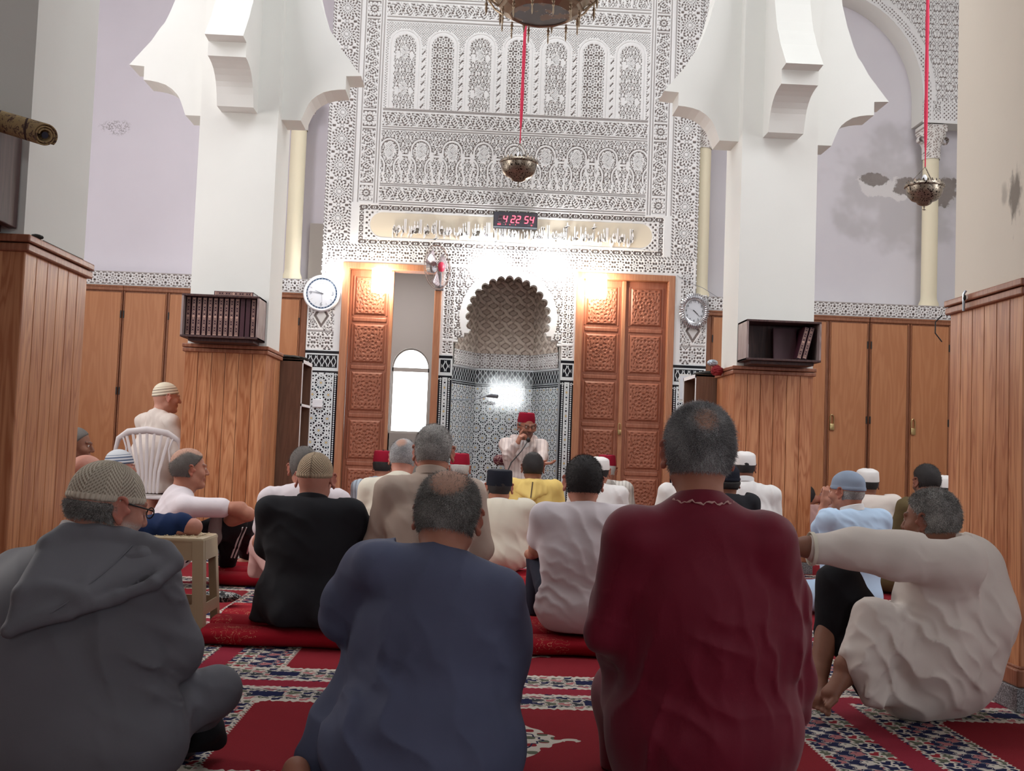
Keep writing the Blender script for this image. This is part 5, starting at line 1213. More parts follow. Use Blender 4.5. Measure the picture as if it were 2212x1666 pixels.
def head_vol(v, O, R, s=1.0, fat=1.0, nose=1.0, ears=True, face=True):
    T = lambda x, y, z: O + R @ np.array([x, y, z]) * s
    v.ell(T(0, -.020, .028), np.array([.0745, .096, .084]) * s, R, .01); v.ell(T(0, -.050, -.012), np.array([.064 * fat, .056, .062]) * s, R, .03)
    v.ell(T(0, .026, -.034), np.array([.059 * fat, .058, .080]) * s, R, .03)
    v.cone(T(-.047 * fat, .0, -.062), T(-.012, .062, -.098), .021 * s * fat, .019 * s, .025); v.cone(T(.047 * fat, .0, -.062), T(.012, .062, -.098), .021 * s * fat, .019 * s, .025)
    if face:
        v.ell(T(0, .073, -.098), np.array([.020, .018, .017]) * s, R, .02)
        for q in (-1, 1):
            v.ell(T(q * .036, .058, -.028), np.array([.026, .024, .024]) * s, R, .02); v.ell(T(q * .031, .094, .006), np.array([.015, .014, .011]) * s, R, .014, True)
            v.ell(T(q * .031, .0735, .004), np.array([.0125, .0125, .0105]) * s, R, .004); v.cone(T(q * .012, .086, .020), T(q * .045, .072, .024), .009 * s, .007 * s, .01)
        v.cone(T(0, .082, .012), T(0, .103 * nose, -.026), .0085 * s, .0125 * s, .01)
        for q in (-1, 1): v.ell(T(q * .0115, .094, -.031), np.array([.0075, .009, .0065]) * s, R, .006)
        v.cone(T(-.019, .083, -.0545), T(.019, .083, -.0545), .0065 * s, .0065 * s, .006); v.cone(T(-.015, .083, -.0665), T(.015, .083, -.0665), .0072 * s, .0072 * s, .006)
        v.cone(T(-.021, .093, -.0605), T(.021, .093, -.0605), .0022 * s, .0022 * s, .003, True)
    if ears:
        for q in (-1, 1):
            E = R @ rotm(-q * 38, 0, q * 3); c = T(q * .0835, -.006, -.010); U = lambda x, y, z: c + E @ np.array([x * q, y, z]) * s * 1.08
            v.ell(U(.002, 0, .0), np.array([.0045, .016, .028]) * s, E, .008); pts = []
            for a in np.linspace(-2.1, 2.6, 13): pts.append(U(.006, -.0165 * math.cos(a * .92) - .001, .004 + .0275 * math.sin(a * .92 + .1)))
            v.chain(pts, [.0042 * s] * 13, .004); v.ell(U(.005, .003, -.028), np.array([.005, .009, .010]) * s, E, .006)
            v.ell(U(.010, .003, -.002), np.array([.006, .009, .014]) * s, E, .005, True); v.cone(U(-.006, .012, .0), T(q * .070, .002, -.014), .010 * s, .010 * s, .008)
def hand_vol(v, W, d, n, side, curl=.5, s=1.0, spread=.12, point=False, k=.004):
    """palm, four jointed fingers and a thumb; d towards the fingers, n out of the back of the hand, side +1/-1 for the thumb's side"""
    d = nrm(d); n = nrm(np.asarray(n, float) - d * (np.asarray(n, float) @ d)); t = np.cross(d, n) * side
    P = lambda a, b, c: W + (d * a + t * b + n * c) * s
    v.cone(P(-.02, 0, 0), P(.02, 0, 0), .024 * s, .026 * s, .012)
    for b_ in (-.028, -.010, .010, .027): v.cone(P(.018, b_ * .65, 0), P(.082 - abs(b_ - .005) * .25, b_, 0), .0155 * s, .0115 * s, .010)
    L = [(.027, .040, .025, .020), (.010, .044, .029, .022), (-.009, .041, .027, .021), (-.027, .032, .021, .018)]
    for i, (b_, l1, l2, l3) in enumerate(L):
        cu = .12 if (point and i == 0) else curl * (1 + .1 * i); p = P(.084 - abs(b_ - .005) * .25, b_, 0); an = cu * .75; pts = [p]; sp = spread * (1.5 - i) * .5
        for l in (l1, l2, l3):
            dd = nrm(d * math.cos(an) - n * math.sin(an) + t * sp); p = p + dd * l * s; pts.append(p); an += cu * 1.05
        v.chain(pts, [.0098 * s, .0092 * s, .0084 * s, .0070 * s], k)
    p0, p1 = P(.012, .024, -.006), P(.040, .048, -.014); an = .4 + curl * .3; dd = nrm(d * .8 + t * .5 - n * an); p2 = p1 + dd * .032 * s; p3 = p2 + nrm(d * .9 + t * .1 - n * an) * .025 * s
    v.chain([p0, p1, p2, p3], [.015 * s, .0125 * s, .0105 * s, .0085 * s], k * 1.5)
def foot_vol(v, A, d, up, s=1.0):
    d = nrm(d); up = nrm(np.asarray(up, float) - d * (np.asarray(up, float) @ d)); t = np.cross(d, up); P = lambda a, b, c: A + (d * a + t * b + up * c) * s
    v.cone(P(-.045, 0, -.045), P(.0, 0, -.01), .032 * s, .034 * s, .02); v.cone(P(-.04, 0, -.052), P(.11, .012, -.058), .030 * s, .026 * s, .02); v.cone(P(.02, 0, -.02), P(.11, -.016, -.052), .032 * s, .026 * s, .02)
    for i, b_ in enumerate((-.034, -.015, .001, .016, .030)): v.cone(P(.125 - .008 * i, b_, -.062), P(.165 - .011 * i, b_, -.066), (.0135 if i == 0 else .010) * s, (.012 if i == 0 else .0085) * s, .005)

def skinmat(name, c, lip=(150, 84, 80), hair=(90, 86, 84)):
    m = newmat(name, lin(c), .55, spec=.35); g, x, y, z, v = coords(m); n = noise(m, v, 14, 3); f = noise(m, v, 70, 3)
    base = mixc(m, n, lin(c), lin((c[0] * .86, c[1] * .78, c[2] * .76)))
    col = mixc(m, attr(m, 'lip'), base, lin(lip)); col = mixc(m, attr(m, 'ruddy') * .5, col, lin((c[0] * .88, c[1] * .62, c[2] * .60)))
    st = attr(m, 'beard'); col = mixc(m, st * (.45 + .5 * gt(noise(m, v, 420, 1), .5)), col, lin(hair)); setc(m, col); bump(m, f, .0008, .4)
    m.node_tree.nodes['Principled BSDF'].inputs['Subsurface Weight'].default_value = .06; m.node_tree.nodes['Principled BSDF'].inputs['Subsurface Scale'].default_value = .01
    return m
def hairmat(name, a, b, mixf=.5, sc=420):
    """strands of two colours"""
    m = newmat(name, lin(a), .65, spec=.3); g, x, y, z, v = coords(m); n = noise(m, v, sc, 3, .7); n2 = noise(m, v, 13, 3)
    setc(m, mixc(m, step(n + (n2 - .5) * .35, mixf - .16, mixf + .16), lin(b), lin(a))); n3 = noise(m, v, 230, 2)
    hc = bsdf(m).inputs['Base Color'].links[0].from_socket; setc(m, mixc(m, step(attr(m, 'dn') + (n3 - .5) * .7, .25, .75), lin((176, 136, 118)), hc)); bump(m, n, .002, .7); return m
def clothmat(name, c, var=.08, rough=.85, weave=900, stripes=None, sheen=0, thread=None):
    m = newmat(name, lin(c), rough, spec=.2); g, x, y, z, v = coords(m); n = noise(m, v, 5, 3); base = mixc(m, n, lin(tuple(q * (1 - var) for q in c)), lin(tuple(min(255, q * (1 + var)) for q in c)))
    if stripes:
        p, w_, sc = stripes; u = attr(m, 'su'); base = mixc(m, lt(ab(rep(u, p)), w_), base, lin(sc))
    setc(m, base); wv = noise(m, v, weave, 1); bump(m, wv, .0006, .35)
    if sheen: bsdf(m).inputs['Sheen Weight'].default_value = sheen
    return m
def local(V, O, R, s): return (V - O) @ R / s
def smooths(x, a, b): t = np.clip((x - a) / (b - a), 0, 1); return t * t * (3 - 2 * t)
def hair_region(q, style, dens=False):
    """0..1 over the scalp, q in head space"""
    x, y, z = q[:, 0], q[:, 1], q[:, 2]
    nape = smooths(z, -.062, -.048); side = smooths(z - (y * 1.1 + .005) * (y > -.012), -.004, .010); side = np.where(y < -.012, 1, side)
    fr = 1 - smooths(y + np.maximum(0, z - .06) * -.35, .052, .064); r = nape * side * fr * (z > -.075)
    ang = y + .02
    if dens: r = np.ones_like(x)
    if not dens and style != 'receding': return r * 0 if style == 'bald' else r
    if style == 'bald_crown':                       # horseshoe fringe
        d = np.sqrt((x / .060) ** 2 + ((z - .085) / .062) ** 2); d2 = np.sqrt((x / .066) ** 2 + ((y - .01) / .11) ** 2); top = np.maximum((1 - smooths(d, .55, 1.3)) * (y < .02), (1 - smooths(d2, .7, 1.1)) * smooths(z, .07, .09)); r = r * (1 - top * .97)
    elif style == 'thin_crown':
        d = np.sqrt((x / .046) ** 2 + ((z - .075) / .042) ** 2); r = r * (1 - .78 * (1 - smooths(d, .2, 1.4)) * (y < 0))
    elif style == 'bald': r = r * 0
    elif style == 'receding': r = r * (1 - smooths(y, .02, .075)) * (1 - (1 - smooths(np.sqrt((x / .05) ** 2 + ((y + .04) / .05) ** 2), .6, 1.1)) * smooths(z, .05, .075))
    return r
def surf_hair(O, R, s, style, t0, mat, parent, fat=1.0, fuzz=0, flen=.008, h=.0045, seed=1, fw=.0007, under=None):
    v = Vol(h); head_vol(v, O, R, s, fat, ears=False, face=False); v.grid(.03, O - .14 * s, O + .14 * s)
    G = np.stack(np.meshgrid(*v.ax, indexing='ij'), -1).reshape(-1, 3); q = local(G, O, R, s)
    def HRG(q):
        r_ = hair_region(q, style)
        if under: a_ = math.radians(under[1]); r_ = r_ * (1 - smooths(q[:, 2] * math.cos(a_) - q[:, 1] * math.sin(a_) - under[0], -.010, .0))
        return r_
    reg = HRG(q).reshape(v.F.shape)
    if reg.max() < .05: return None
    wv = waves((G[:, 0], G[:, 1], G[:, 2]), seed, 45).reshape(v.F.shape) * .0015
    v.F = (v.F - (t0 + wv) * reg + .004 * (1 - reg)).astype(np.float32); V, F = v.mesh()
    q = local(V, O, R, s); rg = HRG(q); keep = (rg[F] > .02).any(1); F = F[keep]; used = np.zeros(len(V), bool); used[F.ravel()] = True
    mp = np.cumsum(used) - 1; V = V[used]; F = mp[F]; rg = rg[used]; dn_ = hair_region(q[used], style, True); at_ = 1 - (1 - dn_) * .95
    if fuzz:
        r = np.random.RandomState(seed); tri = V[F[:, :3]]; cen = tri.mean(1); nn = np.cross(tri[:, 1] - tri[:, 0], tri[:, 2] - tri[:, 0]); nn /= np.linalg.norm(nn, axis=1)[:, None] + 1e-9
        w_ = (rg * (.06 + .94 * dn_))[F].mean(1); w_ = w_ / w_.sum(); pick = r.choice(len(F), fuzz, p=w_); b = cen[pick] + r.normal(size=(fuzz, 3)) * h * .4; nv = nn[pick]
        # lie towards the nape and down
        dn = (R @ np.array([0, -.35, -1.0])); tn = dn[None] - nv * (nv @ dn)[:, None]; L = flen * r.uniform(.5, 1.2, (fuzz, 1))
        tip = b + (nv * .55 + tn * .6 + r.normal(size=(fuzz, 3)) * .30) * L; sd = np.cross(nv, r.normal(size=(fuzz, 3))); sd /= np.linalg.norm(sd, axis=1)[:, None] + 1e-9
        b0 = b - nv * .002 - sd * fw; b1 = b - nv * .002 + sd * fw; n0 = len(V); V = np.concatenate([V, b0, b1, tip + sd * fw * .3, tip - sd * fw * .3]); i = np.arange(fuzz)
        F = np.concatenate([F, np.stack([n0 + i, n0 + fuzz + i, n0 + 2 * fuzz + i, n0 + 3 * fuzz + i], 1)]); at_ = np.concatenate([at_, np.ones(4 * fuzz)])
    me = np_mesh('hair', V, F, {'dn': at_}); me.shade_smooth(); return link('hair', me, mat, parent)
def frame4(O, R, s=1.0):
    M4 = Matrix.Identity(4)
    for i in range(3):
        for j in range(3): M4[i][j] = R[i, j] * s
        M4[i][3] = O[i]
    return M4
def cap_knit(O, R, s, mat, parent, rim=.012, tilt=14, t=.006, fat=1.0, name='skullcap', h=.004, puff=0):
    """close cap: the head's own shape, thickened above a tilted rim; stores angle and height for its knit"""
    v = Vol(h); head_vol(v, O, R, s, fat, ears=False, face=False); v.grid(.03, O - .14 * s, O + .14 * s)
    G = np.stack(np.meshgrid(*v.ax, indexing='ij'), -1).reshape(-1, 3); q = local(G, O, R, s); a = math.radians(tilt)
    def hgt(q): return q[:, 2] * math.cos(a) - q[:, 1] * math.sin(a) * -1 * -1 - rim
    def hh(q): return q[:, 2] * math.cos(a) - (q[:, 1]) * math.sin(a) - rim
    z = hh(q); reg = smooths(z, -.002, .002); bandt = .0022 * (1 - smooths(np.abs(z - .009), .008, .010))
    pf = puff * smooths(z, .02, .07)
    v.F = (v.F - ((t + pf) * reg + bandt * reg).reshape(v.F.shape) + (.004 * (1 - reg)).reshape(v.F.shape)).astype(np.float32); V, F = v.mesh()
    q = local(V, O, R, s); zz = hh(q); keep = (zz[F] > -.004).any(1); F = F[keep]; used = np.zeros(len(V), bool); used[F.ravel()] = True; mp = np.cumsum(used) - 1; V = V[used]; F = mp[F]; q = q[used]; zz = zz[used]
    me = np_mesh(name, V, F, {'ha': np.arctan2(q[:, 0], q[:, 1] + .02), 'hz': zz}); me.shade_smooth(); return link(name, me, mat, parent)
def hat_round(O, R, s, mat, parent, r0=.083, r1=.074, z0=.035, z1=.115, tilt=8, oval=1.16, name='cap', dome=.006, tassel=None):
    T = Matrix.Translation(tuple(O)) @ frame4(np.zeros(3), R, s) @ Matrix.Rotation(math.radians(tilt), 4, 'X') @ Matrix.Diagonal((1, oval, 1, 1)) @ Matrix.Translation((0, -.018, 0))
    b = MB(); b.lathe([(r0 - .004, z0 + .006), (r0, z0), (r0 + .0005, z0 + .004), ((r0 + r1) / 2 + .001, (z0 + z1) / 2), (r1 + .001, z1 - .008), (r1 - .003, z1 - .001), (r1 - .012, z1 + .001 + dome * .3), (r1 * .5, z1 + dome * .9), (.001, z1 + dome)], (0, 0, 0), 48); b.xf(T)
    o = b.build(name, mat, parent, True)
    if tassel:
        b = MB(); b.lathe([(.001, z1 + .010 + dome), (.006, z1 + .006 + dome), (.007, z1 + dome), (.001, z1 + dome - .002)], (0, 0, 0), 10)
        for k in range(7): b.tube([(0, 0, z1 + .006 + dome), (.02 + .002 * k, .01 - .004 * k, z1 + .008), (.06, -.02 - .004 * k, z1 + .004)], .0011, 5)
        b.xf(T); b.build('tassel', tassel, parent)
    return o
def ring(c, ax_, r, th, ht, mat, parent, name='collar', open_=0, sx=1.0, lean=0):
    """stand collar as a short sleeve round the neck"""
    q = Vector(nrm(ax_)).to_track_quat('Z', 'Y').to_matrix().to_4x4(); b = MB(); b.lathe([(r - th / 2, 0), (r + th / 2 + lean * .3, 0), (r + th / 2, ht), (r, ht + th * .5), (r - th / 2, ht)], (0, 0, 0), 40)
    b.lathe([(r - th / 2, ht), (r - th / 2, 0)], (0, 0, 0), 40)
    b.xf(Matrix.Translation(tuple(c)) @ q @ Matrix.Diagonal((sx, 1, 1, 1))); return b.build(name, mat, parent, True)
def cloth(name, v, mat, parent, folds=(), zmin=None, cut=None, su=None, pad=.03, smoothit=True):
    v.grid(pad, zmin=zmin)
    if folds: fold_field(v, folds)
    if zmin is not None: v.F = np.maximum(v.F, (zmin - v.ax[2][None, None, :]).astype(np.float32))
    if cut is not None:
        X = v.ax[0][:, None, None]; Y = v.ax[1][None, :, None]; Z = v.ax[2][None, None, :]
        v.F = np.maximum(v.F, cut(X, Y, Z).astype(np.float32))
    v.F[0] = v.F[-1] = .2; v.F[:, 0] = v.F[:, -1] = .2; v.F[:, :, 0] = v.F[:, :, -1] = .2
    V, F = v.mesh(); at_ = {'su': su(V)} if su else None
    me = np_mesh(name, V, F, at_); me.shade_smooth(); o = link(name, me, mat, parent)
    return o
def body(v, mat, parent, O, R, s, beard=0, brow=1):
    v.grid(.02); v.F[0] = v.F[-1] = .2; v.F[:, 0] = v.F[:, -1] = .2; v.F[:, :, 0] = v.F[:, :, -1] = .2
    V, F = v.mesh(); q = local(V, O, R, s); x, y, z = q.T; hd = (np.abs(x) < .11) & (np.abs(y) < .14) & (z > -.13) & (z < .12)
    lip = hd * (y > .075) * np.exp(-((np.abs(x) / .022) ** 4)) * np.exp(-(((z + .0605) / .0105) ** 4))
    br = hd * (y > .06) * np.exp(-(((z - .026 - .0) / .006) ** 2)) * (np.abs(x) > .010) * (np.abs(x) < .048)
    bd = hd * beard * smooths(y, .0, .03) * (1 - smooths(z + .0 * y, -.045, -.028)) * (z > -.125); bd = np.maximum(bd, hd * beard * (y > .07) * np.exp(-(((z + .044) / .007) ** 2)) * (np.abs(x) < .03))
    ear = hd * smooths(np.abs(x), .078, .086); me = np_mesh('body', V, F, {'lip': lip, 'beard': np.clip(bd + br * brow, 0, 1), 'ruddy': np.clip(ear + hd * 0, 0, 1)}); me.shade_smooth()
    return link('body', me, mat, parent)
EYE = {}
def eyes(O, R, s, parent):
    if 'w' not in EYE: EYE['w'] = newmat('eye_white', lin((205, 196, 190)), .3); EYE['d'] = newmat('dark_iris', lin((34, 24, 20)), .2)
    for q in (-1, 1):
        c = O + R @ np.array([q * .031, .0752, .004]) * s; b = MB(); b.sphere(tuple(c), .0109 * s, 8); e = b.build('eye', EYE['w'], parent, True)
        c2 = O + R @ np.array([q * .031, .0822, .003]) * s; b = MB(); b.sphere(tuple(c2), .0052 * s, 6); b.build('iris', EYE['d'], e, True)
def glasses(O, R, s, parent, mat):
    b = MB(); T = lambda x, y, z: tuple(O + R @ np.array([x, y, z]) * s)
    for q in (-1, 1):
        b.tube([T(q * .032 + .021 * math.cos(a), .100, .004 + .015 * math.sin(a)) for a in np.linspace(0, 2 * PI, 17)], .0018 * s, 6); b.tube([T(q * .053, .099, .008), T(q * .072, .085, .010), T(q * .079, .0, .012), T(q * .079, -.012, .004)], .0022 * s, 6)
    b.tube([T(-.011, .101, .006), T(0, .104, .008), T(.011, .101, .006)], .0018 * s, 6); return b.build('glasses', mat, parent, True)
# ---- materials of skin, hair and cloth
SK_ = {k: skinmat('skin_' + k, c, hair=hc) for k, c, hc in (('tan', (178, 124, 102), (60, 52, 48)), ('pink', (196, 140, 122), (200, 194, 188)), ('brown', (140, 96, 76), (40, 34, 32)), ('pale', (204, 154, 134), (150, 146, 142)))}
HR = {'grey': hairmat('grey_hair', (108, 106, 108), (222, 220, 220), .45), 'salt': hairmat('salt_and_pepper_hair', (84, 80, 78), (190, 186, 182), .48), 'dark': hairmat('dark_hair', (26, 24, 25), (46, 42, 42), .6), 'darkgrey': hairmat('dark_greying_hair', (44, 40, 40), (104, 98, 94), .62), 'white': hairmat('white_hair', (170, 168, 166), (206, 204, 200), .5)}
def knit(name, a, b, nb=46, zig=True, rimw=.018):
    """openwork knit: herringbone rows above a ribbed rim"""
    m = newmat(name, lin(a), .9, spec=.1); u = attr(m, 'ha'); z = attr(m, 'hz')
    q = ab(rep(u, PI / 3.0)) * .085 if zig else u * 0
    row = sin((z + q) * 2 * PI / .0115); rib = sin(u * nb); up = gt(z, rimw); f = row * up + rib * (1 - up)
    hole = gt(row, .1) * gt(sin(u * 90), -.4) * up
    setc(m, mixc(m, mx(hole, 0) * .85, lin(a), lin(b))); bump(m, f, .0022, .8); return m
HM = {'knit': knit('beige_knit', (196, 184, 168), (134, 120, 104)), 'knit2': knit('taupe_knit', (176, 156, 132), (120, 100, 82)), 'fez': clothmat('red_felt', (146, 22, 46), .05, .9), 'black': clothmat('black_felt', (28, 30, 40), .05, .9), 'white': clothmat('white_cotton', (226, 222, 220), .03), 'pleat': clothmat('grey_blue_cotton', (128, 140, 158), .12), 'tass': newmat('black_thread', lin((24, 22, 26)), .7)}
def striped_cap(name, a, b):
    m = newmat(name, lin(a), .9); z = attr(m, 'hz'); setc(m, mixc(m, gt(sin(z * 2 * PI / .022), .1) * lt(z, .07), lin(a), lin(b))); return m
HM['ring'] = striped_cap('cream_ringed_knit', (222, 212, 190), (160, 146, 130)); HM['ring2'] = striped_cap('blue_striped_knit', (190, 192, 196), (84, 96, 120))
C = {k: clothmat(k, c, **kw) for k, c, kw in (('maroon_cloth', (108, 17, 40), dict(rough=.6, sheen=.15)), ('slate_blue_cloth', (84, 88, 112), dict(rough=.75)), ('grey_cloth', (96, 94, 100), dict(rough=.7)), ('cream_cloth', (214, 202, 194), dict(var=.04)), ('black_cloth', (34, 34, 38), {}), ('beige_cloth', (172, 154, 142), {}), ('white_tee', (214, 204, 208), dict(var=.03)), ('white_cloth', (222, 218, 216), dict(var=.03)),
     ('ivory_cloth', (214, 206, 190), dict(var=.04)), ('yellow_cloth', (226, 196, 118), dict(var=.05)), ('blue_grey_djellaba', (190, 206, 220), dict(stripes=(.035, .006, (150, 160, 172)))), ('striped_white', (226, 222, 216), dict(stripes=(.03, .003, (176, 170, 164)))), ('speaker_djellaba', (214, 200, 196), dict(stripes=(.036, .0028, (184, 168, 166)))), ('pale_blue_cloth', (176, 198, 222), dict(var=.04)),
     ('olive_cloth', (92, 78, 52), {}), ('navy_cloth', (26, 44, 82), {}), ('black_trousers', (24, 22, 26), {}), ('pink_cloth', (196, 158, 152), dict(var=.04)), ('ash_cloth', (178, 172, 172), {}), ('navy_trousers', (36, 38, 52), {}), ('grey_tee', (116, 104, 102), {}), ('brown_cloth', (96, 74, 62), {}), ('collar_white', (216, 214, 214), {}))}
def V3(px, py, Y): return np.array(at(px, py, Y), float)
Zv = np.array([0, 0, 1.0])
def drape(o, P, off=.0, d=(0, 1, 0)):
    """drops points onto the front of a cloth along d"""
    out = []
    wl = Vector(); q_ = o
    while q_ is not None: wl += Vector(q_.location); q_ = q_.parent
    for p in P:
        ok, l, n_, i_ = o.ray_cast(Vector(p) - wl, Vector(d))
        if ok: out.append(tuple(l + wl + n_ * off))
    return out
def person(lab, head, yaw=0, hyaw=None, pitch=-4, roll=0, s=1.0, skin='tan', hair=('grey', 'short'), hat=None, cloth_='white_cloth', sy=None, sw=.185, zf=.02, lean=.08, group='seated worshippers', name='person',
           legs='cross', h=.009, hb=.0055, fat=1.0, arms=None, trousers=None, folds=None, hands=(), hood=None, collar=None, wid=1.0, extra=None, beard=0, sleeves='long', bodyx=None, face=False, fuzz=0, pelvis=None, su=None, tube_arms=True, spec=None, cloth_name='robe', tilt=0, reg=None, hairh=.0055):
    O = V3(*head); hyaw = yaw if hyaw is None else hyaw; R = rotm(hyaw, pitch, roll); sk = SK_[skin]
    a = math.radians(yaw); f = np.array([-math.sin(a), math.cos(a), 0]); r = np.array([math.cos(a), math.sin(a), 0]); RB = rotm(yaw, 0, 0)
    N = O + R @ np.array([0, -.050, -.155]) * s
    SZ = at(head[0], sy, head[2])[2] if sy else N[2] - .03
    Sc = np.array([N[0], N[1], SZ]) - f * .005; SL, SR = Sc - r * sw + Zv * tilt, Sc + r * sw - Zv * tilt
    Pv = np.array([O[0], O[1], 0]) - f * lean + Zv * (zf + .115) if pelvis is None else np.array(pelvis, float)
    root = empty(name, (Pv[0], Pv[1], zf if zf > .02 else 0), lab, 'person', group)
    up = nrm(Sc - Pv)
    # limbs
    if arms is None: arms = [(SL - Zv * .25 - r * .05 + f * .06, Pv - r * .15 + f * .30 + Zv * .10), (SR - Zv * .25 + r * .05 + f * .06, Pv + r * .15 + f * .30 + Zv * .10)]
    # ---- skin
    v = Vol(hb); head_vol(v, O, R, s, fat, face=True); v.cone(O + R @ np.array([0, -.030, -.055]) * s, N - Zv * .02, .054 * s * fat, .060 * s * fat, .03); v.cone(O + R @ np.array([0, .012, -.085]) * s, N + f * .03 - Zv * .02, .036 * s, .045 * s, .03)
    v.chain([N - Zv * .03, (Sc + Pv) / 2, Pv], [.06, .07, .08], .03); v.cone(SL + r * .02, SR - r * .02, .035, .035, .03)
    for (S_, (E_, W_), i) in ((SL + r * .01, arms[0], 0), (SR - r * .01, arms[1], 1)): v.chain([S_, E_, W_], [.043, .036, .027], .02)
    for hd in hands: hand_vol(v, **hd)
    if bodyx: bodyx(v)
    body(v, sk, root, O, R, s, beard)
    eyes(O, R, s, root)
    if hair: surf_hair(O, R, s, hair[1], hair[2] if len(hair) > 2 else .006, HR[hair[0]], root, fat, fuzz, seed=len(lab), h=hairh, under=(None if not hat else ((hat[2] if len(hat) > 2 and hat[0] == 'knit' else .012), (hat[3] if len(hat) > 3 else 14) if hat[0] == 'knit' else (hat[2] if hat[0] == 'pleat' and len(hat) > 2 else 8)) if hat[0] in ('knit', 'pleat') else (.045, 6)), **(spec or {}))
    # ---- hat
    if hat:
        k = hat[0]
        if k == 'knit': cap_knit(O, R, s, HM[hat[1]], root, rim=hat[2] if len(hat) > 2 else .015, tilt=hat[3] if len(hat) > 3 else 14, fat=fat, h=.0045 if hb < .005 else .006, name='skullcap')
        elif k == 'pleat': cap_knit(O, R, s, HM[hat[1]], root, rim=.012, tilt=hat[2] if len(hat) > 2 else 10, t=.007, fat=fat, h=.005, puff=.006, name='cloth_cap')
        elif k == 'fez': hat_round(O, R, s, HM['fez'], root, .084, .074, .036, .128, 6, 1.14, 'fez', .001, HM['tass'])
        elif k == 'kufi': hat_round(O, R, s, HM[hat[1]], root, .085, .079, .018, .094, 8, 1.16, 'round_cap', .020)
        elif k == 'tall': hat_round(O, R, s, HM[hat[1]], root, .086, .082, .012, .112, 6, 1.14, 'round_cap', .004)
    # ---- garment
    g = Vol(h); g.cone(SL, SR, .058, .058, .05); g.cone(N - Zv * .012, SL + r * .035 - Zv * .0, .066 * fat, .050, .06); g.cone(N - Zv * .012, SR - r * .035, .066 * fat, .050, .06)
    c1 = Sc + (Pv - Sc) * .30; c2 = Sc + (Pv - Sc) * .62
    g.ell(c1, [(sw + .012) * wid, .118 * fat, .17], RB, .06); g.ell(c2, [(sw * .90) * wid, .125 * fat, .18], RB, .06); g.ell(Pv, [.185 * wid, .16, .135], RB, .06)
    if sleeves != 'none':
        for (S_, (E_, W_)) in ((SL, arms[0]), (SR, arms[1])):
            if sleeves == 'long': g.chain([S_, E_, E_ + (W_ - E_) * .88], [.062, .056, .046], .03)
            else: g.cone(S_, S_ + (E_ - S_) * .66, .062, .060, .03)
    if legs == 'cross' and not trousers:
        for q in (-1, 1): K_ = Pv + f * .27 + r * q * .27 + Zv * -.015; g.chain([Pv + r * q * .09, K_, Pv + f * .34 - r * q * .06 - Zv * .04], [.10, .085, .055], .05)
    if legs == 'kneel' and not trousers:
        for q in (-1, 1): K_ = Pv + f * .36 + r * q * .12 - Zv * .04; g.chain([Pv + r * q * .09, K_], [.11, .085], .05); g.chain([K_ - Zv * .02, Pv - f * .12 + r * q * .09 - Zv * .06], [.07, .06], .05)
    if extra: extra(g, locals())
    if folds is None: folds = [(r + Zv * .35, .075, .0045, None, None, len(lab)), (r * .6 - Zv * .8, .06, .004, Sc * .4 + Pv * .6, .28, len(lab) + 3)]
    suf = (lambda V: V @ r) if su else None
    cut = None
    nc = O + R @ np.array([0, -.02, -.115]) * s; upn = nrm(R @ np.array([0, .38, 1.0]))
    cut0 = lambda X, Y, Z: np.where((np.abs(X - N[0]) < .12) & (np.abs(Y - N[1]) < .14), (X - nc[0]) * upn[0] + (Y - nc[1]) * upn[1] + (Z - nc[2]) * upn[2], -1)
    gm = cloth(cloth_name, g, C[cloth_], root, folds, zmin=zf + .002, cut=cut0, su=suf)
    if trousers:
        t = Vol(h); t.ell(Pv - Zv * .02, [.165 * wid, .145, .10], RB, .05)
        if legs == 'cross':
            for q in (-1, 1): K_ = Pv + f * .27 + r * q * .27 - Zv * .02; t.chain([Pv + r * q * .09 - Zv * .02, K_, Pv + f * .34 - r * q * .08 - Zv * .05], [.09, .075, .055], .03)
        elif callable(legs): legs(t, locals())
        cloth('trousers', t, C[trousers], root, [(r + f, .07, .004, None, None, 5)], zmin=zf + .001)
    if collar: ring(N + (O - N) * .20 - f * .004, O + R @ np.array([0, -.03, -.06]) * s - N, .067 * fat * s, .008, .036, C[collar], root, 'collar')
    return root, dict(O=O, R=R, N=N, Sc=Sc, SL=SL, SR=SR, Pv=Pv, f=f, r=r, s=s, g=gm)
# ---- near row
NEAR = .0065
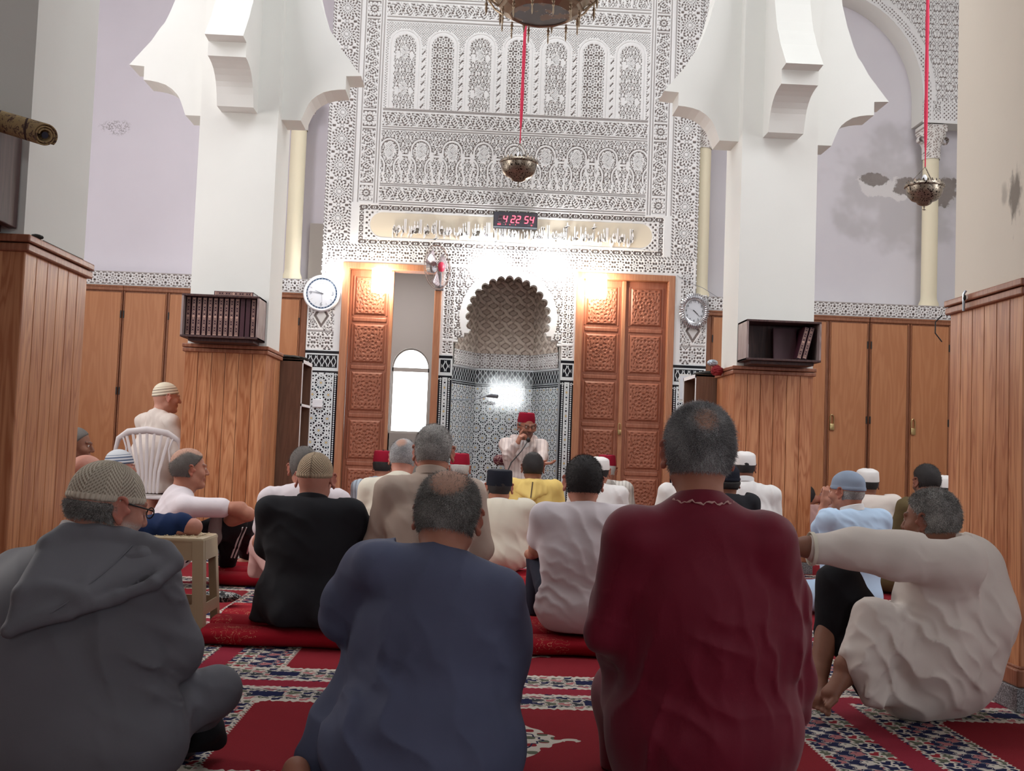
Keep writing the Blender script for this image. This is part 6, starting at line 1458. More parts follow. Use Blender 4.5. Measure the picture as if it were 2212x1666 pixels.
# man in maroon
def ex(g, L):
    f, r, Pv, SL, SR = L['f'], L['r'], L['Pv'], L['SL'], L['SR']
    g.ell(Pv + Zv * .18, [.235, .17, .24], None, .06); g.ell(Pv - Zv * .06 + f * .05, [.25, .22, .22], None, .08)
    g.chain([SL - r * .005, V3(1334, 1300, 2.80), V3(1346, 1500, 2.95)], [.062, .062, .055], .05); g.chain([SR, V3(1698, 1290, 2.80), V3(1714, 1470, 2.85), V3(1728, 1545, 2.88)], [.062, .060, .052, .030], .04)
    for q in (-1, 1): g.chain([Pv + r * q * .10, Pv + r * q * .14 + f * .38 - Zv * .02, Pv + r * q * .13 + f * .40 - Zv * .30], [.13, .10, .08], .06)
rt_, q = person('man in a maroon robe seen from behind, grey cropped hair, right foreground', (1507, 975, 2.75), pitch=-3, s=1.0, hair=('grey', 'thin_crown', .008), cloth_='maroon_cloth', sy=1160, sw=.168, zf=.0, lean=.02, h=NEAR, hb=.0042, fat=1.03,
    pelvis=V3(1525, 1560, 2.78), wid=1.05, extra=ex, legs='none', skin='tan', fuzz=42000, hairh=.0042, spec=dict(flen=.011, fw=.0006),
    folds=[((1, 0, .15), .15, .010, V3(1530, 1560, 2.7), .5, 11), ((1, .1, .25), .075, .006, V3(1690, 1400, 2.7), .22, 12), ((1, 0, -.4), .08, .006, V3(1340, 1500, 2.7), .22, 13), ((.5, 0, 1), .10, .005, V3(1500, 1450, 2.6), .25, 14)], bodyx=lambda v: None)
nk = q['N'] + (q['O'] - q['N']) * .10
ring(nk + np.array([0, .002, -.008]), (0, .25, 1), .066, .006, .022, C['maroon_cloth'], rt_, 'collar', sx=1.06)
b = MB(); P = []
for k in range(30):
    a = PI * (1.12 + .76 * k / 29); P.append(nk + np.array([.080 * 1.04 * math.cos(a), .083 * math.sin(a), .012 + .0025 * math.sin(k * 2.3) + .003 * math.sin(k * .9)]))
b.tube([tuple(p) for p in P], [.0022 + .0012 * math.sin(k * 1.7) for k in range(30)], 7); b.build('frayed_undershirt_edge', C['pink_cloth'], rt_, True)

# man in slate blue
def ex(g, L):
    f, r, Pv = L['f'], L['r'], L['Pv']
    g.ell(V3(950, 1400, 2.93), [.245, .15, .26], None, .06); g.ell(Pv, [.27, .20, .20], None, .07)
    g.chain([V3(880, 1205, 2.93), V3(800, 1232, 2.93), V3(752, 1300, 2.98), V3(738, 1330, 3.06)], [.060, .072, .062, .056], .04); g.chain([V3(1050, 1290, 2.93), V3(1085, 1400, 2.98), V3(1090, 1500, 3.05)], [.075, .062, .05], .03)
    g.cone(V3(742, 1290, 2.96), V3(736, 1340, 2.98), .058, .060, .012); g.chain([V3(790, 1420, 3.0), V3(735, 1560, 3.0), V3(708, 1640, 2.98)], [.06, .075, .09], .05)
rt_, q = person('man in a slate blue tunic seen from behind, bald crown and grey fringe, centre foreground', (968, 1115, 2.95), hyaw=-6, pitch=-16, roll=3, s=1.0, hair=('salt', 'bald_crown', .007), cloth_='slate_blue_cloth', sy=1245, sw=.165, tilt=.028, zf=.0, lean=.10, h=NEAR, hb=.0042, fat=1.05, skin='tan', fuzz=26000, hairh=.0042, spec=dict(flen=.010, fw=.0006),
    pelvis=V3(915, 1610, 2.85), wid=1.0, extra=ex, legs='kneel', arms=[(V3(742, 1335, 3.05), V3(800, 1440, 3.3)), (V3(1085, 1420, 3.0), V3(1060, 1500, 3.3))],
    folds=[((1, 0, .3), .12, .008, V3(840, 1560, 2.75), .35, 21), ((.6, 0, 1), .07, .006, V3(770, 1380, 2.85), .16, 22), ((.8, 0, .5), .09, .006, V3(1090, 1400, 2.8), .25, 23), ((1, 0, -.5), .11, .005, V3(960, 1330, 2.8), .25, 24)], cloth_name='tunic',
    bodyx=lambda v: foot_vol(v, V3(640, 1655, 2.86), np.array([.3, -1, -.1]), Zv))

# man in grey djellaba
def ex(g, L):
    f, r, Pv = L['f'], L['r'], L['Pv']
    g.ell(V3(150, 1420, 2.85), [.27, .18, .28], L['RB'], .07); g.ell(V3(150, 1580, 2.85), [.33, .24, .20], L['RB'], .08); g.ell(V3(90, 1480, 2.82), [.26, .2, .3], None, .07)
    g.chain([V3(322, 1235, 2.84), V3(372, 1400, 2.88), V3(335, 1500, 3.1)], [.078, .070, .05], .04)
    g.chain([V3(330, 1560, 2.9), V3(468, 1492, 3.02), V3(380, 1620, 3.2)], [.09, .060, .05], .04); g.chain([V3(60, 1620, 2.9), V3(-80, 1560, 3.1)], [.11, .08], .05)
rt_, q = person('man in a grey hooded djellaba and beige knitted cap, left foreground', (240, 1092, 2.92), yaw=-22, hyaw=-48, pitch=-14, roll=0, s=.98, hair=('salt', 'short', .006), hat=('knit', 'knit', .010, 8), cloth_='grey_cloth', sy=1250, sw=.19, zf=.0, lean=.16, h=NEAR, hb=.0042, fat=1.06, skin='pink', beard=.8, fuzz=9000, hairh=.0042, spec=dict(flen=.009),
    pelvis=V3(160, 1590, 2.85), extra=ex, legs='none', arms=[(V3(20, 1420, 2.95), V3(120, 1540, 3.2)), (V3(372, 1410, 2.9), V3(330, 1510, 3.2))],
    folds=[((1, 0, .9), .16, .012, V3(300, 1400, 2.7), .22, 31), ((.9, 0, .4), .14, .007, V3(150, 1500, 2.7), .4, 32), ((.3, 0, 1), .09, .006, V3(420, 1530, 2.9), .16, 33), ((.6, .4, 1), .11, .008, V3(330, 1560, 2.8), .15, 35)], cloth_name='djellaba')
hv = Vol(.0055); C0 = V3(20, 1362, 2.60)
top = [V3(104, 1182, 2.76), V3(146, 1162, 2.80), V3(205, 1160, 2.82), V3(262, 1168, 2.84), V3(312, 1182, 2.84), V3(352, 1196, 2.82), V3(376, 1216, 2.80)]
for i in range(len(top) * 3 - 2):
    a_ = i / 3; k_ = int(a_); p = top[k_] * (1 - (a_ - k_)) + top[min(k_ + 1, 6)] * (a_ - k_); m_ = p * .45 + C0 * .55 + np.array([0, -.035, -.004])
    hv.cone(p, m_, .020, .018, .02); hv.cone(m_, C0, .018, .007, .016)
hv.chain([p + Zv * .004 for p in top], [.026, .030, .026, .025, .027, .026, .018], .02)
hv.chain([V3(378, 1222, 2.79), V3(330, 1262, 2.72), V3(255, 1290, 2.68), V3(150, 1328, 2.63), C0], [.018, .017, .016, .013, .006], .012)
hd = cloth('hood', hv, C['grey_cloth'], rt_, [((.8, 0, .9), .11, .006, V3(200, 1220, 2.75), .2, 36)])
P = drape(hd, [V3(px_, py_, 2.4) for px_, py_ in ((190, 1150), (178, 1180), (160, 1215), (135, 1255), (100, 1295), (60, 1335), (26, 1358))]); MB().tube(P, .0022, 6).build('hood_seam', C['grey_cloth'], hd, True)
ring(q['N'] + (q['O'] - q['N']) * .16, q['R'] @ np.array([0, .3, 1]), .078, .008, .040, C['ash_cloth'], rt_, 'collar', sx=1.05)
glasses(q['O'], q['R'], q['s'], rt_, M['black'])
t = Vol(.008); t.ell(V3(442, 1575, 3.12), [.055, .07, .045], None, .02); t.cone(V3(400, 1600, 3.1), V3(468, 1598, 3.15), .035, .03, .02)
o = cloth('low_cushion', t, C['black_cloth'], None, zmin=.001); tag(o, "black floor pad under the grey-robed man's knee", 'cushion')

# man in cream gandoura at the right
def ex(g, L):
    g.P = []
    sp = [V3(2030, 1185, 3.92), V3(2085, 1235, 3.92), V3(2095, 1330, 3.92), V3(2050, 1430, 3.95), V3(2000, 1470, 3.98)]
    g.chain(sp, [.085, .125, .155, .17, .15], .06); g.chain([V3(2010, 1200, 3.85), V3(2020, 1290, 3.85), V3(2010, 1400, 3.85), V3(1985, 1470, 3.9)], [.09, .13, .155, .13], .06)
    g.chain([V3(2065, 1215, 3.74), V3(1935, 1200, 3.70), V3(1850, 1186, 3.70), V3(1768, 1186, 3.70)], [.105, .072, .060, .054], .07)         # left arm forward
    g.chain([V3(2010, 1460, 3.85), V3(1905, 1370, 3.80), V3(1880, 1330, 3.80)], [.13, .095, .06], .05)                                     # raised thigh under cloth
    g.chain([V3(1890, 1335, 3.78), V3(1868, 1420, 3.76), V3(1885, 1500, 3.74)], [.06, .075, .05], .05); g.chain([V3(1975, 1490, 3.84), V3(1900, 1490, 3.8)], [.07, .06], .05)
    g.cone(V3(2060, 1470, 3.97), V3(1960, 1500, 3.9), .11, .09, .06)
    for i in range(5): g.cone(V3(1900 + 12 * i, 1400 - 4 * i, 3.70), V3(1868 + 8 * i, 1505 - 14 * i, 3.69), .012, .008, .02)
def bx(v):
    v.chain([V3(1850, 1188, 3.70), V3(1745, 1182, 3.70), V3(1690, 1180, 3.70)], [.04, .034, .026], .02); hand_vol(v, V3(1690, 1180, 3.70), (-1, .1, -.25), (0, -.5, 1), 1, .6)
    foot_vol(v, V3(1768, 1450, 3.86), np.array([-.25, -.8, -.35]), Zv, .95); v.chain([V3(1790, 1350, 3.95), V3(1772, 1440, 3.88)], [.045, .036], .02)
    foot_vol(v, V3(1826, 1435, 3.76), np.array([-.75, -.35, -.45]), Zv, .95); v.cone(V3(1880, 1400, 3.78), V3(1826, 1435, 3.76), .042, .036, .02); v.cone(V3(1880, 1400, 3.78), V3(1990, 1460, 3.9), .05, .07, .03)
rt_, q = person('man in a cream gandoura leaning by the right casing, arm laid over his knee', (2006, 1122, 3.86), yaw=62, hyaw=44, pitch=-6, roll=0, s=.92, hair=('salt', 'short', .007), cloth_='cream_cloth', sy=1215, sw=.12, zf=.0, h=.0065, hb=.0045, fat=1.04, skin='brown', fuzz=16000, hairh=.0045, spec=dict(flen=.009),
    pelvis=V3(2015, 1465, 3.95), extra=ex, bodyx=bx, legs='none', arms=[(V3(1935, 1200, 3.70), V3(1850, 1188, 3.70)), (V3(2060, 1330, 4.0), V3(1980, 1400, 4.02))],
    folds=[((.75, 0, .75), .095, .014, V3(2000, 1400, 3.7), .25, 41), ((.3, 0, 1), .08, .010, V3(1930, 1215, 3.65), .2, 42), ((.9, 0, -.5), .075, .012, V3(1900, 1430, 3.7), .16, 43), ((.9, 0, .4), .09, .011, V3(2100, 1380, 3.8), .2, 44)], cloth_name='gandoura')
ring(V3(1757, 1186, 3.70), (-1, 0, 0), .056, .004, .012, C['ivory_cloth'], rt_, 'cuff')
t = Vol(.007); t.chain([V3(1935, 1440, 4.02), V3(1812, 1262, 3.97), V3(1800, 1355, 3.95)], [.095, .075, .058], .03); t.chain([V3(1812, 1262, 3.97), V3(1790, 1380, 3.95)], [.074, .052], .03); t.chain([V3(1880, 1480, 3.9), V3(1830, 1400, 3.9)], [.06, .05], .03)
cloth('trousers', t, C['black_trousers'], rt_, [((1, 0, 1), .08, .004, None, None, 45)], zmin=.002)

# ---- second row
person('man in a black shirt and taupe knitted cap sitting on the nearer red runner', (682, 1033, 5.0), hyaw=-4, pitch=-6, s=1.0, hair=None, hat=('knit', 'knit2', .004, 6), cloth_='black_cloth', sy=1105, sw=.185, zf=.09, lean=.05, h=.008, hb=.005, skin='pink', wid=1.08, legs='kneel', collar='black_cloth',
    arms=[(V3(578, 1178, 5.02), V3(640, 1240, 5.3)), (V3(800, 1168, 5.02), V3(760, 1230, 5.3))], extra=lambda g, L: (g.ell(V3(672, 1290, 4.98), [.245, .16, .16], None, .06), g.chain([V3(640, 1230, 5.0), V3(572, 1345, 5.0)], [.12, .075], .06), g.ell(V3(660, 1355, 5.0), [.22, .16, .06], None, .04), g.cone(V3(590, 1175, 5.02), V3(612, 1200, 5.1), .062, .058, .02)),
    folds=[((1, 0, .5), .10, .006, V3(600, 1250, 4.9), .25, 51), ((.4, 0, 1), .08, .005, V3(690, 1130, 4.9), .25, 52)], cloth_name='shirt')
person('man in a white T-shirt with cropped dark hair, beside the man in maroon', (1260, 1040, 5.05), hyaw=2, pitch=-4, s=1.02, hair=('dark', 'short', .009), cloth_='white_tee', sy=1118, sw=.185, zf=.09, lean=.06, h=.008, hb=.005, skin='tan', wid=1.06, fuzz=9000, sleeves='short', cloth_name='tee_shirt', legs=lambda t, L: t.chain([L['Pv'] - L['r'] * .1, V3(1172, 1205, 5.38), V3(1150, 1350, 5.42)], [.09, .075, .05], .03) and t.chain([L['Pv'] + L['r'] * .1, V3(1330, 1205, 5.38), V3(1335, 1350, 5.42)], [.09, .075, .05], .03), trousers='navy_trousers',
    arms=[(V3(1160, 1185, 5.08), V3(1150, 1200, 5.36)), (V3(1345, 1185, 5.08), V3(1240, 1195, 5.4))], hands=[dict(W=V3(1150, 1200, 5.36), d=(.8, .3, -.3), n=(0, -.3, 1), side=-1, curl=.5)], extra=lambda g, L: (g.ell(V3(1262, 1310, 5.0), [.225, .15, .155], None, .05), g.ell(V3(1255, 1220, 5.0), [.175, .13, .2], None, .05)),
    folds=[((.5, 0, 1), .055, .0055, V3(1180, 1280, 4.9), .2, 61), ((.9, 0, .5), .08, .005, V3(1250, 1180, 4.9), .25, 62)])
person('grey-haired man in a beige collared shirt sitting tall in the second row', (937, 975, 4.95), hyaw=-4, pitch=-8, s=1.02, hair=('salt', 'short', .007), cloth_='beige_cloth', sy=1062, sw=.187, zf=.12, lean=.12, h=.008, hb=.005, skin='tan', collar='beige_cloth', legs='kneel', fuzz=7000, wid=1.02, cloth_name='shirt', pelvis=V3(925, 1310, 4.85),
    folds=[((.8, 0, .7), .065, .006, V3(880, 1130, 4.85), .25, 71), ((.3, 0, 1), .09, .004, V3(940, 1090, 4.85), .2, 72)])
# ---- left group
def lg(t, L):
    Pv, f, r = L['Pv'], L['f'], L['r']
    t.chain([Pv + r * .06, V3(505, 1128, 6.75), V3(488, 1225, 7.0)], [.10, .078, .055], .03); t.chain([Pv - r * .06, V3(522, 1135, 7.0), V3(535, 1200, 7.35)], [.10, .075, .055], .03)
rt_, q = person('man in a white and grey sports shirt hugging his knees on the far runner', (412, 1012, 6.75), yaw=-62, hyaw=-66, pitch=-2, s=1.02, hair=('darkgrey', 'bald_crown', .009), cloth_='white_tee', sy=1092, sw=.165, zf=.09, lean=.12, h=.008, hb=.0055, skin='tan', sleeves='short', trousers='black_trousers', legs=lg, cloth_name='sports_shirt', fuzz=5000,
    arms=[(V3(535, 1108, 7.05), V3(480, 1140, 7.1)), (V3(520, 1098, 6.62), V3(478, 1138, 6.72))], hands=[dict(W=V3(478, 1138, 6.72), d=(-.3, .9, .1), n=(0, 0, 1), side=1, curl=.7)], bodyx=lambda v: (v.chain([V3(505, 1100, 6.6), V3(537, 1112, 6.62), V3(478, 1138, 6.72)], [.04, .038, .028], .02), foot_vol(v, V3(524, 1212, 7.3), (1, -.2, 0), Zv, 1)))
tr = [o for o in COL.objects if o.parent == rt_ and o.name.startswith('trousers')][0]
b = Vol(.008); b.chain([V3(470, 1100, 6.62), V3(462, 1160, 6.66), V3(448, 1195, 6.70)], [.03, .045, .04], .02); cloth('side_panel', b, C['grey_tee'], q['g'])
for k in (-1, 0, 1):
    for line in ([(506, 1100), (500, 1125), (488, 1155), (472, 1185), (458, 1212), (448, 1232)], [(520, 1108), (528, 1130), (536, 1155), (543, 1180), (548, 1200)]):
        P = drape(tr, [V3(x_ + 5.5 * k, y_ + 1.5 * k, 6.2) for x_, y_ in line], .001)
        if len(P) > 2: MB().tube(P, .0058, 6).build('stripe', C['collar_white'], tr, True)
def lg9(t, L): t.chain([L['Pv'], L['Pv'] + L['f'] * .38 + Zv * .03, L['Pv'] + L['f'] * .3 - Zv * .05], [.10, .085, .06], .03)
person('bald man in a navy T-shirt resting his arm on the plastic stool', (190, 1036, 5.1), yaw=-20, pitch=-6, s=1.0, hair=('salt', 'bald', .004), cloth_='navy_cloth', sy=1150, sw=.19, zf=.0, lean=.08, h=.008, hb=.006, skin='pink', sleeves='short', cloth_name='tee_shirt',
    arms=[(V3(100, 1250, 5.1), V3(150, 1300, 5.3)), (V3(418, 1139, 5.02), V3(350, 1142, 5.25))], extra=lambda g, L: g.chain([V3(290, 1140, 5.05), V3(395, 1134, 5.03)], [.060, .057], .03), trousers='black_trousers', legs=lg9)
person('dark-haired man in profile at the edge of the nearest left casing', (166, 962, 7.1), yaw=-70, hyaw=-84, pitch=-4, s=1.0, hair=('darkgrey', 'short', .006), cloth_='ash_cloth', sy=1055, sw=.17, zf=.0, lean=.05, h=.012, hb=.006, skin='brown', cloth_name='shirt')
person('man in a blue-striped knitted cap behind the white plastic chair', (262, 1006, 8.1), yaw=-60, hyaw=-70, pitch=-8, s=1.0, hair=('white', 'short', .005), hat=('knit', 'ring2', .012, 14), cloth_='ash_cloth', sy=1085, sw=.17, zf=0, h=.012, hb=.006, skin='pink', cloth_name='shirt')
person('elderly man in a cream gandoura and ringed knitted cap on the white plastic chair', (362, 858, 8.95), yaw=-38, hyaw=-62, pitch=-6, s=1.02, hair=None, hat=('knit', 'ring', .016, 16), cloth_='cream_cloth', sy=912, sw=.19, zf=.44, lean=.10, h=.010, hb=.0055, skin='pale', cloth_name='gandoura', legs='none', wid=1.05, pelvis=V3(335, 1060, 8.95),
    extra=lambda g, L: [g.chain([L['Pv'] + np.array([qq * .1, 0, 0]), L['Pv'] + np.array([qq * .11 - .04, .42, 0])], [.10, .085], .05) for qq in (-1, 1)] + [g.ell(V3(335, 990, 8.9), [.21, .15, .22], None, .06)], bodyx=lambda v: [v.chain([V3(335, 1060, 8.95) + np.array([qq * .1 - .03, .40, -.05]), V3(335, 1060, 8.95) * np.array([1, 1, 0]) + np.array([qq * .1 - .03, .44, .08])], [.05, .038], .02) for qq in (-1, 1)])
person('man in a pinkish white shirt with dark cropped hair behind the black-shirted man', (657, 1010, 6.2), yaw=6, hyaw=8, pitch=-14, roll=-4, s=1.0, hair=('darkgrey', 'short', .006), cloth_='white_tee', sy=1078, sw=.19, zf=.09, lean=.04, h=.010, hb=.006, skin='tan', trousers='pink_cloth', legs=lambda t, L: t.chain([L['Pv'] - L['r'] * .1, V3(572, 1180, 6.45), V3(560, 1232, 6.5)], [.10, .085, .07], .03), sleeves='short', cloth_name='shirt', fuzz=3000)
person('man with thinning grey hair in a cream shirt left of the beige-shirted man', (872, 990, 6.7), yaw=-6, hyaw=-10, pitch=-14, s=1.0, hair=('grey', 'thin_crown', .006), cloth_='ivory_cloth', sy=1058, sw=.185, zf=.1, lean=.12, h=.009, hb=.006, skin='pink', cloth_name='shirt', fuzz=3000)
def hoodx(col, P, name='hood'):
    def fn(rt_, q, tip, w_=.15, seam=None, drop=.0):
        hv = Vol(.008); O, N, f, r = q['O'], q['N'], q['f'], q['r']; T_ = np.array(tip) - q['f'] * .07
        for i in range(9):
            t_ = (i - 4) / 4; p = N + r * t_ * w_ - f * (.085 - .05 * abs(t_)) + Zv * (.022 - .045 * t_ * t_); hv.cone(p, T_, .030, .012, .02)
        hv.chain([N + r * a * (w_ + .0) + f * (-.095 + .12 * abs(a)) + Zv * (.035 - .03 * a * a) for a in (-1, -.6, -.2, .2, .6, 1)], [.026] * 6, .02)
        hd = cloth(name, hv, C[col], rt_, [(r, .05, .003, None, None, 3)])
        if seam:
            P = drape(hd, [(N + Zv * .04) * (1 - k_ / 10) + (T_ + Zv * .006) * k_ / 10 - f * .5 for k_ in range(11)], .001, tuple(f)); MB().tube(P, .005, 6).build('braid', seam, hd, True)
        return hd
    return fn
rt_, q = person('man in a red fez and pale blue striped djellaba by the left carved door', (828, 1006, 9.3), yaw=-10, s=1.0, hair=('dark', 'short', .005), hat=('fez',), cloth_='blue_grey_djellaba', sy=1054, sw=.19, zf=0, legs='kneel', h=.011, hb=.0065, skin='tan', su=True, cloth_name='djellaba', wid=1.05)
hoodx('blue_grey_djellaba', 0)(rt_, q, q['N'] + np.array([.02, -.12, -.16]), .14)
person('white-haired man in a red fez and grey robe before the niche, left', (993, 1012, 9.2), yaw=4, s=1.0, hair=('white', 'short', .006), hat=('fez',), cloth_='ash_cloth', sy=1054, sw=.185, zf=0, legs='kneel', h=.011, hb=.0065, skin='tan')
person('man in a tall black cap and ivory robe in the middle of the hall', (1078, 1052, 7.3), yaw=2, s=1.02, hair=('dark', 'short', .004), hat=('tall', 'black'), cloth_='ivory_cloth', sy=1096, sw=.19, zf=.09, h=.009, hb=.006, skin='tan', collar='white_cloth', wid=1.05, folds=[((.8, 0, .8), .06, .005, V3(1120, 1170, 7.2), .25, 75), ((1, 0, .2), .09, .004, None, None, 76)])
rt_, q = person('man in a yellow hooded djellaba in front of the speaker', (1151, 1010, 8.8), yaw=-2, s=1.02, hair=('dark', 'short', .010), cloth_='yellow_cloth', sy=1052, sw=.19, zf=0, legs='kneel', h=.010, hb=.006, skin='brown', cloth_name='djellaba', fuzz=2500, wid=1.05)
hoodx('yellow_cloth', 0)(rt_, q, V3(1146, 1076, 8.66), .15, newmat('dark_braid', lin((84, 66, 48)), .8))
rt_, q = person('man in a red fez and white striped djellaba by the double door', (1311, 1014, 9.6), yaw=-8, hyaw=-14, s=1.0, hair=('white', 'short', .006), hat=('fez',), cloth_='striped_white', sy=1054, sw=.18, zf=0, legs='kneel', h=.011, hb=.0065, skin='tan', su=True, cloth_name='djellaba')
hoodx('striped_white', 0)(rt_, q, q['N'] + np.array([0, -.1, -.15]), .13)
person('man in a white crocheted cap half hidden beside the dark-haired T-shirt man', (1293, 1018, 8.4), yaw=-4, s=1.0, hair=('dark', 'short', .004), hat=('kufi', 'white'), cloth_='white_cloth', sy=1066, sw=.17, zf=0, legs='kneel', h=.012, hb=.0065, skin='tan')
person('man in a white round cap and white shirt by the far right casing', (1606, 1008, 7.9), yaw=-4, s=1.0, hair=('dark', 'short', .005), hat=('kufi', 'white'), cloth_='white_cloth', sy=1066, sw=.20, zf=0, legs='kneel', h=.010, hb=.006, skin='brown', collar='collar_white', cloth_name='shirt', wid=1.1)
person("black-hooded person almost hidden behind the maroon man's right ear", (1568, 1040, 7.0), yaw=0, s=1.0, hair=('dark', 'short', .012), hat=('pleat', 'black'), cloth_='black_cloth', sy=1085, sw=.15, zf=0, legs='kneel', h=.012, hb=.007, skin='brown', extra=lambda g, L: g.cone(L['O'] - Zv * .02, L['N'], .088, .09, .03))
person("person in a white shirt almost hidden behind the maroon man's left ear", (1480, 1032, 9.0), yaw=0, s=1.0, hair=('dark', 'short', .006), cloth_='white_cloth', sy=1062, sw=.17, zf=0, legs='kneel', h=.012, hb=.007, skin='tan', cloth_name='shirt')
# ---- right group
rt_, q = person('man in a pale blue shirt and grey-blue cotton cap, hand at his chin', (1826, 1062, 6.4), yaw=22, hyaw=42, pitch=-4, s=1.0, hair=('salt', 'short', .005), hat=('pleat', 'pleat', 6), cloth_='pale_blue_cloth', sy=1122, sw=.20, zf=0, lean=.05, h=.009, hb=.0055, skin='tan', collar='collar_white', wid=1.15, cloth_name='shirt', beard=.3,
    arms=[(V3(1765, 1150, 6.6), V3(1780, 1092, 6.75)), (V3(1905, 1180, 6.5), V3(1850, 1200, 6.8))], hands=[dict(W=V3(1781, 1088, 6.72), d=(.35, 0, 1), n=(0, -1, .2), side=1, curl=1.0)], sleeves='short', folds=[((.7, 0, .9), .06, .005, V3(1800, 1130, 6.3), .2, 81), ((.3, 0, 1), .07, .004, V3(1880, 1120, 6.3), .2, 82)])
person('man in a white cap and cream shirt behind the pale-blue-shirted man', (1872, 1044, 8.1), yaw=-6, s=1.0, hair=('dark', 'short', .004), hat=('kufi', 'white'), cloth_='cream_cloth', sy=1085, sw=.19, zf=0, legs='kneel', h=.011, hb=.006, skin='brown', cloth_name='shirt', wid=1.05)
person('dark-haired bearded man in an olive shirt by the nearest right casing', (1999, 1040, 7.4), yaw=8, hyaw=14, pitch=-12, s=1.0, hair=('dark', 'short', .007), cloth_='olive_cloth', sy=1096, sw=.20, zf=0, h=.010, hb=.0055, skin='brown', beard=1, cloth_name='shirt', fuzz=3000, wid=1.05)
person('man in a small white cap mostly hidden by the nearest right casing', (2036, 1056, 8.8), yaw=0, s=1.0, hair=('dark', 'short', .004), hat=('kufi', 'white'), cloth_='white_cloth', sy=1095, sw=.16, zf=0, legs='kneel', h=.014, hb=.007, skin='brown')
person('person in a light pink shirt mostly hidden by the far right casing', (1738, 1075, 9.75), yaw=10, s=1.0, hair=('dark', 'short', .005), cloth_='pink_cloth', sy=1078, sw=.20, zf=0, legs='kneel', h=.012, hb=.007, skin='tan', cloth_name='shirt')
t = Vol(.006); t.cone(V3(1762, 1096, 9.3), V3(1775, 1090, 9.3), .03, .025, .01); o = cloth('white_cloth_bundle', t, C['white_cloth'], rt_) if False else None
# ---- the speaker
def spx(v):
    pass
W1 = V3(1117, 960, 10.74); W2 = V3(1166, 1000, 10.62)
rt_, q = person('speaker in a red fez, glasses and striped white djellaba seated in the niche', (1138, 921, 10.95), yaw=176, hyaw=197, pitch=-10, s=1.06, hair=('white', 'short', .005), hat=('fez',), cloth_='speaker_djellaba', sy=962, sw=.19, zf=.42, lean=.06, h=.008, hb=.0045, skin='tan', su=True, cloth_name='djellaba', beard=.9, legs='none', wid=1.06, pelvis=(V3(1128, 1070, 11.0)[0], 11.02, .53),
    arms=[(V3(1172, 988, 10.75), W2), (V3(1098, 984, 10.82), W1)], hands=[dict(W=W1, d=(.38, .10, 1), n=(-.9, -.45, .3), side=-1, curl=.75, point=True), dict(W=W2, d=(.85, -.35, -.05), n=(.1, .1, -1), side=-1, curl=.25)],
    extra=lambda g, L: [g.chain([L['Pv'] + L['r'] * k * .1, L['Pv'] + L['r'] * k * .13 + L['f'] * .42, L['Pv'] + L['r'] * k * .13 + L['f'] * .44 - Zv * .40], [.11, .095, .10], .06) for k in (-1, 1)],
    folds=[((1, 0, .3), .06, .006, None, None, 91), ((.6, 0, 1), .06, .006, V3(1105, 975, 10.8), .2, 92)])
glasses(q['O'], q['R'], q['s'], rt_, M['black'])
hv = Vol(.007); N, f, r = q['N'], q['f'], q['r']
for k in (-1, 1): hv.chain([N - f * .09 + Zv * .03, N + r * k * .11 - f * .02 + Zv * .03, N + r * k * .10 + f * .09 - Zv * .06, N + r * k * .03 + f * .135 - Zv * .19], [.035, .032, .026, .018], .02)
cloth('hood', hv, C['speaker_djellaba'], rt_, [((1, 0, 1), .05, .003, None, None, 4)], su=lambda V: V @ r)
b = MB()
for k in (-1, 1):
    p = N + r * k * .028 + f * .115 - Zv * .012; v = [b.b.verts.new(tuple(x_)) for x_ in (p - r * k * .028 + Zv * .02, p + r * k * .03 + Zv * .03, p + r * k * .035 - Zv * .03, p - r * k * .005 - Zv * .06)]; b.b.faces.new(v)
o = b.build('shirt_collar', C['collar_white'], rt_); o.modifiers.new('s', 'SOLIDIFY').thickness = .004

# ---- plastic chair and stool
def chair():
    x0, y0 = V3(326, 1000, 8.62)[0] - .02, 8.62; t = empty('plastic_chair', (x0, y0 + .2, 0), 'white monobloc plastic chair with a slatted fan back under the elderly man', 'chair'); m = newmat('white_chair_plastic', lin((214, 206, 206)), .4)
    def P(u, z): return (x0 + u, y0 - .02 - .10 * max(0, z - .44) * 1.2 + .10 * (u / .27) ** 2 * .6, z)
    b = MB(); rim = [P(-.20, .45), P(-.245, .62), P(-.262, .78), P(-.235, .87), P(-.15, .925), P(0, .945), P(.15, .925), P(.235, .87), P(.262, .78), P(.245, .62), P(.20, .45)]
    b.tube(rim, [.014, .014, .015, .022, .028, .030, .028, .022, .015, .014, .014], 10, squash=(1, .5)); b.build('back_frame', m, t, True)
    for k in range(7):
        u = (k - 3) / 3; b = MB(); b.tube([P(u * .17, .92), P(u * .135, .78), P(u * .095, .62), P(u * .085, .45)], [.011, .013, .012, .011], 8, squash=(1, .4)); b.build('slat', m, t, True)
    for s in (-1, 1):
        b = MB(); b.tube([P(s * .20, .90), P(s * .165, .80), P(s * .18, .66), P(s * .24, .62)], .008, 8); b.build('back_loop', m, t, True)
        for yy in (0, 1):
            b = MB(); b.tube([(x0 + s * .20, y0 + .02 + yy * .38, .43), (x0 + s * .25, y0 - .03 + yy * .46, .0)], [.026, .018], 8, squash=(1, .7)); b.build('leg', m, t, True)
        b = MB(); b.tube([P(s * .25, .66), (x0 + s * .27, y0 + .15, .665), (x0 + s * .265, y0 + .36, .65), (x0 + s * .23, y0 + .41, .43)], .016, 8, squash=(1.2, .6)); b.build('armrest', m, t, True)
    MB().box(x0 - .215, x0 + .215, y0 - .01, y0 + .42, .40, .432, .012).build('seat', m, t, True)
chair()
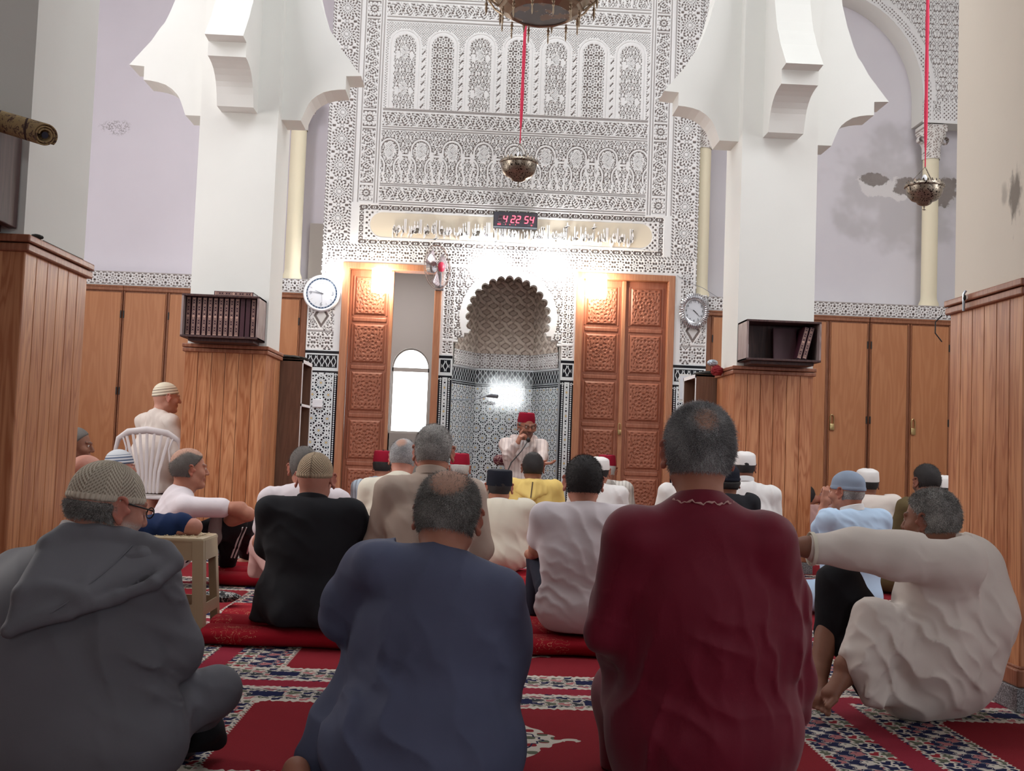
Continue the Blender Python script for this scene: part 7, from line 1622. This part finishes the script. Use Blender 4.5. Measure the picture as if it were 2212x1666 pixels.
def stool():
    p = V3(445, 1165, 4.87); x1, y0, H = p[0], 4.87, .462; w_ = .30; xc, yc = x1 - w_ / 2 - .005, y0 + .15
    t = empty('plastic_stool', (xc, yc, 0), 'beige plastic stool with cut-out sides beside the grey-robed man', 'stool'); m = newmat('beige_plastic', lin((176, 158, 128)), .35)
    b = MB(); a = w_ / 2 - .008; b.box(xc - a, xc + a, yc - a, yc + a, H - .03, H, .012); b.build('seat', m, t, True)
    b = MB()
    for i in range(7):
        for j in range(7): b.sphere((xc - .11 + .036 * i, yc - .11 + .036 * j, H), .006, 4)
    b.build('seat_knobs', m, t)
    c0, c1 = w_ / 2 - .012, w_ / 2 + .018
    for sx in (-1, 1):
        for sy_ in (-1, 1):
            b = MB()
            for (u0, v0, u1, v1) in ((0, 0, -.045, -.002), (0, 0, -.002, -.045)):
                q_ = []
                for (c_, z) in ((c0, H - .012), (c1, 0)):
                    for (du, dv) in ((0, 0), (u1, 0) if abs(u1) > abs(v1) else (0, v1)): q_.append(b.b.verts.new((xc + sx * (c_ + du), yc + sy_ * (c_ + dv), z)))
                b.b.faces.new((q_[0], q_[1], q_[3], q_[2]))
            o = b.build('leg', m, t); o.modifiers.new('s', 'SOLIDIFY').thickness = .005
    for (dx_, dy_) in ((1, 0), (-1, 0), (0, 1), (0, -1)):
        for (z0, z1) in ((H - .10, H - .012), (.12, .17)):
            b = MB(); q_ = []
            for z in (z0, z1):
                c_ = c0 + (c1 - c0) * (1 - z / H); 
                for s in (-1, 1): q_.append(b.b.verts.new((xc + dx_ * c_ + (s * (c_ - .03) if dx_ == 0 else 0), yc + dy_ * c_ + (s * (c_ - .03) if dy_ == 0 else 0), z)))
            b.b.faces.new((q_[0], q_[1], q_[3], q_[2]))
            o = b.build('apron', m, t); o.modifiers.new('s', 'SOLIDIFY').thickness = .005
stool()
def printed():
    m = newmat('black_printed_cloth', lin((30, 28, 30)), .85); g_, x, y, z, v = coords(m); n_ = noise(m, v, 28, 2, dist=1.5); setc(m, mixc(m, lt(ab(n_ - .5), .02), lin((30, 28, 30)), lin((190, 186, 182)))); return m
p = V3(468, 1338, 5.35); tag(crumple('black_bag', (p[0], p[1] + .02, .135), .09, (1.1, .7, .30), printed(), 71, 'black printed cloth bundle on the nearer runner by the stool', 'bag', 4), None)

def armchair():
    x0 = V3(1108, 990, 11.2)[0]; y0 = 11.0; t = empty('upholstered_chair', (x0, y0, 0), 'maroon floral upholstered chair under the speaker in the niche', 'chair')
    m = newmat('maroon_floral_cloth', lin((92, 22, 44)), .8); g_, x, y, z, v = coords(m); n_ = noise(m, v, 26, 2, dist=1.2); setc(m, mixc(m, lt(ab(n_ - .52), .025), lin((88, 20, 42)), lin((188, 160, 150))))
    v_ = Vol(.01); v_.cone((x0 - .16, y0 + .20, .60), (x0 + .16, y0 + .20, .60), .06, .06, .03); v_.cone((x0 - .15, y0 + .24, .78), (x0 + .15, y0 + .24, .78), .055, .055, .08); cloth('backrest', v_, m, t)
    MB().box(x0 - .24, x0 + .24, y0 - .22, y0 + .22, .33, .425, .03).build('seat', m, t, True)
    for sx in (-1, 1):
        for sy_ in (-1, 1): MB().tube([(x0 + sx * .2, y0 + sy_ * .19, .34), (x0 + sx * .21, y0 + sy_ * .2, 0)], .018, 8).build('leg', M['case'], t, True)
armchair()

P = [V3(1096, 1020, 10.4), V3(1104, 1000, 10.45), V3(1126, 975, 10.55), V3(1140, 953, 10.68)]
t = empty('microphone', tuple(P[0]), 'small black gooseneck microphone just under the speaker mouth', 'microphone'); t.location.z = 0
MB().tube([(P[0][0], P[0][1], 0)] + [tuple(p) for p in P], .006, 8).build('gooseneck', M['black'], t, True); MB().sphere(tuple(P[-1] + np.array([.006, .01, .01])), .022, 10, (1, 1, 1.15)).build('head', M['black'], t, True)
MB().lathe([(.09, 0), (.09, .012), (.02, .02), (.0, .02)], (P[0][0], P[0][1], 0), 24).build('base', M['black'], t, True)
